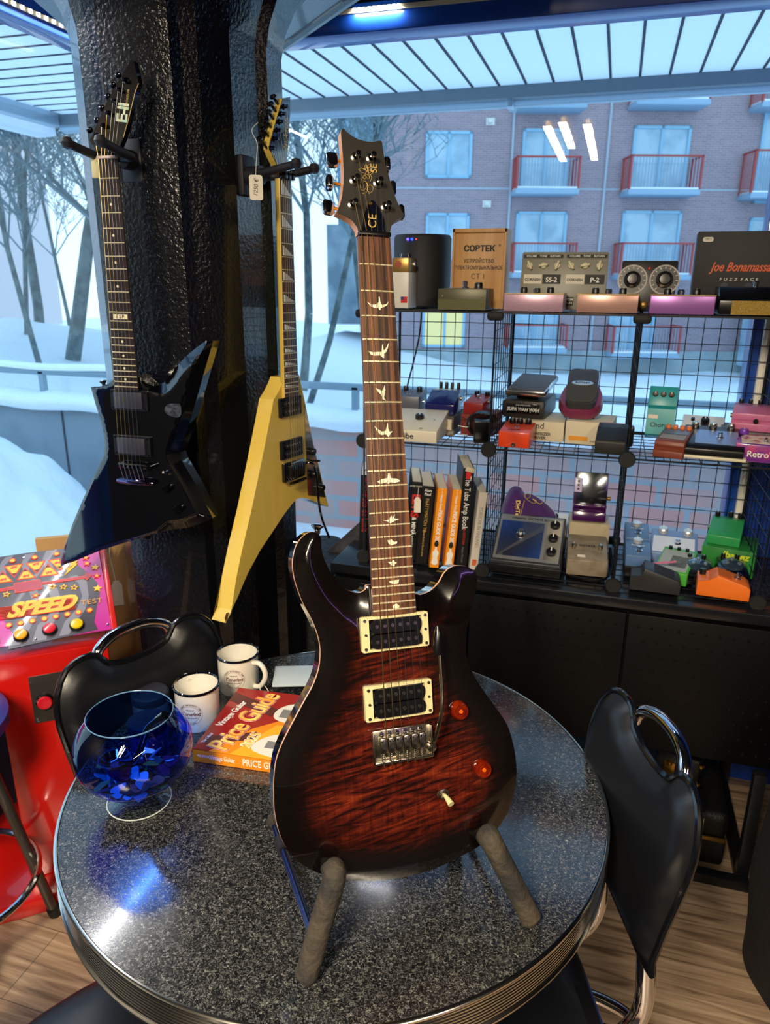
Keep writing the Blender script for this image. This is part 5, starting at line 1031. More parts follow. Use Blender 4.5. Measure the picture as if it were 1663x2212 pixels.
tris = [[(-0.0216,0.2516),(0.0257,0.2541),(0.0034,0.2085)],[(0.0289,0.2535),(0.0782,0.2551),(0.0559,0.211)],[(0.0827,0.2556),(0.1117,0.2568),(0.1185,0.2158),(0.1106,0.2125)],[(0.0086,0.1988),(0.0286,0.2397),(0.0544,0.1987)],[(0.0609,0.1997),(0.0822,0.2436),(0.1099,0.1998)],[(-0.0427,0.1965),(-0.0238,0.2378),(0.0011,0.1957)]]
for k, q in enumerate(tris):
    cx_ = sum(a for a, b in q) / len(q); cy_ = sum(b for a, b in q) / len(q)
    pp(q, p_or, 0.0044); pp([(cx_ + (a - cx_) * 0.78, cy_ + (b - cy_) * 0.78) for a, b in q], p_ye, 0.0048)
    up_ = k >= 3
    zz = 0.35; s = -1 if up_ else 1
    tip = max(q, key=lambda p: p[1]) if up_ else min(q, key=lambda p: p[1])
    pp([(tip[0], tip[1] + s * 0.006), (tip[0] - 0.006, tip[1] + s * 0.015), (tip[0] + 0.006, tip[1] + s * 0.015)], p_br, 0.0051)
    ay = cy_ + (-0.004 if up_ else 0.005)
    pp(smooth_poly([(cx_ - 0.008, ay - 0.001), (cx_ - 0.004, ay + 0.004), (cx_ + 0.004, ay + 0.004), (cx_ + 0.008, ay + 0.006), (cx_ + 0.007, ay), (cx_ + 0.006, ay - 0.004), (cx_ + 0.002, ay - 0.001), (cx_ - 0.004, ay - 0.004)], 3), p_or, 0.0051, 'animal_sign')
arr = [(-0.0303,0.1774),(0.002,0.1802),(0.0011,0.1895),(0.0628,0.1921),(0.0635,0.1805),(0.1699,0.1836),(0.1696,0.1949),(0.1867,0.182),(0.1719,0.1648),(0.171,0.1738),(0.0653,0.1724),(0.0669,0.1582),(0.0037,0.1565),(0.0029,0.1693),(-0.0303,0.1675)]
pp(arr, p_or, 0.0053); c0 = sum(a for a, b in arr) / len(arr); c1_ = sum(b for a, b in arr) / len(arr)
pp([(-0.0303,0.1753),(0.0036,0.1774),(0.0027,0.187),(0.0612,0.1899),(0.0619,0.1783),(0.1715,0.181),(0.1714,0.1913),(0.1837,0.1819),(0.1733,0.1677),(0.1728,0.176),(0.0637,0.1749),(0.0653,0.1607),(0.0052,0.1592),(0.0044,0.1715),(-0.0303,0.1699)], p_cr, 0.0056)
pp([(0.128,0.2076),(0.1399,0.2378),(0.1558,0.2398),(0.1483,0.2281),(0.1563,0.2299),(0.1194,0.1917),(0.1343,0.2193),(0.1253,0.2177)], p_ye, 0.0053)
def star(c, r, m, z): pp([(c[0] + (r if i % 2 == 0 else r * 0.45) * math.sin(PI * i / 5 + 0.2), c[1] + (r if i % 2 == 0 else r * 0.45) * math.cos(PI * i / 5 + 0.2)) for i in range(10)], m, z, 'star')
for (c, k) in zip([(-0.0149,0.1563),(0.09,0.1608),(0.1159,0.1548),(0.141,0.1483),(0.1755,0.2452),(0.177,0.2244),(0.1959,0.2077),(0.1976,0.1774),(0.1959,0.135),(0.0504,0.1394)], (1, 1, 1, 1, 2, 2, 0, 2, 0, 2)):
    star(c, 0.0105 if k != 0 else 0.0115, p_ye if k < 2 else p_or, 0.0060)
    if k == 1: star(c, 0.0055, p_br, 0.0063)
    if k == 2: star(c, 0.0055, p_ye, 0.0063)
for c in [(-0.0,0.2675),(0.0523,0.2697),(0.1053,0.2723),(0.1719,0.0674),(0.1459,0.066),(0.1199,0.0649),(0.0935,0.0632),(0.0679,0.0619),(-0.0109,0.0586),(0.0152,0.0595),(0.0411,0.0609)]:
    pp(circ(c[0], c[1], 0.0078, 18), p_or, 0.0060, 'light_dot'); pp(circ(c[0], c[1], 0.0052, 18), p_ye, 0.0063, 'light_dot')
for s, c, sz, dx in (('SPEED', (0.0607,0.1001), 0.060, 0), ('TEST', (0.1785,0.0932), 0.0215, 0)):
    if sz > .03:
        text(s, sz, p_or, pn, Matrix.Translation((c[0] - 0.002, c[1] - 0.0012, 0.0058)), bold=0.06, shear=0.45, sx=0.95, sp=0.95)
        text(s, sz, p_ye, pn, Matrix.Translation((c[0], c[1], 0.0062)), bold=0.045, shear=0.45, sx=0.95, sp=0.98)
        for q in range(9): pp([(c[0] - 0.095, c[1] - 0.021 + q * 0.0045), (c[0] + 0.08, c[1] - 0.021 + q * 0.0045), (c[0] + 0.08, c[1] - 0.0204 + q * 0.0045), (c[0] - 0.095, c[1] - 0.0204 + q * 0.0045)], p_or, 0.0066, 'speed_line')
    else: text(s, sz, mat('panel_gold', (216, 150, 60), 0.4), pn, Matrix.Translation((c[0], c[1], 0.0062)), bold=0.005, sp=1.15)
def button(c, col, nm='push_button'):
    b_ = obj(nm, add_lathe(B(), [(0.0175, 0.003), (0.0175, 0.008), (0.015, 0.011), (0.0142, 0.011)], (c[0], c[1], 0), 30), black_plastic, pn)
    obj('button_cap', add_lathe(B(), [(0.0145, 0.006), (0.0145, 0.0135), (0.013, 0.0155), (0.008, 0.0162), (0, 0.0163)], (c[0], c[1], 0), 30), col, b_)
b_y = mat('button_amber', (244, 166, 16), 0.25, coat=0.6); b_r = mat('button_red', (206, 22, 44), 0.25, coat=0.6); b_l = mat('button_yellow', (226, 196, 16), 0.25, coat=0.6)
for c, col in zip([(0.0153,0.0209),(0.0785,0.026),(0.1398,0.0263),(-0.0477,0.0173)], (b_y, b_r, b_l, mat('button_green', (30, 120, 50), 0.25, coat=0.6))): button(c, col)
for c in [(0.0263,0.2743),(0.2096,0.0144),(0.0466,0.0051)]: obj('panel_screw', add_lathe(B(), [(0.0035, 0.003), (0.003, 0.0062), (0, 0.007)], (c[0], c[1], 0), 14), chrome, pn)
obj('panel_edge', add_box(B(), (PW1 + 0.004, PH / 2, 0.004), (0.014, PH + 0.02, 0.014), rot=(0, 0, 0.02), bev=0.003), red_t, pn)
fm = AMm.inverted() @ FR([[0.77002,0.0,0.63802,-1.30577],[0.63802,0.0,-0.77002,1.25106],[0.0,1.0,-0.0,0.0]])
pt = obj('button_plate', add_box(B(), (0.09, 0.579, 0.002), (0.15, 0.13, 0.004), bev=0.001), mat('plate_dark_metal', (72, 68, 66), 0.35, 0.6), am, mtx=fm)
obj('push_button', add_lathe(B(), [(0.021, 0.004), (0.021, 0.010), (0.0185, 0.013), (0.017, 0.013)], (0.0443, 0.5731, 0), 30), black_plastic, pt)
obj('button_cap', add_lathe(B(), [(0.0175, 0.008), (0.0175, 0.016), (0.015, 0.0185), (0, 0.019)], (0.0443, 0.5731, 0), 30), b_r, pt)
for c in [(0.0169,0.6289),(0.0184,0.5262),(0.0696,0.527),(0.0198,0.5205)]: obj('plate_screw', add_lathe(B(), [(0.003, 0.004), (0.002, 0.0055), (0, 0.006)], (c[0] + 0.004, c[1], 0), 12), chrome, pt)

# bar stool at the left edge
t = thing('bar_stool', 'chrome legged bar stool at the left edge, mostly out of view', 'stool', loc=(-1.37, 1.03, 0))
cst = (-1.37, 1.03)
for k in range(4):
    a = R(-24 + 90 * k) if k else math.atan2(1.18 - 1.03, -1.248 + 1.37)
    a = math.atan2(0.15, 0.122) + k * PI / 2; c_, s_ = math.cos(a), math.sin(a)
    lg = obj('leg', add_tube(B(), [(0.193 * c_, 0.193 * s_, 0.012), (0.09 * c_, 0.09 * s_, 0.62)], 0.0125, 12), mat('leg_steel', (96, 92, 88), 0.35, 0.8), t)
    obj('rubber_foot', add_cyl(B(), (0.196 * c_, 0.196 * s_, 0.0), (0.191 * c_, 0.191 * s_, 0.025), 0.016, n=16), black_matt, lg)
obj('foot_ring', add_tube(B(), [(0.178 * math.cos(2 * PI * i / 48), 0.178 * math.sin(2 * PI * i / 48), 0.20) for i in range(48)], 0.0085, 10, closed=True), chrome, t)
obj('seat', add_lathe(B(), [(0, 0.60), (0.15, 0.60), (0.17, 0.615), (0.17, 0.64), (0.14, 0.655), (0, 0.66)], n=40), mat('blue_vinyl', (44, 48, 130), 0.35), t)
# wooden shelf with white folders left of the cabinet
t = thing('wooden_shelf', 'light wooden shelf board at the left edge behind the bar stool', 'shelf', loc=(-1.56, 1.20, 0), rz=R(0))
obj('board', add_box(B(), (0.0, 0.0, 0.50), (0.05, 0.24, 0.03), bev=0.003), mat('birch', (214, 160, 110), 0.5, mix=((190, 132, 84), 20, 0.4, 0.6)), t)
for k in (-0.1, 0.1): obj('bracket', add_box(B(), (-0.02, k, 0.25), (0.02, 0.02, 0.48)), black_satin, t)
for k in range(5):
    o = obj('folder', add_box(B(), (0, 0, 0), (0.04, 0.026, 0.24), bev=0.004), mat('folder_white', (206, 186, 172), 0.6)); o.location = (-1.565, 1.12 + 0.034 * k, 0.17 + 0.0)
    o.rotation_euler = (0.03 * (k % 2), 0, 0)
    tag(o, 'off-white folder standing upright under the wooden shelf at the left edge', 'folder', 'folders under the wooden shelf')
o = obj('folder_tray', add_box(B(), (-1.565, 1.19, 0.025), (0.05, 0.22, 0.05)), black_satin); tag(o, 'dark tray under the off-white folders at the left edge', 'tray')
# bag in the lower left corner
bm = B(); rows = []
rnd = random.Random(3)
o = obj('leather_bag', add_lathe(B(), [(0, 0), (0.10, 0.0), (0.13, 0.05), (0.125, 0.16), (0.09, 0.24), (0.05, 0.27), (0, 0.28)], n=28), mat('wrinkled_black_leather', (16, 15, 16), 0.25, coat=0.3, bump=(22, 1.0, 0.02)), None)
o.location = (-0.99, 0.60, 0.0); o.scale = (1.0, 1.2, 1.5); tag(o, 'shiny wrinkled black leather bag on the floor in the lower left corner', 'bag')

# ============================================================ COUNTER CABINET
cab_m = mat('cabinet_black_steel', (7, 7, 9), 0.45, spec=0.25)
cb = thing('metal_cabinet', 'long low black metal cabinet with dimpled doors under the window', 'cabinet', loc=(0.1, 1.86, 0))
X0, X1 = -0.725, 1.15
obj('body', add_box(B(), ((X0 + X1) / 2 - 0.1, 0.215, 0.555), (X1 - X0, 0.39, 0.41)), cab_m, cb)
obj('top', add_box(B(), ((X0 + X1) / 2 - 0.1, 0.205, 0.775), (X1 - X0 + 0.01, 0.42, 0.03), bev=0.003), mat('cabinet_top_black', (20, 22, 27), 0.28, coat=0.2), cb)
def door(x0, x1):
    bm = add_box(B(), ((x0 + x1) / 2 - 0.1, 0.008, 0.55), (x1 - x0 - 0.006, 0.02, 0.395), bev=0.002); ny = 9; nx = int((x1 - x0) / 0.033); k = 0
    for j in range(ny):
        for i in range(nx):
            x = x0 + 0.03 + i * 0.033 + (0.0165 if j % 2 else 0) - 0.1
            if x + 0.1 < x1 - 0.02: add_lathe(bm, [(0.0042, 0), (0.003, 0.0016), (0, 0.0022)], (x, -0.0021, 0.385 + j * 0.041), 8, Matrix.Rotation(R(90), 4, 'X'))
    obj('door', bm, cab_m, cb)
for a, b in ((X0, 0.103 - 0.42), (0.103 - 0.42, 0.103), (0.103, 0.52), (0.52, X1)): door(a, b)
# steel frame standing on the floor, its bars seen at the right
t = thing('floor_frame', 'black steel frame standing on the floor under the cabinet', 'frame', loc=(0.0, 1.81, 0))
fm_ = mat('frame_black_steel', (18, 19, 22), 0.4)
obj('floor_bar', add_box(B(), (-0.1, 0, 0.015), (1.18, 0.03, 0.03), bev=0.002), fm_, t); obj('floor_bar', add_box(B(), (-0.1, 0.44, 0.015), (1.18, 0.03, 0.03), bev=0.002), fm_, t)
for x in (-0.67, 0.475): obj('floor_bar', add_box(B(), (x, 0.22, 0.015), (0.03, 0.41, 0.03), bev=0.002), fm_, t)
for x in (-0.67, 0.475):
    for y in (0.0, 0.44): obj('upright', add_box(B(), (x, y + (0.03 if y == 0 else 0), 0.19), (0.03, 0.03, 0.32), bev=0.002), fm_, t)
# guitar case and brass-latched case on it
t = thing('guitar_case', 'black textured guitar case with stitched bands and brass latches lying under the cabinet', 'guitar case', loc=(0.13, 1.99, 0.032))
cas = mat('case_tolex', (15, 15, 16), 0.5, bump=(300, 0.8, 0.002))
obj('case_bottom', add_box(B(), (0, 0, 0.042), (0.59, 0.31, 0.084), bev=0.012), cas, t); obj('case_lid', add_box(B(), (0, 0, 0.126), (0.59, 0.31, 0.082), bev=0.022, seg=4), cas, t)
for x in (0.235, 0.20): pass
obj('edge_band', add_box(B(), (0.222, 0, 0.084), (0.022, 0.314, 0.172), bev=0.02), mat('band_leather', (24, 22, 20), 0.4), t)
for dx in (-0.007, 0, 0.007): obj('stitching', add_box(B(), (0.222 + dx, -0.1575, 0.084), (0.0016, 0.001, 0.13)), ink_gold, t)
obj('latch', add_box(B(), (0.255, -0.158, 0.09), (0.07, 0.006, 0.014), bev=0.002), mat('old_brass', (150, 120, 60), 0.35, 0.9), t)
obj('latch', add_box(B(), (0.13, -0.158, 0.08), (0.035, 0.006, 0.04), bev=0.002), mat('old_brass'), t)
t = thing('small_case', 'small black case with round brass fittings standing on the guitar case', 'case', loc=(0.30, 1.98, 0.2), rz=R(-15))
obj('case_body', add_box(B(), (0, 0, 0.05), (0.12, 0.10, 0.10), bev=0.012), cas, t)
for x, z in ((0.06, 0.03), (0.062, 0.09), (-0.02, 0.07)): obj('brass_stud', add_lathe(B(), [(0, -0.008), (0.007, -0.005), (0.008, 0), (0.006, 0.006), (0, 0.008)], (x, -0.055, z), 16), brass, t)
obj('lock', add_box(B(), (-0.02, -0.052, 0.05), (0.03, 0.006, 0.045), bev=0.002), brass, t)
# soft black bags at the right edge
gbag = mat('nylon_black', (13, 13, 15), 0.75, bump=(35, 0.8, 0.01))
def sack(name, label, cat, pts, z0, z1, m, seed):
    bm = B(); rows = []; n = 24
    for k in range(13):
        z = z0 + (z1 - z0) * k / 12; f = 1 - 0.18 * abs(k / 12 - 0.45) ** 2; row = []
        for (x, y) in smooth_poly(pts, 6):
            cx_ = sum(p[0] for p in pts) / len(pts); cy_ = sum(p[1] for p in pts) / len(pts)
            w_ = 1 + noise.noise(Vector((x * 4 + seed, y * 4, z * 5))) * 0.07
            row.append(bm.verts.new((cx_ + (x - cx_) * f * w_, cy_ + (y - cy_) * f * w_, z)))
        rows.append(row)
    for a, b in zip(rows, rows[1:]):
        for i in range(len(a)): bm.faces.new((a[i], a[(i + 1) % len(a)], b[(i + 1) % len(a)], b[i]))
    bm.faces.new(rows[0]); bm.faces.new(rows[-1]); o = obj(name, bm, m, angle=60); tag(o, label, cat); return o
g_ = sack('gig_bag', 'large soft black gig bag standing on the floor at the right edge', 'gig bag', [(0.455, 1.50), (0.455, 1.66), (0.56, 1.74), (0.85, 1.72), (0.88, 1.36), (0.62, 1.22)], 0.0, 0.60, gbag, 2)
t = thing('shoulder_bag', 'dark bag with a thick grey strap lying on the gig bag at the right edge', 'bag', loc=(0.60, 1.55, 0.60))
obj('bag_body', add_box(B(), (0.05, 0, 0.05), (0.26, 0.2, 0.10), bev=0.035, seg=4), gbag, t)
obj('strap', add_tube(B(), smooth_poly([(0.03, -0.08, 0.11), (-0.10, -0.05, 0.05), (-0.145, -0.01, -0.02), (-0.10, -0.03, -0.08), (0.0, -0.13, -0.10)], 6, False), 0.011, 8), mat('strap_grey', (52, 50, 50), 0.8), t)
# jackets / gig bags heaped left of the cabinet
sack('gig_bag', 'black gig bag slumped between the pillar and the black cabinet', 'gig bag', [(-0.99, 1.93), (-0.98, 2.15), (-0.85, 2.22), (-0.76, 2.10), (-0.745, 1.90), (-0.86, 1.87)], 0.0, 0.74, gbag, 7)
o = obj('jacket', add_prism(B(), [(-0.86, 0.70), (-0.70, 0.86), (-0.66, 0.84), (-0.67, 0.78), (-0.80, 0.64)], 2.06, 2.12, Matrix(((1, 0, 0, 0), (0, 0, 1, 0), (0, 1, 0, 0), (0, 0, 0, 1)))), mat('jacket_grey', (62, 60, 64), 0.8, bump=(30, 0.8, 0.01)), angle=60); tag(o, 'dark grey folded jacket lying against the left end of the black cabinet', 'jacket')
# cardboard and paper things behind the arcade cabinet
t = thing('cardboard_box', 'brown cardboard sheet with a hanging white tag behind the arcade cabinet', 'cardboard', loc=(-1.33, 1.60, 0))
obj('sheet', add_box(B(), (0, 0, 0.45), (0.30, 0.02, 0.90), rot=(0, 0.0, R(35))), mat('cardboard', (190, 150, 96), 0.8), t)
obj('tag_card', add_prism(B(), [(-0.014, 0), (0.014, 0), (0.014, 0.06), (0.006, 0.075), (-0.006, 0.075), (-0.014, 0.06)], 0, 0.001, TM((0.07, -0.02, 0.70), (0.8, 0.57, 0), (0, 0, 1))), paper, t)
obj('tag_string', add_tube(B(), [(0.07, -0.022, 0.775), (0.06, -0.022, 0.85), (0.065, -0.02, 0.9)], 0.0012, 5), paper, t)
o = obj('paper_bag', add_box(B(), (-1.34, 1.74, 0.33), (0.09, 0.10, 0.66), rot=(0, 0, R(40)), bev=0.01), mat('paper_bag_white', (200, 206, 210), 0.8, bump=(18, 0.8, 0.01))); tag(o, 'crumpled white paper bag between the arcade cabinet and the pillar', 'paper bag')

# ============================================================ WIRE SHELVING
ws = thing('wire_shelving', 'black wire grid shelving cubes standing on the cabinet in front of the window', 'shelving', loc=(0, 0, 0))
PX_ = [-0.64, -0.29, 0.06, 0.41, 0.76]; ZS = [0.80, 1.15, 1.50]; YF, YB = 1.90, 2.25
def bar(bm, a, b, r=0.0013): add_cyl(bm, a, b, r, n=5, cap=False)
def panel(o_, u, v, nu=8, nv=8, L=0.345, r=0.0013):
    bm = B(); o_ = Vector(o_); u = Vector(u); v = Vector(v)
    for i in range(nu + 1): bar(bm, o_ + u * (L * i / nu), o_ + u * (L * i / nu) + v * L, 0.0028 if i in (0, nu) else r)
    for j in range(nv + 1): bar(bm, o_ + v * (L * j / nv), o_ + v * (L * j / nv) + u * L, 0.0028 if j in (0, nv) else r)
    return obj('wire_panel', bm, steel_wire, ws)
for k in range(4):
    for j in range(2): panel((PX_[k] + 0.0025, YB, ZS[j] + 0.003), (1, 0, 0), (0, 0, 1))
    for j in range(3): panel((PX_[k] + 0.0025, YF + 0.002, ZS[j]), (1, 0, 0), (0, 1, 0))
for k in range(5):
    for j in range(2): panel((PX_[k], YF + 0.002, ZS[j] + 0.003), (0, 1, 0), (0, 0, 1))
for k in range(5):
    for j in range(3):
        if j == 2: obj('connector', add_box(B(), (PX_[k], YF, ZS[j] - 0.008), (0.042, 0.03, 0.022), bev=0.008), black_matt, ws)
        else: obj('connector', add_lathe(B(), [(0, 0), (0.019, 0), (0.021, 0.004), (0.021, 0.008), (0.012, 0.02), (0.008, 0.024), (0, 0.024)], (PX_[k], YF - 0.012, ZS[j] + (0.006 if j == 0 else 0)), 20, Matrix.Rotation(R(-90), 4, 'X')), black_matt, ws)
        obj('connector', add_box(B(), (PX_[k], YB, ZS[j] + (0.012 if j == 0 else 0)), (0.036, 0.02, 0.024), bev=0.006), black_matt, ws)
# ============================================================ PEDALS
silver = mat('aluminium', (178, 178, 180), 0.3, 0.9)
def pedal(label, w, d, prof, m, loc, rz=0, tilt=0, top=None, knobs=(), sw=(), plates=(), txt=(), ftxt=(), jacks=(), bev=0.0025, cat='effects pedal', name='effects_pedal', group=None, extra=None):
    """prof: side profile (y,z) from front bottom; top: ((y,z),(y,z)) the face the controls sit on."""
    mt = Matrix.Translation(loc) @ Matrix.Rotation(rz, 4, 'Z') @ Matrix.Rotation(tilt, 4, 'X')
    t = thing(name, label, cat, mt, group)
    bm = add_prism(B(), prof, -w / 2, w / 2, Matrix(((0, 0, 1, 0), (1, 0, 0, 0), (0, 1, 0, 0), (0, 0, 0, 1))))
    if bev: bmesh.ops.bevel(bm, geom=bm.edges[:], offset=bev, segments=2, affect='EDGES', profile=0.5)
    bo = obj('housing', bm, m, t)
    top = top or (prof[-1], prof[-2]); a = Vector((0, top[0][0], top[0][1])); b = Vector((0, top[1][0], top[1][1])); e_ = b - a
    F = lambda u, v: a + e_ * v + Vector(((u - 0.5) * w, 0, 0))
    T0 = TM((0, 0, 0), (1, 0, 0), e_); N_ = Vector((1, 0, 0)).cross(e_).normalized(); L = e_.length
    Rn = T0.to_3x3().to_4x4()
    for (u0, v0, u1, v1, pm) in plates:
        obj('face_plate', add_prism(B(), rrect((u0 - .5) * w, v0 * L, (u1 - .5) * w, v1 * L, 0.002, 2), 0, 0.0009, TM(a, (1, 0, 0), e_)), pm, t, angle=None)
    for (u, v, r, h, km) in knobs:
        p = F(u, v); k = obj('knob', add_lathe(B(), [(r, 0), (r * 0.97, h * 0.8), (r * 0.8, h), (0, h)], p, 18, Rn), km, t)
        q = p + N_ * (h + 0.0003); obj('pointer', add_box(B(), (0, 0, 0), (r * 0.22, r * 0.9, 0.0006)), ink_white, k, mtx=Matrix.Translation(q + Rn.to_3x3() @ Vector((0, r * 0.4, 0))) @ Rn, angle=None)
    for (u, v, r) in sw:
        p = F(u, v); k = obj('foot_switch', add_lathe(B(), [(r * 1.5, 0), (r * 1.5, r * 0.4), (r * 0.9, r * 0.6), (r * 0.9, r * 1.3), (r, r * 1.4), (r, r * 2.3), (r * 0.8, r * 2.5), (0, r * 2.5)], p, 18, Rn), chrome, t)
    for (s, u, v, sz, tm_) in txt: text(s, sz, tm_, t, TM(F(u, v) + N_ * 0.0012, (1, 0, 0), e_), bold=0.01)
    for (s, u, z, sz, tm_) in ftxt: text(s, sz, tm_, t, TM(((u - .5) * w, prof[0][0] - 0.0006, z), (1, 0, 0), (0, 0, 1)), bold=0.012)
    for (s, y, z) in jacks:
        if s == 0: obj('jack', add_lathe(B(), [(0.0065, 0), (0.006, 0.003), (0.0035, 0.003), (0.003, 0.0005), (0, 0.0005)], (y, prof[0][0], z), 14, Matrix.Rotation(R(90), 4, 'X')), nickel, t)
        else: obj('jack', add_lathe(B(), [(0.0065, 0), (0.006, 0.005), (0.0035, 0.005), (0, 0.003)], (s * w / 2, y, z), 14, Matrix.Rotation(R(90) * s, 4, 'Y')), nickel, t)
    if extra: extra(t, F, N_, Rn)
    return t
def boxp(d, h, h2=None): return [(0, 0), (d, 0), (d, h if h2 is None else h2), (0, h)]
def carton(label, w, d, h, loc, rz, m, name='carton', cat='carton', prints=()):
    t = thing(name, label, cat, loc=loc, rz=rz)
    obj('box', add_box(B(), (0, d / 2, h / 2), (w, d, h), bev=0.001), m, t)
    for (x0, z0, x1, z1, pm) in prints: obj('print', add_box(B(), ((x0 + x1) / 2, -0.0003, (z0 + z1) / 2), (x1 - x0, 0.0006, z1 - z0)), pm, t, angle=None)
    return t
def ft(t, s, x, z, sz, m, **k): return text(s, sz, m, t, TM((x, -0.0009, z), (1, 0, 0), (0, 0, 1)), **k)
kb = mat('knob_black', (16, 16, 18), 0.3); kc = mat('knob_cream', (214, 206, 172), 0.35)
ZT = 1.5045
# --- top shelf, left to right
t = thing('smart_speaker', 'black cylindrical smart speaker with small blue lights standing on the top shelf', 'speaker', loc=(-0.5414, 2.13, ZT))
obj('cylinder', add_lathe(B(), [(0, 0), (0.078, 0), (0.081, 0.004), (0.081, 0.184), (0.076, 0.192), (0, 0.193)], n=56), mat('speaker_cloth', (12, 13, 20), 0.6, bump=(500, 0.3)), t)
for k, c in enumerate(((90, 60, 255), (20, 60, 255), (200, 30, 40))): obj('status_light', add_cyl(B(), (-0.022 + 0.012 * k, -0.0775, 0.178), (-0.022 + 0.012 * k, -0.082, 0.178), 0.0035 if k < 2 else 0.002, n=12), mat('led_%d' % k if False else ('led_violet', 'led_blue', 'led_red')[k], c, 0.4, emit=(c, 4)), t)
xa, xb = -0.5822, -0.5346
t = carton('tall white carton with a small flag sticker at the left end of the top shelf', xb - xa, 0.085, 0.092, ((xa + xb) / 2, 1.96, ZT), 0, white_paint)
obj('flag_print', add_box(B(), (0.012, -0.0004, 0.022), (0.018, 0.0006, 0.016)), ink_red, t, angle=None); obj('flag_canton', add_box(B(), (0.007, -0.0009, 0.026), (0.008, 0.0006, 0.008)), mat('flag_blue', (30, 50, 130), 0.5), t, angle=None)
goldm = mat('gold_metal', (186, 150, 84), 0.35, 0.7)
t = pedal('small gold pedal with a red sunburst print standing on the tall white carton', xb - xa - 0.002, 0.08, boxp(0.08, 0.036), goldm, ((xa + xb) / 2, 1.962, ZT + 0.0925), knobs=[(.3, .6, .006, .012, kb), (.7, .6, .006, .012, kb)], sw=[(.5, .25, .004)], jacks=[(1, .05, .02)])
bm = B(); [bm_ for bm_ in [add_prism(bm, [((0.011 if i % 2 else 0.007) * math.cos(PI * i / 10) - 0.006, (0.011 if i % 2 else 0.007) * math.sin(PI * i / 10) + 0.019) for i in range(20)], 0, 0.0005, TM((0, -0.0003, 0), (1, 0, 0), (0, 0, 1)))]]; obj('print', bm, mat('print_rust', (170, 70, 50), 0.5), t, angle=None)
# wooden box
xa, xb = -0.434, -0.2911; W_ = xb - xa; wood = mat('pale_plywood', (206, 160, 104), 0.5, mix=((186, 136, 80), 5, 0.4, 0.65, (8, 1, 0.6)))
t = thing('wooden_box', 'upright plywood box with black stencilled Cyrillic lettering on the top shelf', 'box', loc=((xa + xb) / 2, 2.03, ZT))
obj('case', add_box(B(), (0, 0.045, 0.101), (W_, 0.085, 0.202), bev=0.001), wood, t)
for x0, x1, z0, z1 in ((-W_ / 2, -W_ / 2 + 0.006, 0, 0.202), (W_ / 2 - 0.006, W_ / 2, 0, 0.202), (-W_ / 2, W_ / 2, 0.192, 0.202)): obj('rim_strip', add_box(B(), ((x0 + x1) / 2, 0.0, (z0 + z1) / 2), (x1 - x0, 0.008, z1 - z0), bev=0.001), wood, t)
for s, z, sz, k in (('СОВТЕК', 0.152, 0.0195, dict(bold=0.05, sx=1.05)), ('УСТРОЙСТВО', 0.121, 0.013, dict(bold=0.02, sx=0.85, sp=1.1)), ('ЭЛЕКТРОМУЗЫКАЛЬНОЕ', 0.104, 0.013, dict(bold=0.02, sx=0.78)), ('СТ 1', 0.082, 0.018, dict(bold=0.0, sx=1.0))): text(s, sz, ink_black, t, TM((0, 0.0019, z), (1, 0, 0), (0, 0, 1)), **k)
text('®', 0.009, ink_black, t, TM((0.054, 0.0019, 0.160), (1, 0, 0), (0, 0, 1)))
xa, xb = -0.4457, -0.3194
olive = mat('olive_metal', (84, 82, 62), 0.4, 0.3)
pedal('olive grey metal box pedal with one chrome switch before the plywood box', xb - xa, 0.13, boxp(0.13, 0.052), olive, ((xa + xb) / 2, 1.922, ZT), knobs=[(.78, .3, .011, .016, kb)], sw=[(.5, .3, .0075)], plates=[(.1, .1, .9, .9, mat('olive_plate', (96, 98, 92), 0.35, 0.5))], extra=lambda t, F, N_, Rn: [obj('band', add_box(B(), (0, -0.0004, 0.013), ((xb - xa) * 0.98, 0.001, 0.025)), mat('olive_band', (84, 84, 34), 0.5), t)] + [obj('screw', add_cyl(B(), (s * 0.05, -0.001, 0.034), (s * 0.05, -0.003, 0.034), 0.003, n=10), nickel, t) for s in (-1, 1)])
# big grey double pedal standing up
gry = mat('warm_grey_enamel', (136, 134, 122), 0.4)
xa, xb = -0.2533, -0.0315; W_ = xb - xa
t = thing('effects_pedal', 'wide grey double pedal with six cream knobs leaning on the top shelf', 'effects pedal', loc=((xa + xb) / 2, 2.045, ZT)); t.rotation_euler = (R(-10), 0, 0)
obj('housing', add_box(B(), (0, 0.025, 0.074), (W_, 0.05, 0.148), bev=0.005), gry, t)
ys = lambda z: (0, -0.001, z)
for k in range(6):
    x = (-0.40 + 0.16 * k) * W_; c_ = R((-25, 80, 20, -35, 80, 5)[k])
    kn = obj('knob', add_lathe(B(), [(0.0085, 0), (0.0075, 0.006), (0.004, 0.007), (0, 0.007)], (x, -0.0005, 0.112), 20, Matrix.Rotation(R(90), 4, 'X')), kc, t)
    obj('knob_wing', add_box(B(), (0, 0, 0), (0.0065, 0.010, 0.024), bev=0.002), kc, kn, mtx=Matrix.Translation((x, -0.008, 0.112)) @ Matrix.Rotation(c_, 4, 'Y'))
for x0, x1, s in ((-0.48, -0.02, 'VOLUME    TONE    SUSTAIN'), (0.02, 0.48, 'VOLUME    TONE    SUSTAIN')):
    obj('label_strip', add_box(B(), ((x0 + x1) / 2 * W_, -0.0006, 0.136), ((x1 - x0) * W_, 0.001, 0.009)), ink_black, t, angle=None); text(s, 0.0075, ink_white, t, TM(((x0 + x1) / 2 * W_, -0.0015, 0.136), (1, 0, 0), (0, 0, 1)), bold=0.01, sx=0.92)
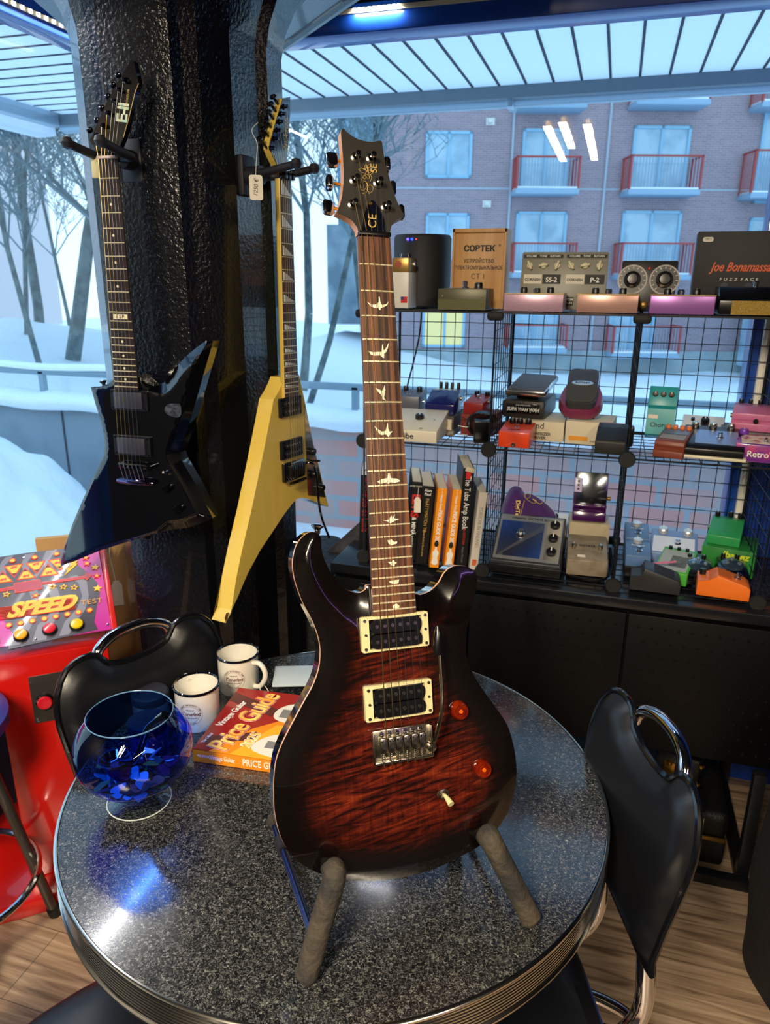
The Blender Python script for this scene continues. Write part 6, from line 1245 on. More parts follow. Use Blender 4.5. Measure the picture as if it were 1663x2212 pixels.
for k, (x0, x1, s, mm, im, sz) in enumerate(((-0.46, -0.25, 'CORNISH', paper, ink_black, 0.0095), (-0.24, -0.03, 'SS-2', ink_black, ink_white, 0.017), (0.03, 0.24, 'CORNISH', paper, ink_black, 0.0095), (0.25, 0.47, 'P-2', ink_black, ink_white, 0.017))):
    obj('name_plate', add_box(B(), ((x0 + x1) / 2 * W_, -0.0006, 0.078), ((x1 - x0) * W_, 0.001, 0.024)), mm, t, angle=None); text(s, sz, im, t, TM(((x0 + x1) / 2 * W_, -0.0015, 0.076), (1, 0, 0), (0, 0, 1)), bold=0.03)
obj('name_plate', add_box(B(), (0.06 * W_, -0.0006, 0.022), (0.16 * W_, 0.001, 0.022)), ink_black, t, angle=None); text('CUSTOM\nDESIGN', 0.0085, ink_white, t, TM((0.06 * W_, -0.0015, 0.022), (1, 0, 0), (0, 0, 1)), bold=0.01)
def alu(label, xa, xb, col, nm):  # silver pedals; tinted reflections are put into the metal colour
    return pedal(label, xb - xa, 0.12, boxp(0.12, 0.041), mat(nm, col, 0.3, 0.35), ((xa + xb) / 2, 1.912, ZT), bev=0.001, knobs=[(.28, .55, .009, .016, kb), (.74, .55, .009, .016, kb), (.5, .7, .008, .014, kb)], sw=[(.5, .25, .005)],
                 extra=lambda t, F, N_, Rn: [obj('lid_edge', add_box(B(), (0, 0.06, 0.0425), (xb - xa + 0.001, 0.122, 0.002)), mat('brass_edge', (206, 176, 120), 0.3, 0.8), t)])
alu('flat silver pedal, pink reflection painted in, before the grey double pedal, left of its plate', -0.2728, -0.1282, (196, 160, 180), 'alu_pink_reflection')
alu('flat silver pedal, copper reflection painted in, before the grey double pedal, right of its plate', -0.0952, 0.0469, (192, 150, 138), 'alu_copper_reflection')
alu('flat silver pedal, violet reflection painted in, right of the twin dial pedal, top shelf', 0.0739, 0.2165, (164, 108, 180), 'alu_violet_reflection')
xa, xb = 0.0017, 0.1353; W_ = xb - xa
t = thing('effects_pedal', 'black pedal with two large round dials standing upright on the top shelf', 'effects pedal', loc=((xa + xb) / 2, 2.04, ZT)); t.rotation_euler = (R(-8), 0, 0)
obj('housing', add_box(B(), (0, 0.02, 0.062), (W_, 0.04, 0.125), bev=0.004), black_satin, t)
for s in (-1, 1):
    dl = obj('dial', add_lathe(B(), [(0.036, 0), (0.036, 0.001), (0.033, 0.001), (0.033, 0.0005), (0, 0.0005)], (s * 0.0385, -0.0005, 0.078), 40, Matrix.Rotation(R(90), 4, 'X')), mat('dial_ring', (176, 168, 160), 0.4), t)
    obj('dial_face', add_cyl(B(), (s * 0.0385, -0.001, 0.078), (s * 0.0385, -0.002, 0.078), 0.0328, n=40), black_satin, dl)
    obj('dial_marks', [add_box(bm, (s * 0.0385 + 0.029 * math.cos(a), -0.0023, 0.078 + 0.029 * math.sin(a)), (0.0014, 0.0006, 0.005), rot=(0, PI / 2 - a, 0)) for bm in [B()] for a in [R(-50 + 280 * k / 12) for k in range(13)]][-1], ink_white, dl, angle=None)
    obj('knob', add_lathe(B(), [(0.021, 0), (0.02, 0.006), (0.014, 0.008), (0.012, 0.016), (0, 0.017)], (s * 0.0385, -0.002, 0.078), 24, Matrix.Rotation(R(90), 4, 'X')), kb, dl)
obj('indicator', add_lathe(B(), [(0.004, 0), (0.003, 0.002), (0, 0.003)], (0, -0.001, 0.105), 14, Matrix.Rotation(R(90), 4, 'X')), ink_red, t)
obj('foot_switch', add_lathe(B(), [(0.010, 0), (0.009, 0.006), (0.006, 0.008), (0, 0.008)], (-0.006, -0.001, 0.016), 20, Matrix.Rotation(R(90), 4, 'X')), goldm, t)
# large black carton with orange signature lettering
xa = 0.1761; W_ = 0.33
t = carton('large black carton with orange signature lettering at the right end of the top shelf', W_, 0.12, 0.192, (xa + W_ / 2, 2.08, ZT), R(-3), mat('carton_black', (26, 25, 27), 0.6))
ft(t, 'Joe Bonamassa', -W_ / 2 + 0.106, 0.108, 0.030, mat('print_orange', (222, 96, 50), 0.5), bold=0.02, shear=0.35, sx=0.75)
ft(t, 'F U Z Z  F A C E', -W_ / 2 + 0.106, 0.079, 0.010, ink_white, sx=1.25)
obj('price_sticker', add_prism(B(), rrect(-W_ / 2 + 0.012, 0.168, -W_ / 2 + 0.036, 0.179, 0.004), 0, 0.0008, TM((0, -0.0002, 0), (1, 0, 0), (0, 0, 1))), paper, t, angle=None); ft(t, '199 €', -W_ / 2 + 0.024, 0.1735, 0.007, ink_black)
for x in (-W_ / 2 + 0.075, -W_ / 2 + 0.13): obj('print_knob', add_cyl(B(), (x, 0, 0.063), (x, -0.001, 0.063), 0.009, n=20), mat('print_knob_dark', (50, 54, 70), 0.3), t)
def gw(t, F, N_, Rn):
    obj('gold_front', add_box(B(), (0.012, -0.0006, 0.0165), (0.105, 0.0015, 0.031)), mat('gold_glitter', (170, 140, 60), 0.45, 0.5, mix=((120, 96, 36), 600, 0.4, 0.6)), t)
    obj('price_sticker', add_box(B(), (-0.035, 0.075, 0.0605), (0.026, 0.012, 0.0008)), paper, t)
pedal('black wedge pedal with a gold glitter front edge at the right of the top shelf', 0.135, 0.12, [(0, 0), (0.12, 0), (0.12, 0.062), (0.04, 0.062), (0, 0.033)], black_plastic, (0.2942, 1.922, ZT), top=((0.03, 0.055), (0.11, 0.062)), sw=[(.58, .3, .0075)], extra=gw)

# --- middle shelf
ZM = 1.154
def carton_at(label, pa, pb, Y, h, d, m, z=ZM, rz=0, prints=()):
    return carton(label, pb - pa, d, h, ((pa + pb) / 2, Y, z), rz, m, prints=prints)
t = carton_at('flat beige carton at the left of the middle shelf, under the small grey pedal', -0.6187, -0.52, 2.06, 0.05, 0.13, mat('carton_beige', (206, 198, 176), 0.7))
pedal('small grey pedal with two black knobs on the flat beige carton', 0.08, 0.10, boxp(0.10, 0.046, 0.054), mat('grey_hammer', (98, 100, 110), 0.4, 0.3), (-0.569, 2.075, ZM + 0.0505), knobs=[(.25, .75, .009, .014, kb), (.78, .75, .009, .014, kb)], sw=[(.5, .3, .004)], jacks=[(1, .05, .025)])
x0 = -0.4583
t = carton('patterned carton with a barcode end under the dark blue pedal', 0.085, 0.14, 0.055, (x0 + 0.004, 2.02, ZM), R(-4), mat('carton_pattern', (60, 56, 60), 0.6, mix=((150, 146, 140), 30, 0.48, 0.56)))
obj('label', add_box(B(), (-0.002, -0.0005, 0.032), (0.078, 0.001, 0.030)), mat('carton_beige'), t, angle=None)
obj('barcode', [add_box(bm, (-0.026 + 0.0023 * k, -0.0013, 0.035), (0.0008 + 0.0007 * (k * 7 % 3), 0.0006, 0.016)) for bm in [B()] for k in range(23)][-1], ink_black, t, angle=None)
pedal('dark blue wedge pedal with four tall knobs on the patterned carton', 0.086, 0.125, [(0, 0), (0.125, 0), (0.125, 0.058), (0.06, 0.062), (0.012, 0.036), (0, 0.03)], mat('navy_gloss', (24, 28, 92), 0.2, coat=0.6), (x0, 2.035, ZM + 0.0555), rz=R(-4), top=((0.075, 0.062), (0.12, 0.059)), knobs=[(.2, .5, .0052, .02, kb), (.4, .5, .0052, .02, kb), (.6, .5, .0052, .02, kb), (.82, .5, .0052, .02, kb)], jacks=[(1, .07, .04)])
x0 = -0.3598
t = carton('small red brown carton in the middle shelf, under the little red pedal', 0.085, 0.11, 0.062, (x0 + 0.006, 2.03, ZM), R(-12), mat('carton_red', (134, 58, 50), 0.6)); ft(t, 'Dynacomp', -0.012, 0.048, 0.013, ink_black)
pedal('little red pedal with two black knobs on the red brown carton', 0.058, 0.10, boxp(0.10, 0.032, 0.046), mat('red_enamel', (150, 34, 32), 0.35), (x0 - 0.002, 2.035, ZM + 0.0625), rz=R(-8), knobs=[(.25, .8, .0075, .012, kb), (.78, .8, .0075, .012, kb)], sw=[(.5, .45, .0045)], jacks=[(1, .05, .03)])
pedal('wide cream vibe pedal with one black knob on the middle shelf behind the guitar neck', 0.19, 0.15, boxp(0.15, 0.032, 0.066), mat('cream_enamel', (214, 208, 190), 0.4), (-0.4299 - 0.095, 1.885, ZM + 0.004), knobs=[(.64, .55, .0125, .012, kb), (.34, .3, .008, .02, nickel)], sw=[(.87, .5, .0022)], txt=[('80s', .75, .1, .007, ink_black)], ftxt=[('Vibe', .56, .016, .022, ink_black)])
# wound-up power adapter
t = thing('power_adapter', 'black power adapter with its cable wound round it on the middle shelf', 'power adapter', loc=(-0.3261, 1.975, ZM + 0.002))
obj('adapter_body', add_box(B(), (0.008, -0.03, 0.034), (0.045, 0.04, 0.062), rot=(0.1, 0, 0.2), bev=0.004), black_plastic, t)
for k in range(6): obj('cable_turn', add_tube(B(), [((0.034 + 0.0025 * (k % 3)) * math.cos(2 * PI * i / 26), -0.006 + 0.006 * k + 0.004 * math.sin(3 * 2 * PI * i / 26), 0.044 + 0.032 * math.sin(2 * PI * i / 26)) for i in range(26)], 0.0038, 7, closed=True), black_plastic, t)
for s in (0, 1): obj('plug_pin', add_cyl(B(), (-0.03, -0.035, 0.02 + 0.022 * s), (-0.055, -0.045, 0.024 + 0.022 * s), 0.0022, n=10), chrome, t)
# bay two
x0, x1 = -0.2584, -0.1074
beige = mat('carton_cream', (214, 204, 176), 0.7)
t = carton('cream carton with black lettering under the long wah pedal', x1 - x0, 0.16, 0.055, ((x0 + x1) / 2, 2.03, ZM), 0, beige)
ft(t, 'Roland', -0.045, 0.042, 0.024, ink_black, align='LEFT'); ft(t, 'SYNTHESIZER', -0.03, 0.020, 0.0115, ink_black, align='LEFT', bold=0.02); ft(t, 'DRIVER', -0.01, 0.009, 0.0115, ink_black, align='LEFT', bold=0.02)
x0, x1 = -0.1032, 0.017
t = carton('cream carton with an orange stripe under the maroon wah pedal', x1 - x0, 0.14, 0.062, ((x0 + x1) / 2, 2.02, ZM), R(-5), beige); obj('print', add_box(B(), (-0.025, -0.0004, 0.016), (0.05, 0.0006, 0.012)), mat('print_amber', (226, 150, 40), 0.5), t, angle=None); ft(t, 'MADE IN JAPAN', 0.03, 0.010, 0.0065, ink_black)
# long wah
x0 = -0.2236
t = thing('wah_pedal', 'dark grey wah pedal with a raised chrome edged treadle on the middle shelf', 'wah pedal', loc=(x0, 2.05, ZM + 0.0555), rz=R(-6))
obj('housing', add_box(B(), (0, 0.09, 0.026), (0.118, 0.18, 0.05), bev=0.007), mat('hammer_brown_black', (54, 50, 48), 0.4, 0.4, bump=(300, 0.5)), t)
obj('badge', add_box(B(), (0, -0.001, 0.028), (0.092, 0.002, 0.028), bev=0.0008), black_gloss, t)
text('SUPA WAH WAH', 0.0135, ink_white, t, TM((0, -0.0026, 0.026), (1, 0, 0), (0, 0, 1)), bold=0.03, shear=0.2, sx=0.85); text('COLORSOUND', 0.006, ink_white, t, TM((0, -0.0026, 0.038), (1, 0, 0), (0, 0, 1)))
tm2 = Matrix.Translation((0.004, -0.004, 0.066)) @ Matrix.Rotation(R(7), 4, 'X')
obj('treadle', add_box(B(), (0, 0.095, 0.004), (0.112, 0.19, 0.016), bev=0.004), mat('treadle_chrome', (190, 186, 184), 0.18, 1.0), t, mtx=tm2); obj('treadle_rubber', add_box(B(), (0, 0.095, 0.0135), (0.10, 0.18, 0.004), bev=0.001), mat('rubber_grey', (82, 84, 92), 0.6), t, mtx=tm2)
obj('pivot', add_box(B(), (0, 0.08, 0.055), (0.06, 0.06, 0.03)), black_matt, t)
def lo(t, F, N_, Rn): pass
pedal('small fluorescent orange pedal with three black knobs on the middle shelf', 0.082, 0.10, boxp(0.10, 0.042, 0.052), mat('fluo_orange', (250, 78, 30), 0.35, coat=0.4), (-0.2277, 1.91, ZM + 0.002), knobs=[(.25, .85, .009, .013, kb), (.5, .85, .009, .013, kb), (.78, .85, .009, .013, kb)], sw=[(.5, .45, .0045)], txt=[('LOCO', .45, .2, .011, ink_black)], jacks=[(0, 0.0, 0.008)], rz=R(-3))
# maroon oval wah
x0 = -0.0711
t = thing('wah_pedal', 'maroon oval wah pedal with ribbed grey treadle tilted up on the middle shelf', 'wah pedal', Matrix.Translation((x0, 2.045, ZM + 0.066)) @ Matrix.Rotation(R(28), 4, 'X'))
ovl = smooth_poly([(0, -0.005), (0.035, 0.0), (0.056, 0.03), (0.058, 0.07), (0.045, 0.12), (0.03, 0.15), (-0.03, 0.15), (-0.045, 0.12), (-0.058, 0.07), (-0.056, 0.03), (-0.035, 0.0)], 4)
bm = B(); rr_ = []
for s, z in ((0.96, 0), (1, 0.004), (1, 0.02), (0.93, 0.03)): rr_.append([bm.verts.new((x * s, 0.07 + (y - 0.07) * s, z)) for x, y in ovl])
for a, b in zip(rr_, rr_[1:]):
    for i in range(len(a)): bm.faces.new((a[i], a[(i + 1) % len(a)], b[(i + 1) % len(a)], b[i]))
bm.faces.new(rr_[0]); bm.faces.new(rr_[-1]); obj('housing', bm, mat('maroon_enamel', (122, 44, 76), 0.35, coat=0.3), t)
tp_ = smooth_poly([(-0.036, 0.01), (0, 0.0), (0.036, 0.01), (0.041, 0.08), (0.037, 0.155), (0.0, 0.162), (-0.037, 0.155), (-0.041, 0.08)], 4)
tr = obj('treadle', add_prism(B(), tp_, 0.032, 0.050), mat('treadle_dark', (60, 60, 62), 0.4), t, angle=50)
obj('heel_pad', add_prism(B(), smooth_poly([(-0.033, 0.014), (0, 0.006), (0.033, 0.014), (0.036, 0.082), (-0.036, 0.082)], 3), 0.050, 0.0525), mat('heel_olive', (66, 60, 40), 0.55), t, angle=50)
obj('toe_pad', [add_box(bm, (-0.0345 + 0.003 * k, 0.126, 0.0518), (0.0016, 0.055, 0.003)) for bm in [B()] for k in range(24)][-1], mat('toe_grey', (84, 88, 96), 0.5), t, angle=None)
obj('badge', add_prism(B(), [(0.029 * math.cos(2 * PI * i / 28), 0.09 + 0.0095 * math.sin(2 * PI * i / 28)) for i in range(28)], 0.052, 0.0545), mat('badge_pale', (196, 214, 226), 0.25, 0.5), t, angle=None); text('ROTARY', 0.010, ink_black, t, Matrix.Translation((0, 0.09, 0.0548)), bold=0.03)
for s in (-1, 1): obj('rubber_foot', add_cyl(B(), (s * 0.035, 0.015, 0), (s * 0.035, 0.015, -0.006), 0.006, n=12), black_matt, t)
pedal('plain black two step pedal on the middle shelf beside the round connector', 0.075, 0.11, [(0, 0), (0.11, 0), (0.11, 0.062), (0.06, 0.058), (0.004, 0.036), (0, 0.03)], mat('black_rubbery', (28, 27, 26), 0.55), (0.0155, 1.912, ZM + 0.002), rz=R(-3), plates=[(.1, .75, .9, .97, mat('print_multi', (110, 90, 96), 0.5, mix=((160, 60, 60), 120, 0.45, 0.6)))], top=((0.004, 0.036), (0.11, 0.0625)))
o = obj('power_plug', add_box(B(), (0.0596, 2.03, ZM + 0.03), (0.03, 0.03, 0.055), bev=0.005), black_plastic); tag(o, 'small black plug standing behind the plain black two step pedal', 'plug')
# bay three
x0 = 0.1426
t = pedal('teal pedal with three dark knobs tipped up on its end on the middle shelf', 0.073, 0.13, [(0, 0), (0.13, 0), (0.13, 0.055), (0.075, 0.050), (0.072, 0.040), (0, 0.028)], mat('teal_enamel', (42, 158, 164), 0.35), (x0, 2.12, ZM + 0.012), rz=R(-5), tilt=R(62), top=((0.078, 0.0505), (0.13, 0.0555)), knobs=[(.22, .55, .0075, .008, mat('knob_brown', (60, 34, 34), 0.4)), (.5, .55, .0075, .008, mat('knob_brown')), (.78, .55, .0075, .008, mat('knob_brown'))],
          extra=lambda t, F, N_, Rn: [text('Chorus', 0.017, ink_black, t, TM((0, 0.026, 0.0335), (1, 0, 0), (0, 1, 0.16)), bold=0.01), obj('price_sticker', add_box(B(), (-0.02, 0.048, 0.037), (0.026, 0.010, 0.001), rot=(0.16, 0, 0), bev=0.0003), paper, t)])
brn = mat('brown_enamel', (122, 58, 40), 0.45)
pedal('brown pedal with a row of orange knobs on the middle shelf below the teal one', 0.072, 0.13, [(0, 0), (0.13, 0), (0.13, 0.055), (0.012, 0.042), (0.008, 0.03), (0.014, 0.022), (0, 0.018)], brn, (0.1551, 1.915, ZM + 0.002), rz=R(-14), top=((0.012, 0.0425), (0.13, 0.0555)), plates=[(.08, .15, .92, .45, mat('print_grey', (150, 146, 140), 0.5)), (.06, .5, .94, .85, mat('plate_slate', (104, 112, 124), 0.35, 0.4))], knobs=[(.15, .93, .007, .009, mat('knob_orange', (212, 116, 60), 0.4)), (.38, .93, .007, .009, mat('knob_orange')), (.62, .93, .007, .009, mat('knob_orange')), (.85, .93, .007, .009, mat('knob_orange'))], jacks=[(-1, .05, .03), (-1, .09, .03)])
def bl(t, F, N_, Rn):
    obj('base_rim', add_box(B(), (0, 0.07, 0.004), (0.156, 0.15, 0.008), bev=0.003), mat('base_cream', (220, 210, 180), 0.4), t)
pedal('black pedal with a pale blue face plate and three metal knobs on the middle shelf', 0.142, 0.14, [(0, 0.006), (0.14, 0.006), (0.14, 0.06), (0.02, 0.034), (0, 0.026)], black_satin, (0.2583, 1.925, ZM + 0.004), rz=R(-6), top=((0.02, 0.034), (0.14, 0.0603)), plates=[(.2, .03, .9, .72, mat('face_pale_blue', (140, 164, 206), 0.3, 0.4))], knobs=[(.18, .88, .0095, .014, nickel), (.48, .88, .0095, .014, nickel), (.78, .88, .0095, .014, nickel)], sw=[(.6, .38, .006)], extra=bl, bev=0.004)
pedal('white pedal with one dark knob behind the pale blue face plate pedal', 0.105, 0.10, boxp(0.10, 0.03, 0.045), mat('white_enamel_pedal', (224, 226, 224), 0.4), (0.2452, 2.085, ZM + 0.0), rz=R(-8), knobs=[(.55, .6, .011, .020, kb), (.25, .75, .005, .008, kb)], tilt=R(18))
x0 = 0.3603
t = carton('grey carton with bold orange lettering under the pink pedal', 0.145, 0.12, 0.058, (x0, 2.03, ZM), R(-6), mat('carton_taupe', (86, 82, 80), 0.5)); ft(t, 'BOSS', -0.008, 0.042, 0.023, mat('print_orange2', (232, 96, 40), 0.5), bold=0.06, sx=1.25)
pedal('pink two step pedal standing on the grey carton on the middle shelf', 0.098, 0.11, [(0, 0), (0.11, 0), (0.11, 0.056), (0.055, 0.056), (0.004, 0.044), (0.004, 0.028), (0.010, 0.024), (0, 0.020)], mat('pink_enamel', (198, 110, 150), 0.35), (0.3577, 2.045, ZM + 0.0585), rz=R(-10), top=((0.004, 0.0445), (0.11, 0.0575)), plates=[(.12, .35, .9, .65, mat('plate_slate_dark', (64, 62, 74), 0.4))], knobs=[(.15, .95, .006, .010, kb), (.38, .95, .006, .010, kb), (.62, .95, .006, .010, kb), (.85, .95, .006, .010, kb)],
      extra=lambda t, F, N_, Rn: [obj('thumb_screw', add_cyl(B(), (0.008, 0.004, 0.027), (0.008, -0.004, 0.027), 0.006, n=16), black_plastic, t)], jacks=[(-1, .05, .03)])
pedal('purple and white swirl painted pedal at the right end of the middle shelf', 0.12, 0.11, boxp(0.11, 0.044, 0.054), mat('swirl_paint', (110, 50, 140), 0.3, coat=0.5, mix=((206, 60, 110), 14, 0.45, 0.6, (1, 1, 2))), (0.3268 + 0.045, 1.935, ZM + 0.002), rz=R(-6), plates=[(.1, .1, .95, .75, mat('swirl_top', (224, 210, 190), 0.35, mix=((180, 70, 110), 40, 0.5, 0.62)))], knobs=[(.15, .8, .011, .014, mat('knob_violet', (110, 50, 170), 0.3)), (.85, .8, .011, .014, mat('knob_violet'))], sw=[(.55, .3, .0045)], ftxt=[('RetroVibe', .58, .020, .021, ink_white)], jacks=[(-1, .04, .022)])

# --- books on the counter
ZC = 0.806
def book(label, px, Y, th, h, m, lines=(), lean=4.0, d=0.17, rz=17, tz=ZC, cover=None):
    mt = Matrix.Translation((px, Y, tz)) @ Matrix.Rotation(R(rz), 4, 'Z') @ Matrix.Rotation(R(lean), 4, 'Y')
    t = thing('book', label, 'book', mt, None)
    obj('pages', add_box(B(), (0, d / 2, h / 2), (th - 0.003, d - 0.004, h - 0.004)), paper, t)
    for s in (-1, 1): obj('cover', add_box(B(), (s * (th / 2 - 0.0008), d / 2, h / 2), (0.0016, d, h)), m, t)
    obj('spine', add_box(B(), (0, 0.0008, h / 2), (th, 0.0016, h)), m, t)
    for (s, z, sz, im, k) in lines:
        if k.pop('flat', 0): text(s, sz, im, t, TM((0, -0.0006, z), (1, 0, 0), (0, 0, 1)), **k)
        else: text(s, sz, im, t, TM((0, -0.0006, z), (0, 0, -1), (1, 0, 0)), **k)
    return t
bk_black = mat('cover_black', (17, 17, 20), 0.4)
book('black book with red lettering at the left end of the row, beside the guitar neck', -0.651, 1.93, 0.030, 0.235, bk_black, [('Paco de Lucía', 0.12, 0.026, ink_red, dict(sx=0.8)), ('Juan José Téllez', 0.20, 0.009, ink_red, {})], lean=1.5)
book('thick book with pale pages and dark cover right behind the guitar neck', -0.5648, 1.94, 0.042, 0.232, bk_black, [], lean=4)
book('black book with a large bold red title on its spine', -0.5024, 1.905, 0.028, 0.235, bk_black, [('ELVIS', 0.165, 0.030, ink_red, dict(bold=0.04)), ('& MINÄ', 0.105, 0.016, ink_white, dict(bold=0.02)), ('ATTE VARTIO', 0.222, 0.006, ink_white, dict(flat=1)), ('SUOMI ROKKAA', 0.05, 0.007, ink_white, {})])
book('black book with small gold spine lettering left of the orange guides', -0.4656, 1.89, 0.034, 0.230, bk_black, [('Alan\nPaul', 0.212, 0.011, ink_white, dict(flat=1, bold=0.01)), ('PÄÄTTYMÄTÖN TIE', 0.145, 0.013, ink_gold, dict(sx=0.85)), ('Allman Brothers Bandin tarina', 0.062, 0.008, ink_gold, dict(sx=0.8))])
orng = mat('spine_orange', (240, 148, 22), 0.35, coat=0.3)
for lab, px_, k in (('orange vintage guitar price guide, left one of the pair in the row', -0.4241, 0), ('orange vintage guitar price guide, right one of the pair beside the tall black book', -0.383, 1)):
    t = book(lab, px_, 1.872, 0.0265, 0.232, orng, [('PRICE GUIDE 2025', 0.120, 0.0155, ink_white, dict(bold=0.03, sx=0.80)), ('Vintage Guitar', 0.192, 0.010, ink_white, dict(sx=0.75, bold=0.02)), ('THE OFFICIAL', 0.222, 0.004, ink_white, {})], lean=4.5)
    gp_ = obj('spine_print', add_prism(B(), smooth_poly([(0, 0.008), (0.009, 0.014), (0.006, 0.03), (0.009, 0.045), (0.003, 0.055), (0.0016, 0.078), (-0.0016, 0.078), (-0.003, 0.055), (-0.009, 0.045), (-0.006, 0.03), (-0.009, 0.014)], 2), 0, 0.0006, TM((0, -0.0002, 0), (1, 0, 0), (0, 0, 1))), ink_white, t, angle=None)
    obj('spine_print', add_prism(B(), smooth_poly([(0, 0.062), (0.006, 0.068), (0.0035, 0.080), (-0.0035, 0.080), (-0.006, 0.068)], 2), 0, 0.0010, TM((0, -0.0002, 0), (1, 0, 0), (0, 0, 1))), ink_black, t, angle=None)
t = book('tall worn black book with white Tube Amp title standing highest in the row', -0.3477, 1.88, 0.030, 0.292, bk_black, [('The Tube Amp Book', 0.195, 0.0215, ink_white, dict(sx=0.82)), ('4th EDITION', 0.10, 0.009, ink_red, {}), ('Aspen Pittman', 0.045, 0.008, mat('ink_grey', (110, 110, 110), 0.5), {})], lean=2)
obj('torn_cover', add_box(B(), (0.004, 0.004, 0.288), (0.026, 0.012, 0.014), rot=(0.2, 0.3, 0.1), bev=0.002), mat('worn_paper', (206, 196, 170), 0.8), t)
obj('spine_badge', add_prism(B(), rrect(-0.0065, 0.262, 0.0065, 0.284, 0.006), 0, 0.0008, TM((0, -0.0002, 0), (1, 0, 0), (0, 0, 1))), ink_red, t, angle=None)
t = book('slim white book leaning at the right end of the row', -0.3155, 1.89, 0.024, 0.226, mat('cover_white', (206, 200, 190), 0.5), [('PORSCHE IN FINLAND', 0.125, 0.0135, mat('ink_silver', (140, 138, 132), 0.5), dict(sx=0.85))], lean=4.5)
obj('spine_badge', add_box(B(), (0, -0.0005, 0.022), (0.012, 0.001, 0.018)), mat('badge_orange', (206, 100, 60), 0.5), t, angle=None)
t = thing('price_tag', 'blank white string tag hanging over the spines of the black books', 'price tag', loc=(-0.4744, 1.868, 0.985))
obj('card', add_prism(B(), [(-0.009, 0), (0.009, 0), (0.009, 0.036), (0.004, 0.044), (-0.004, 0.044), (-0.009, 0.036)], 0, 0.0008, TM((0, 0, -0.02), (0.97, 0.2, 0), (0, 0, 1))), paper, t); obj('tag_string', add_tube(B(), [(0, 0, 0.02), (0.001, 0.0, 0.035), (0.001, 0.005, 0.05)], 0.0006, 5), paper, t)

# --- pedals on the counter
def mae(t, F, N_, Rn):
    obj('wood_base', add_box(B(), (0, 0.085, -0.006), (0.196, 0.18, 0.026), bev=0.003), black_satin, t)
    for k in range(3): pass
pedal('broad octave box with a deep blue face and three silver topped knobs on the counter', 0.19, 0.175, boxp(0.165, 0.016, 0.102), mat('pedal_dark_frame', (52, 54, 60), 0.35), (-0.1761, 1.895, ZC + 0.020), rz=R(0), plates=[(.03, .04, .97, .97, mat('face_silver', (178, 182, 186), 0.35, 0.6)), (.06, .10, .70, .84, mat('face_cobalt', (40, 84, 170), 0.4)), (.74, .10, .95, .94, mat('face_cream', (210, 206, 190), 0.4))], knobs=[(.85, .24, .014, .013, kb), (.85, .52, .014, .013, kb), (.85, .80, .014, .013, kb)], sw=[(.37, .55, .0085)], txt=[('maestro', .30, .905, .0115, ink_black), ('OCTAVE BOX', .62, .905, .011, ink_black)], extra=mae)
# velvet bag
bm = B(); rr_ = []
pts = smooth_poly([(-0.078, -0.01), (-0.074, 0.05), (-0.06, 0.082), (-0.038, 0.086), (-0.02, 0.070), (0.0, 0.072), (0.04, 0.056), (0.075, 0.03), (0.088, 0.0), (0.08, -0.025), (0.06, -0.045), (0.03, -0.04), (-0.02, -0.035), (-0.06, -0.035)], 5)
o_ = []
vb = slab('velvet_bag', pts, lambda d, x, y: 0.030 * (1 - max(0, 1 - d / 0.035) ** 2) + 0.006 * noise.noise(Vector((x * 40, y * 25, 1))) , -0.02, mat('purple_velvet', (66, 10, 104), 0.75, bump=(60, 0.5, 0.003)), None, step=0.006, edge=0.006)
vb.data.materials[0].node_tree.nodes['Principled BSDF'].inputs['Sheen Weight'].default_value = 0.6
vb.matrix_world = Matrix.Translation((-0.1956, 2.085, 0.9095)) @ Matrix.Rotation(R(76), 4, 'X') @ Matrix.Rotation(R(-6), 4, 'Z')
tag(vb, 'purple velvet drawstring bag with gold print lying on the octave box', 'bag')
text('DigiTech', 0.017, ink_gold, vb, Matrix.Translation((-0.028, 0.018, 0.0345)) @ Matrix.Rotation(R(-82), 4, 'Z'), bold=0.02)
obj('gold_signature', add_tube(B(), [(x, y, 0.0345) for x, y in smooth_poly([(-0.018, 0.07), (-0.01, 0.058), (0.0, 0.066), (-0.008, 0.075), (-0.016, 0.062), (0.012, 0.048), (0.02, 0.056), (0.008, 0.06), (0.03, 0.05), (0.038, 0.056)], 4, False)], 0.0010, 5), ink_gold, vb)
obj('gold_signature', add_tube(B(), [(-0.018, 0.0, 0.0345), (-0.014, 0.052, 0.0345)], 0.0010, 5), ink_gold, vb); obj('drawstring', add_tube(B(), [(0.05, -0.035, 0.01), (0.056, -0.05, 0.012), (0.05, -0.062, 0.012)], 0.003, 6), brass, vb)
# white box with knobs between octave box and beige pedal
pedal('small white pedal with black knobs half hidden right of the octave box', 0.055, 0.12, boxp(0.12, 0.05, 0.10), white_paint, (-0.108, 2.06, ZC), knobs=[(.3, .5, .010, .013, kb), (.3, .8, .010, .013, kb)])
# purple and chrome pedal standing on the beige block
pedal('worn beige pedal with two switches at the front of the counter', 0.108, 0.13, boxp(0.13, 0.045, 0.075), mat('beige_enamel', (140, 128, 108), 0.45, mix=((120, 108, 88), 30, 0.4, 0.6)), (-0.0117, 1.935, ZC + 0.002), rz=R(4), knobs=[(.16, .45, .006, .016, nickel), (.82, .45, .006, .016, nickel)], txt=[('OCTAVE', .5, .55, .011, ink_black)], plates=[(.25, .12, .45, .2, paper)])
t = carton('narrow beige block under the purple and chrome pedal', 0.112, 0.10, 0.105, (-0.0159, 2.085, ZC), R(4), mat('block_beige', (176, 164, 136), 0.6), name='block', cat='block')
t = thing('effects_pedal', 'purple pedal with a mirror chrome face tipped upright on the beige block', 'effects pedal', Matrix.Translation((-0.0211, 2.10, ZC + 0.1055)) @ Matrix.Rotation(R(4), 4, 'Z') @ Matrix.Rotation(R(-14), 4, 'X'))
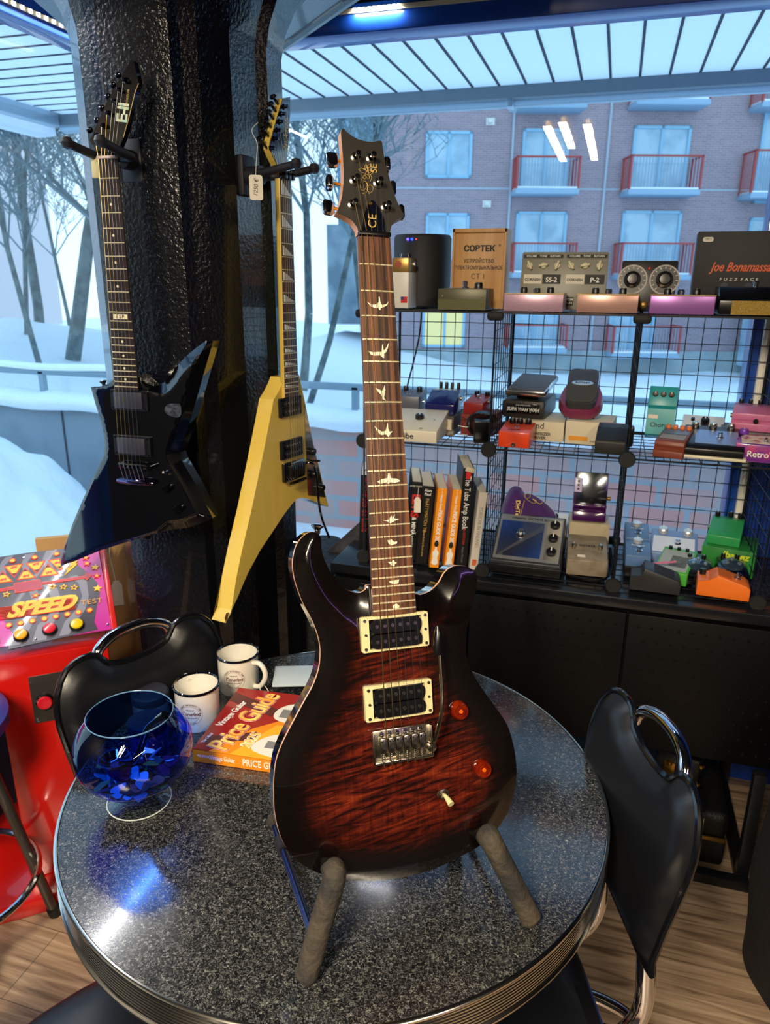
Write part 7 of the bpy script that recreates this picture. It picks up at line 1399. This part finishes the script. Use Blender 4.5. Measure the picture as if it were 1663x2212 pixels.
obj('housing', add_box(B(), (0, 0.022, 0.072), (0.094, 0.044, 0.144), bev=0.003), mat('purple_gloss', (64, 14, 78), 0.2, coat=0.7), t)
obj('mirror_face', add_box(B(), (0.002, -0.003, 0.098), (0.086, 0.006, 0.09), bev=0.001), mat('mirror_panel', (150, 156, 164), 0.14, 1.0), t); obj('step_ridge', add_box(B(), (0, -0.008, 0.046), (0.094, 0.016, 0.012), bev=0.004), mat('purple_gloss'), t); obj('step_ridge', add_box(B(), (0, -0.006, 0.016), (0.094, 0.012, 0.03), bev=0.004), mat('purple_gloss'), t)
pn_ = obj('switch_panel', add_box(B(), (-0.036, -0.009, 0.105), (0.022, 0.008, 0.042), bev=0.002), mat('panel_lilac', (196, 186, 226), 0.3), t)
for k in range(3): obj('slider', add_box(B(), (-0.036, -0.014, 0.094 + 0.011 * k), (0.006, 0.004, 0.005)), black_plastic, pn_)
obj('jack', add_cyl(B(), (0.047, 0.02, 0.07), (0.058, 0.02, 0.07), 0.0065, n=16), brass, t)
# cables by the beige pedal
t = thing('coiled_cable', 'black cable looped on the counter round the beige pedal', 'cable', loc=(0.0, 1.95, ZC))
obj('cable_loop', add_tube(B(), smooth_poly([(-0.085, 0.05, 0.02), (-0.085, 0.0, 0.004), (-0.045, -0.035, 0.004), (0.02, -0.045, 0.005), (0.052, 0.0, 0.012), (0.052, 0.06, 0.03), (0.045, 0.10, 0.05), (0.048, 0.04, 0.004), (0.03, -0.05, 0.004)], 5, False), 0.0034, 7), black_plastic, t)
# bay three on the counter
bl_m = mat('steel_blue_enamel', (84, 118, 164), 0.4)
for k, (py, Y, z, lab) in enumerate(((1175, 2.06, ZC + 0.052, 'small steel blue pedal with a round silver knob, rear one of the pair'), (1215, 1.975, ZC + 0.03, 'small steel blue pedal with a round silver knob, front one of the pair'))):
    pedal(lab, 0.066, 0.085, boxp(0.085, 0.032, 0.05), bl_m, (0.1177 + (0.002 if k else -0.001), Y, z), rz=R(2), knobs=[(.5, .88, .0135, .008, mat('knob_silver', (220, 220, 214), 0.25, 0.6))], sw=[(.52, .3, .006)], txt=[('Reverence', .5, .62, .008, ink_white)])
    o = carton('plain dark block under the %s steel blue pedal' % ('rear', 'front')[k], 0.062, 0.08, z - ZC - 0.001, (0.1177, Y + 0.002, ZC), R(2), black_satin, name='block', cat='block')
pedal('pale blue and white pedal with two silver knobs behind the green edged one', 0.125, 0.11, boxp(0.11, 0.05, 0.085), mat('pale_steel_blue', (110, 140, 190), 0.4), (0.2128, 2.05, ZC), rz=R(-4), plates=[(.06, .06, .94, .70, mat('face_ice', (214, 224, 238), 0.3))], knobs=[(.25, .9, .0135, .014, mat('knob_silver')), (.78, .9, .0135, .014, mat('knob_silver'))], sw=[(.58, .45, .006)])
pedal('slim green edged pedal with a patterned grey face between the blue and black ones', 0.088, 0.12, boxp(0.12, 0.035, 0.062), mat('lime_green', (74, 170, 62), 0.35), (0.2018, 1.955, ZC), rz=R(-16), plates=[(.05, .06, .93, .88, mat('face_grey_pattern', (156, 164, 154), 0.4)), (.36, .2, .86, .66, mat('pattern_dark', (56, 58, 56), 0.4, mix=((150, 156, 150), 160, 0.48, 0.55, (1, 3, 1))))], knobs=[(.2, .94, .005, .008, kb), (.45, .94, .005, .008, kb), (.7, .94, .005, .008, kb)])
def wd(t, F, N_, Rn):
    obj('pink_edge', add_box(B(), (0.0, 0.0, 0.0), (0.004, 0.085, 0.004)), mat('pink_line', (206, 110, 150), 0.4), t, mtx=TM((0.0345, 0.058, 0.062), (1, 0, 0), (0, 0.97, -0.24)).to_3x3().to_4x4() if False else Matrix.Translation((0.036, 0.055, 0.0565)) @ Matrix.Rotation(R(-13), 4, 'X'))
    obj('price_sticker', add_prism(B(), rrect(0.094, 0.014, 0.113, 0.024, 0.003), 0, 0.0008, TM((0.0375, 0.0, 0), (0, 1, 0), (0, 0, 1)) @ Matrix.Diagonal((1, 1, 1, 1))), paper, t, angle=None)
    text('199€', 0.007, ink_black, t, TM((0.039, 0.1035, 0.019), (0, -1, 0), (0, 0, 1)) @ Matrix.Rotation(0, 4, 'Z'))
pedal('black wedge pedal with a pink line along its edge, turned side on', 0.074, 0.125, [(0, 0), (0.125, 0), (0.125, 0.038), (0.098, 0.040), (0.092, 0.062), (0.008, 0.038), (0, 0.030)], mat('charcoal_plastic', (38, 38, 40), 0.45), (0.1656 + 0.06, 1.915, ZC), rz=R(88), top=((0.008, 0.0385), (0.092, 0.0625)), plates=[(.12, .1, .88, .7, mat('plate_rubber', (26, 26, 28), 0.7))], extra=wd)
def mirror_face(t, F, N_, Rn):
    obj('lens_face', add_lathe(B(), [(0.030, 0), (0.028, 0.005), (0.018, 0.009), (0, 0.010)], F(.5, .52), 28, Rn), mat('dark_lens', (40, 56, 70), 0.06, coat=1.0), t)
    for u, v in ((.3, .45), (.7, .45), (.5, .7)): obj('indicator', add_lathe(B(), [(0.006, 0), (0.005, 0.012), (0, 0.0125)], F(u, v), 14, Rn), mat('lens_ring', (150, 166, 176), 0.2, 0.6), t)
for k, (cx_, lab, hue) in enumerate(((0.2777, 'black pedal with glossy domed face, left one of the pair by the orange pedal', 0), (0.365, 'black pedal with a glossy domed face, right one below the green carton', 1))):
    pedal(lab, 0.076, 0.085, boxp(0.085, 0.036, 0.055), black_gloss, (cx_, (1.955, 1.985)[k], ZC), rz=R(3), bev=0.008, knobs=[(.25, .93, .006, .010, kb), (.72, .93, .006, .010, kb)], jacks=[(-1, .03, .02)], extra=mirror_face)
grn = mat('carton_green', (36, 132, 52), 0.45, mix=((30, 112, 44), 10, 0.45, 0.6))
t = carton('bright green carton with yellow lettering under the green pedal', 0.135, 0.14, 0.075, (0.3552, 2.07, ZC), R(-12), grn); ft(t, 'Ibanez', 0.018, 0.058, 0.026, mat('print_lime', (206, 220, 40), 0.4), bold=0.03, shear=0.2)
pedal('green pedal with a square silver button standing on the bright green carton', 0.085, 0.12, [(0, 0), (0.12, 0), (0.12, 0.05), (0.085, 0.052), (0.02, 0.032), (0, 0.026)], mat('green_enamel', (44, 152, 84), 0.35), (0.3414, 2.095, ZC + 0.0755), rz=R(-12), top=((0.02, 0.032), (0.12, 0.0555)), knobs=[(.15, .88, .0075, .013, kb), (.55, .92, .0075, .013, kb), (.85, .92, .0075, .013, kb)], plates=[(.3, .12, .7, .38, silver), (.1, .5, .9, .72, mat('green_plate', (36, 130, 70), 0.4))], txt=[('TUBE SCREAMER', .5, .6, .0085, ink_white)], jacks=[(-1, .06, .03)])
def orj(t, F, N_, Rn):
    obj('front_jack', add_lathe(B(), [(0.0075, 0), (0.0068, 0.003), (0.004, 0.003), (0.0035, 0.0005), (0, 0.0005)], (0.036, 0.055, 0.022), 18, Matrix.Rotation(R(90), 4, 'Y')), dark_chrome, t)
pedal('bright orange pedal turned side on at the front right of the counter', 0.07, 0.125, [(0, 0), (0.125, 0), (0.125, 0.040), (0.098, 0.042), (0.080, 0.060), (0.010, 0.040), (0, 0.032)], mat('orange_enamel', (236, 116, 34), 0.4), (0.3296 + 0.062, 1.925, ZC), rz=R(86), top=((0.010, 0.0405), (0.080, 0.0605)), sw=[(.5, .3, .006)], knobs=[], extra=lambda t, F, N_, Rn: [orj(t, F, N_, Rn), obj('knob', add_cyl(B(), (0.015, 0.112, 0.041), (0.015, 0.112, 0.056), 0.008, n=16), kb, t)], plates=[(.1, .5, .9, .95, mat('orange_print', (206, 96, 30), 0.45))])
# bottles in the black basket at the far right
t = thing('wire_basket', 'round black wire basket on the counter at the right edge', 'basket', loc=(0.505, 2.03, ZC))
obj('basket_ring', add_tube(B(), [(0.06 * math.cos(2 * PI * i / 36), 0.06 * math.sin(2 * PI * i / 36), 0.19) for i in range(36)], 0.003, 6, closed=True), steel_wire, t)
for k in range(14): obj('basket_bar', add_tube(B(), [(0.06 * math.cos(2 * PI * k / 14), 0.06 * math.sin(2 * PI * k / 14), 0.0), (0.06 * math.cos(2 * PI * k / 14), 0.06 * math.sin(2 * PI * k / 14), 0.19)], 0.0014, 5), steel_wire, t)
for k, (x, y) in enumerate(((-0.025, -0.01), (0.02, -0.025), (0.01, 0.025))):
    t = thing('bottle', ('small bottle with an orange label and white cap at the left of the basket', 'small bottle with an orange label and white cap at the front of the basket', 'small bottle with an orange label and white cap at the back of the basket')[k], 'bottle', loc=(0.505 + x, 2.03 + y, ZC + 0.001))
    obj('glass', add_lathe(B(), [(0, 0), (0.018, 0), (0.018, 0.10), (0.009, 0.125), (0.009, 0.14), (0, 0.14)], n=24), mat('bottle_dark', (24, 30, 40), 0.1, coat=0.8), t); obj('label', add_lathe(B(), [(0.0184, 0.03), (0.0184, 0.09)], n=24), mat('label_orange', (214, 132, 44), 0.5, mix=((40, 36, 60), 60, 0.5, 0.6)), t); obj('cap', add_lathe(B(), [(0.011, 0.138), (0.011, 0.16), (0, 0.161)], n=20), white_paint, t)
# speaker cable down the window
o = obj('power_cable', add_tube(B(), smooth_poly([(-0.5769, 2.275, 1.5), (-0.5861, 2.28, 1.40), (-0.6213, 2.28, 1.25), (-0.6509, 2.28, 1.15), (-0.7453, 2.27, 0.95), (-0.762, 2.2665, 0.80)], 5, False), 0.0028, 7), black_plastic); tag(o, 'black power cable running down the window from the smart speaker', 'cable')
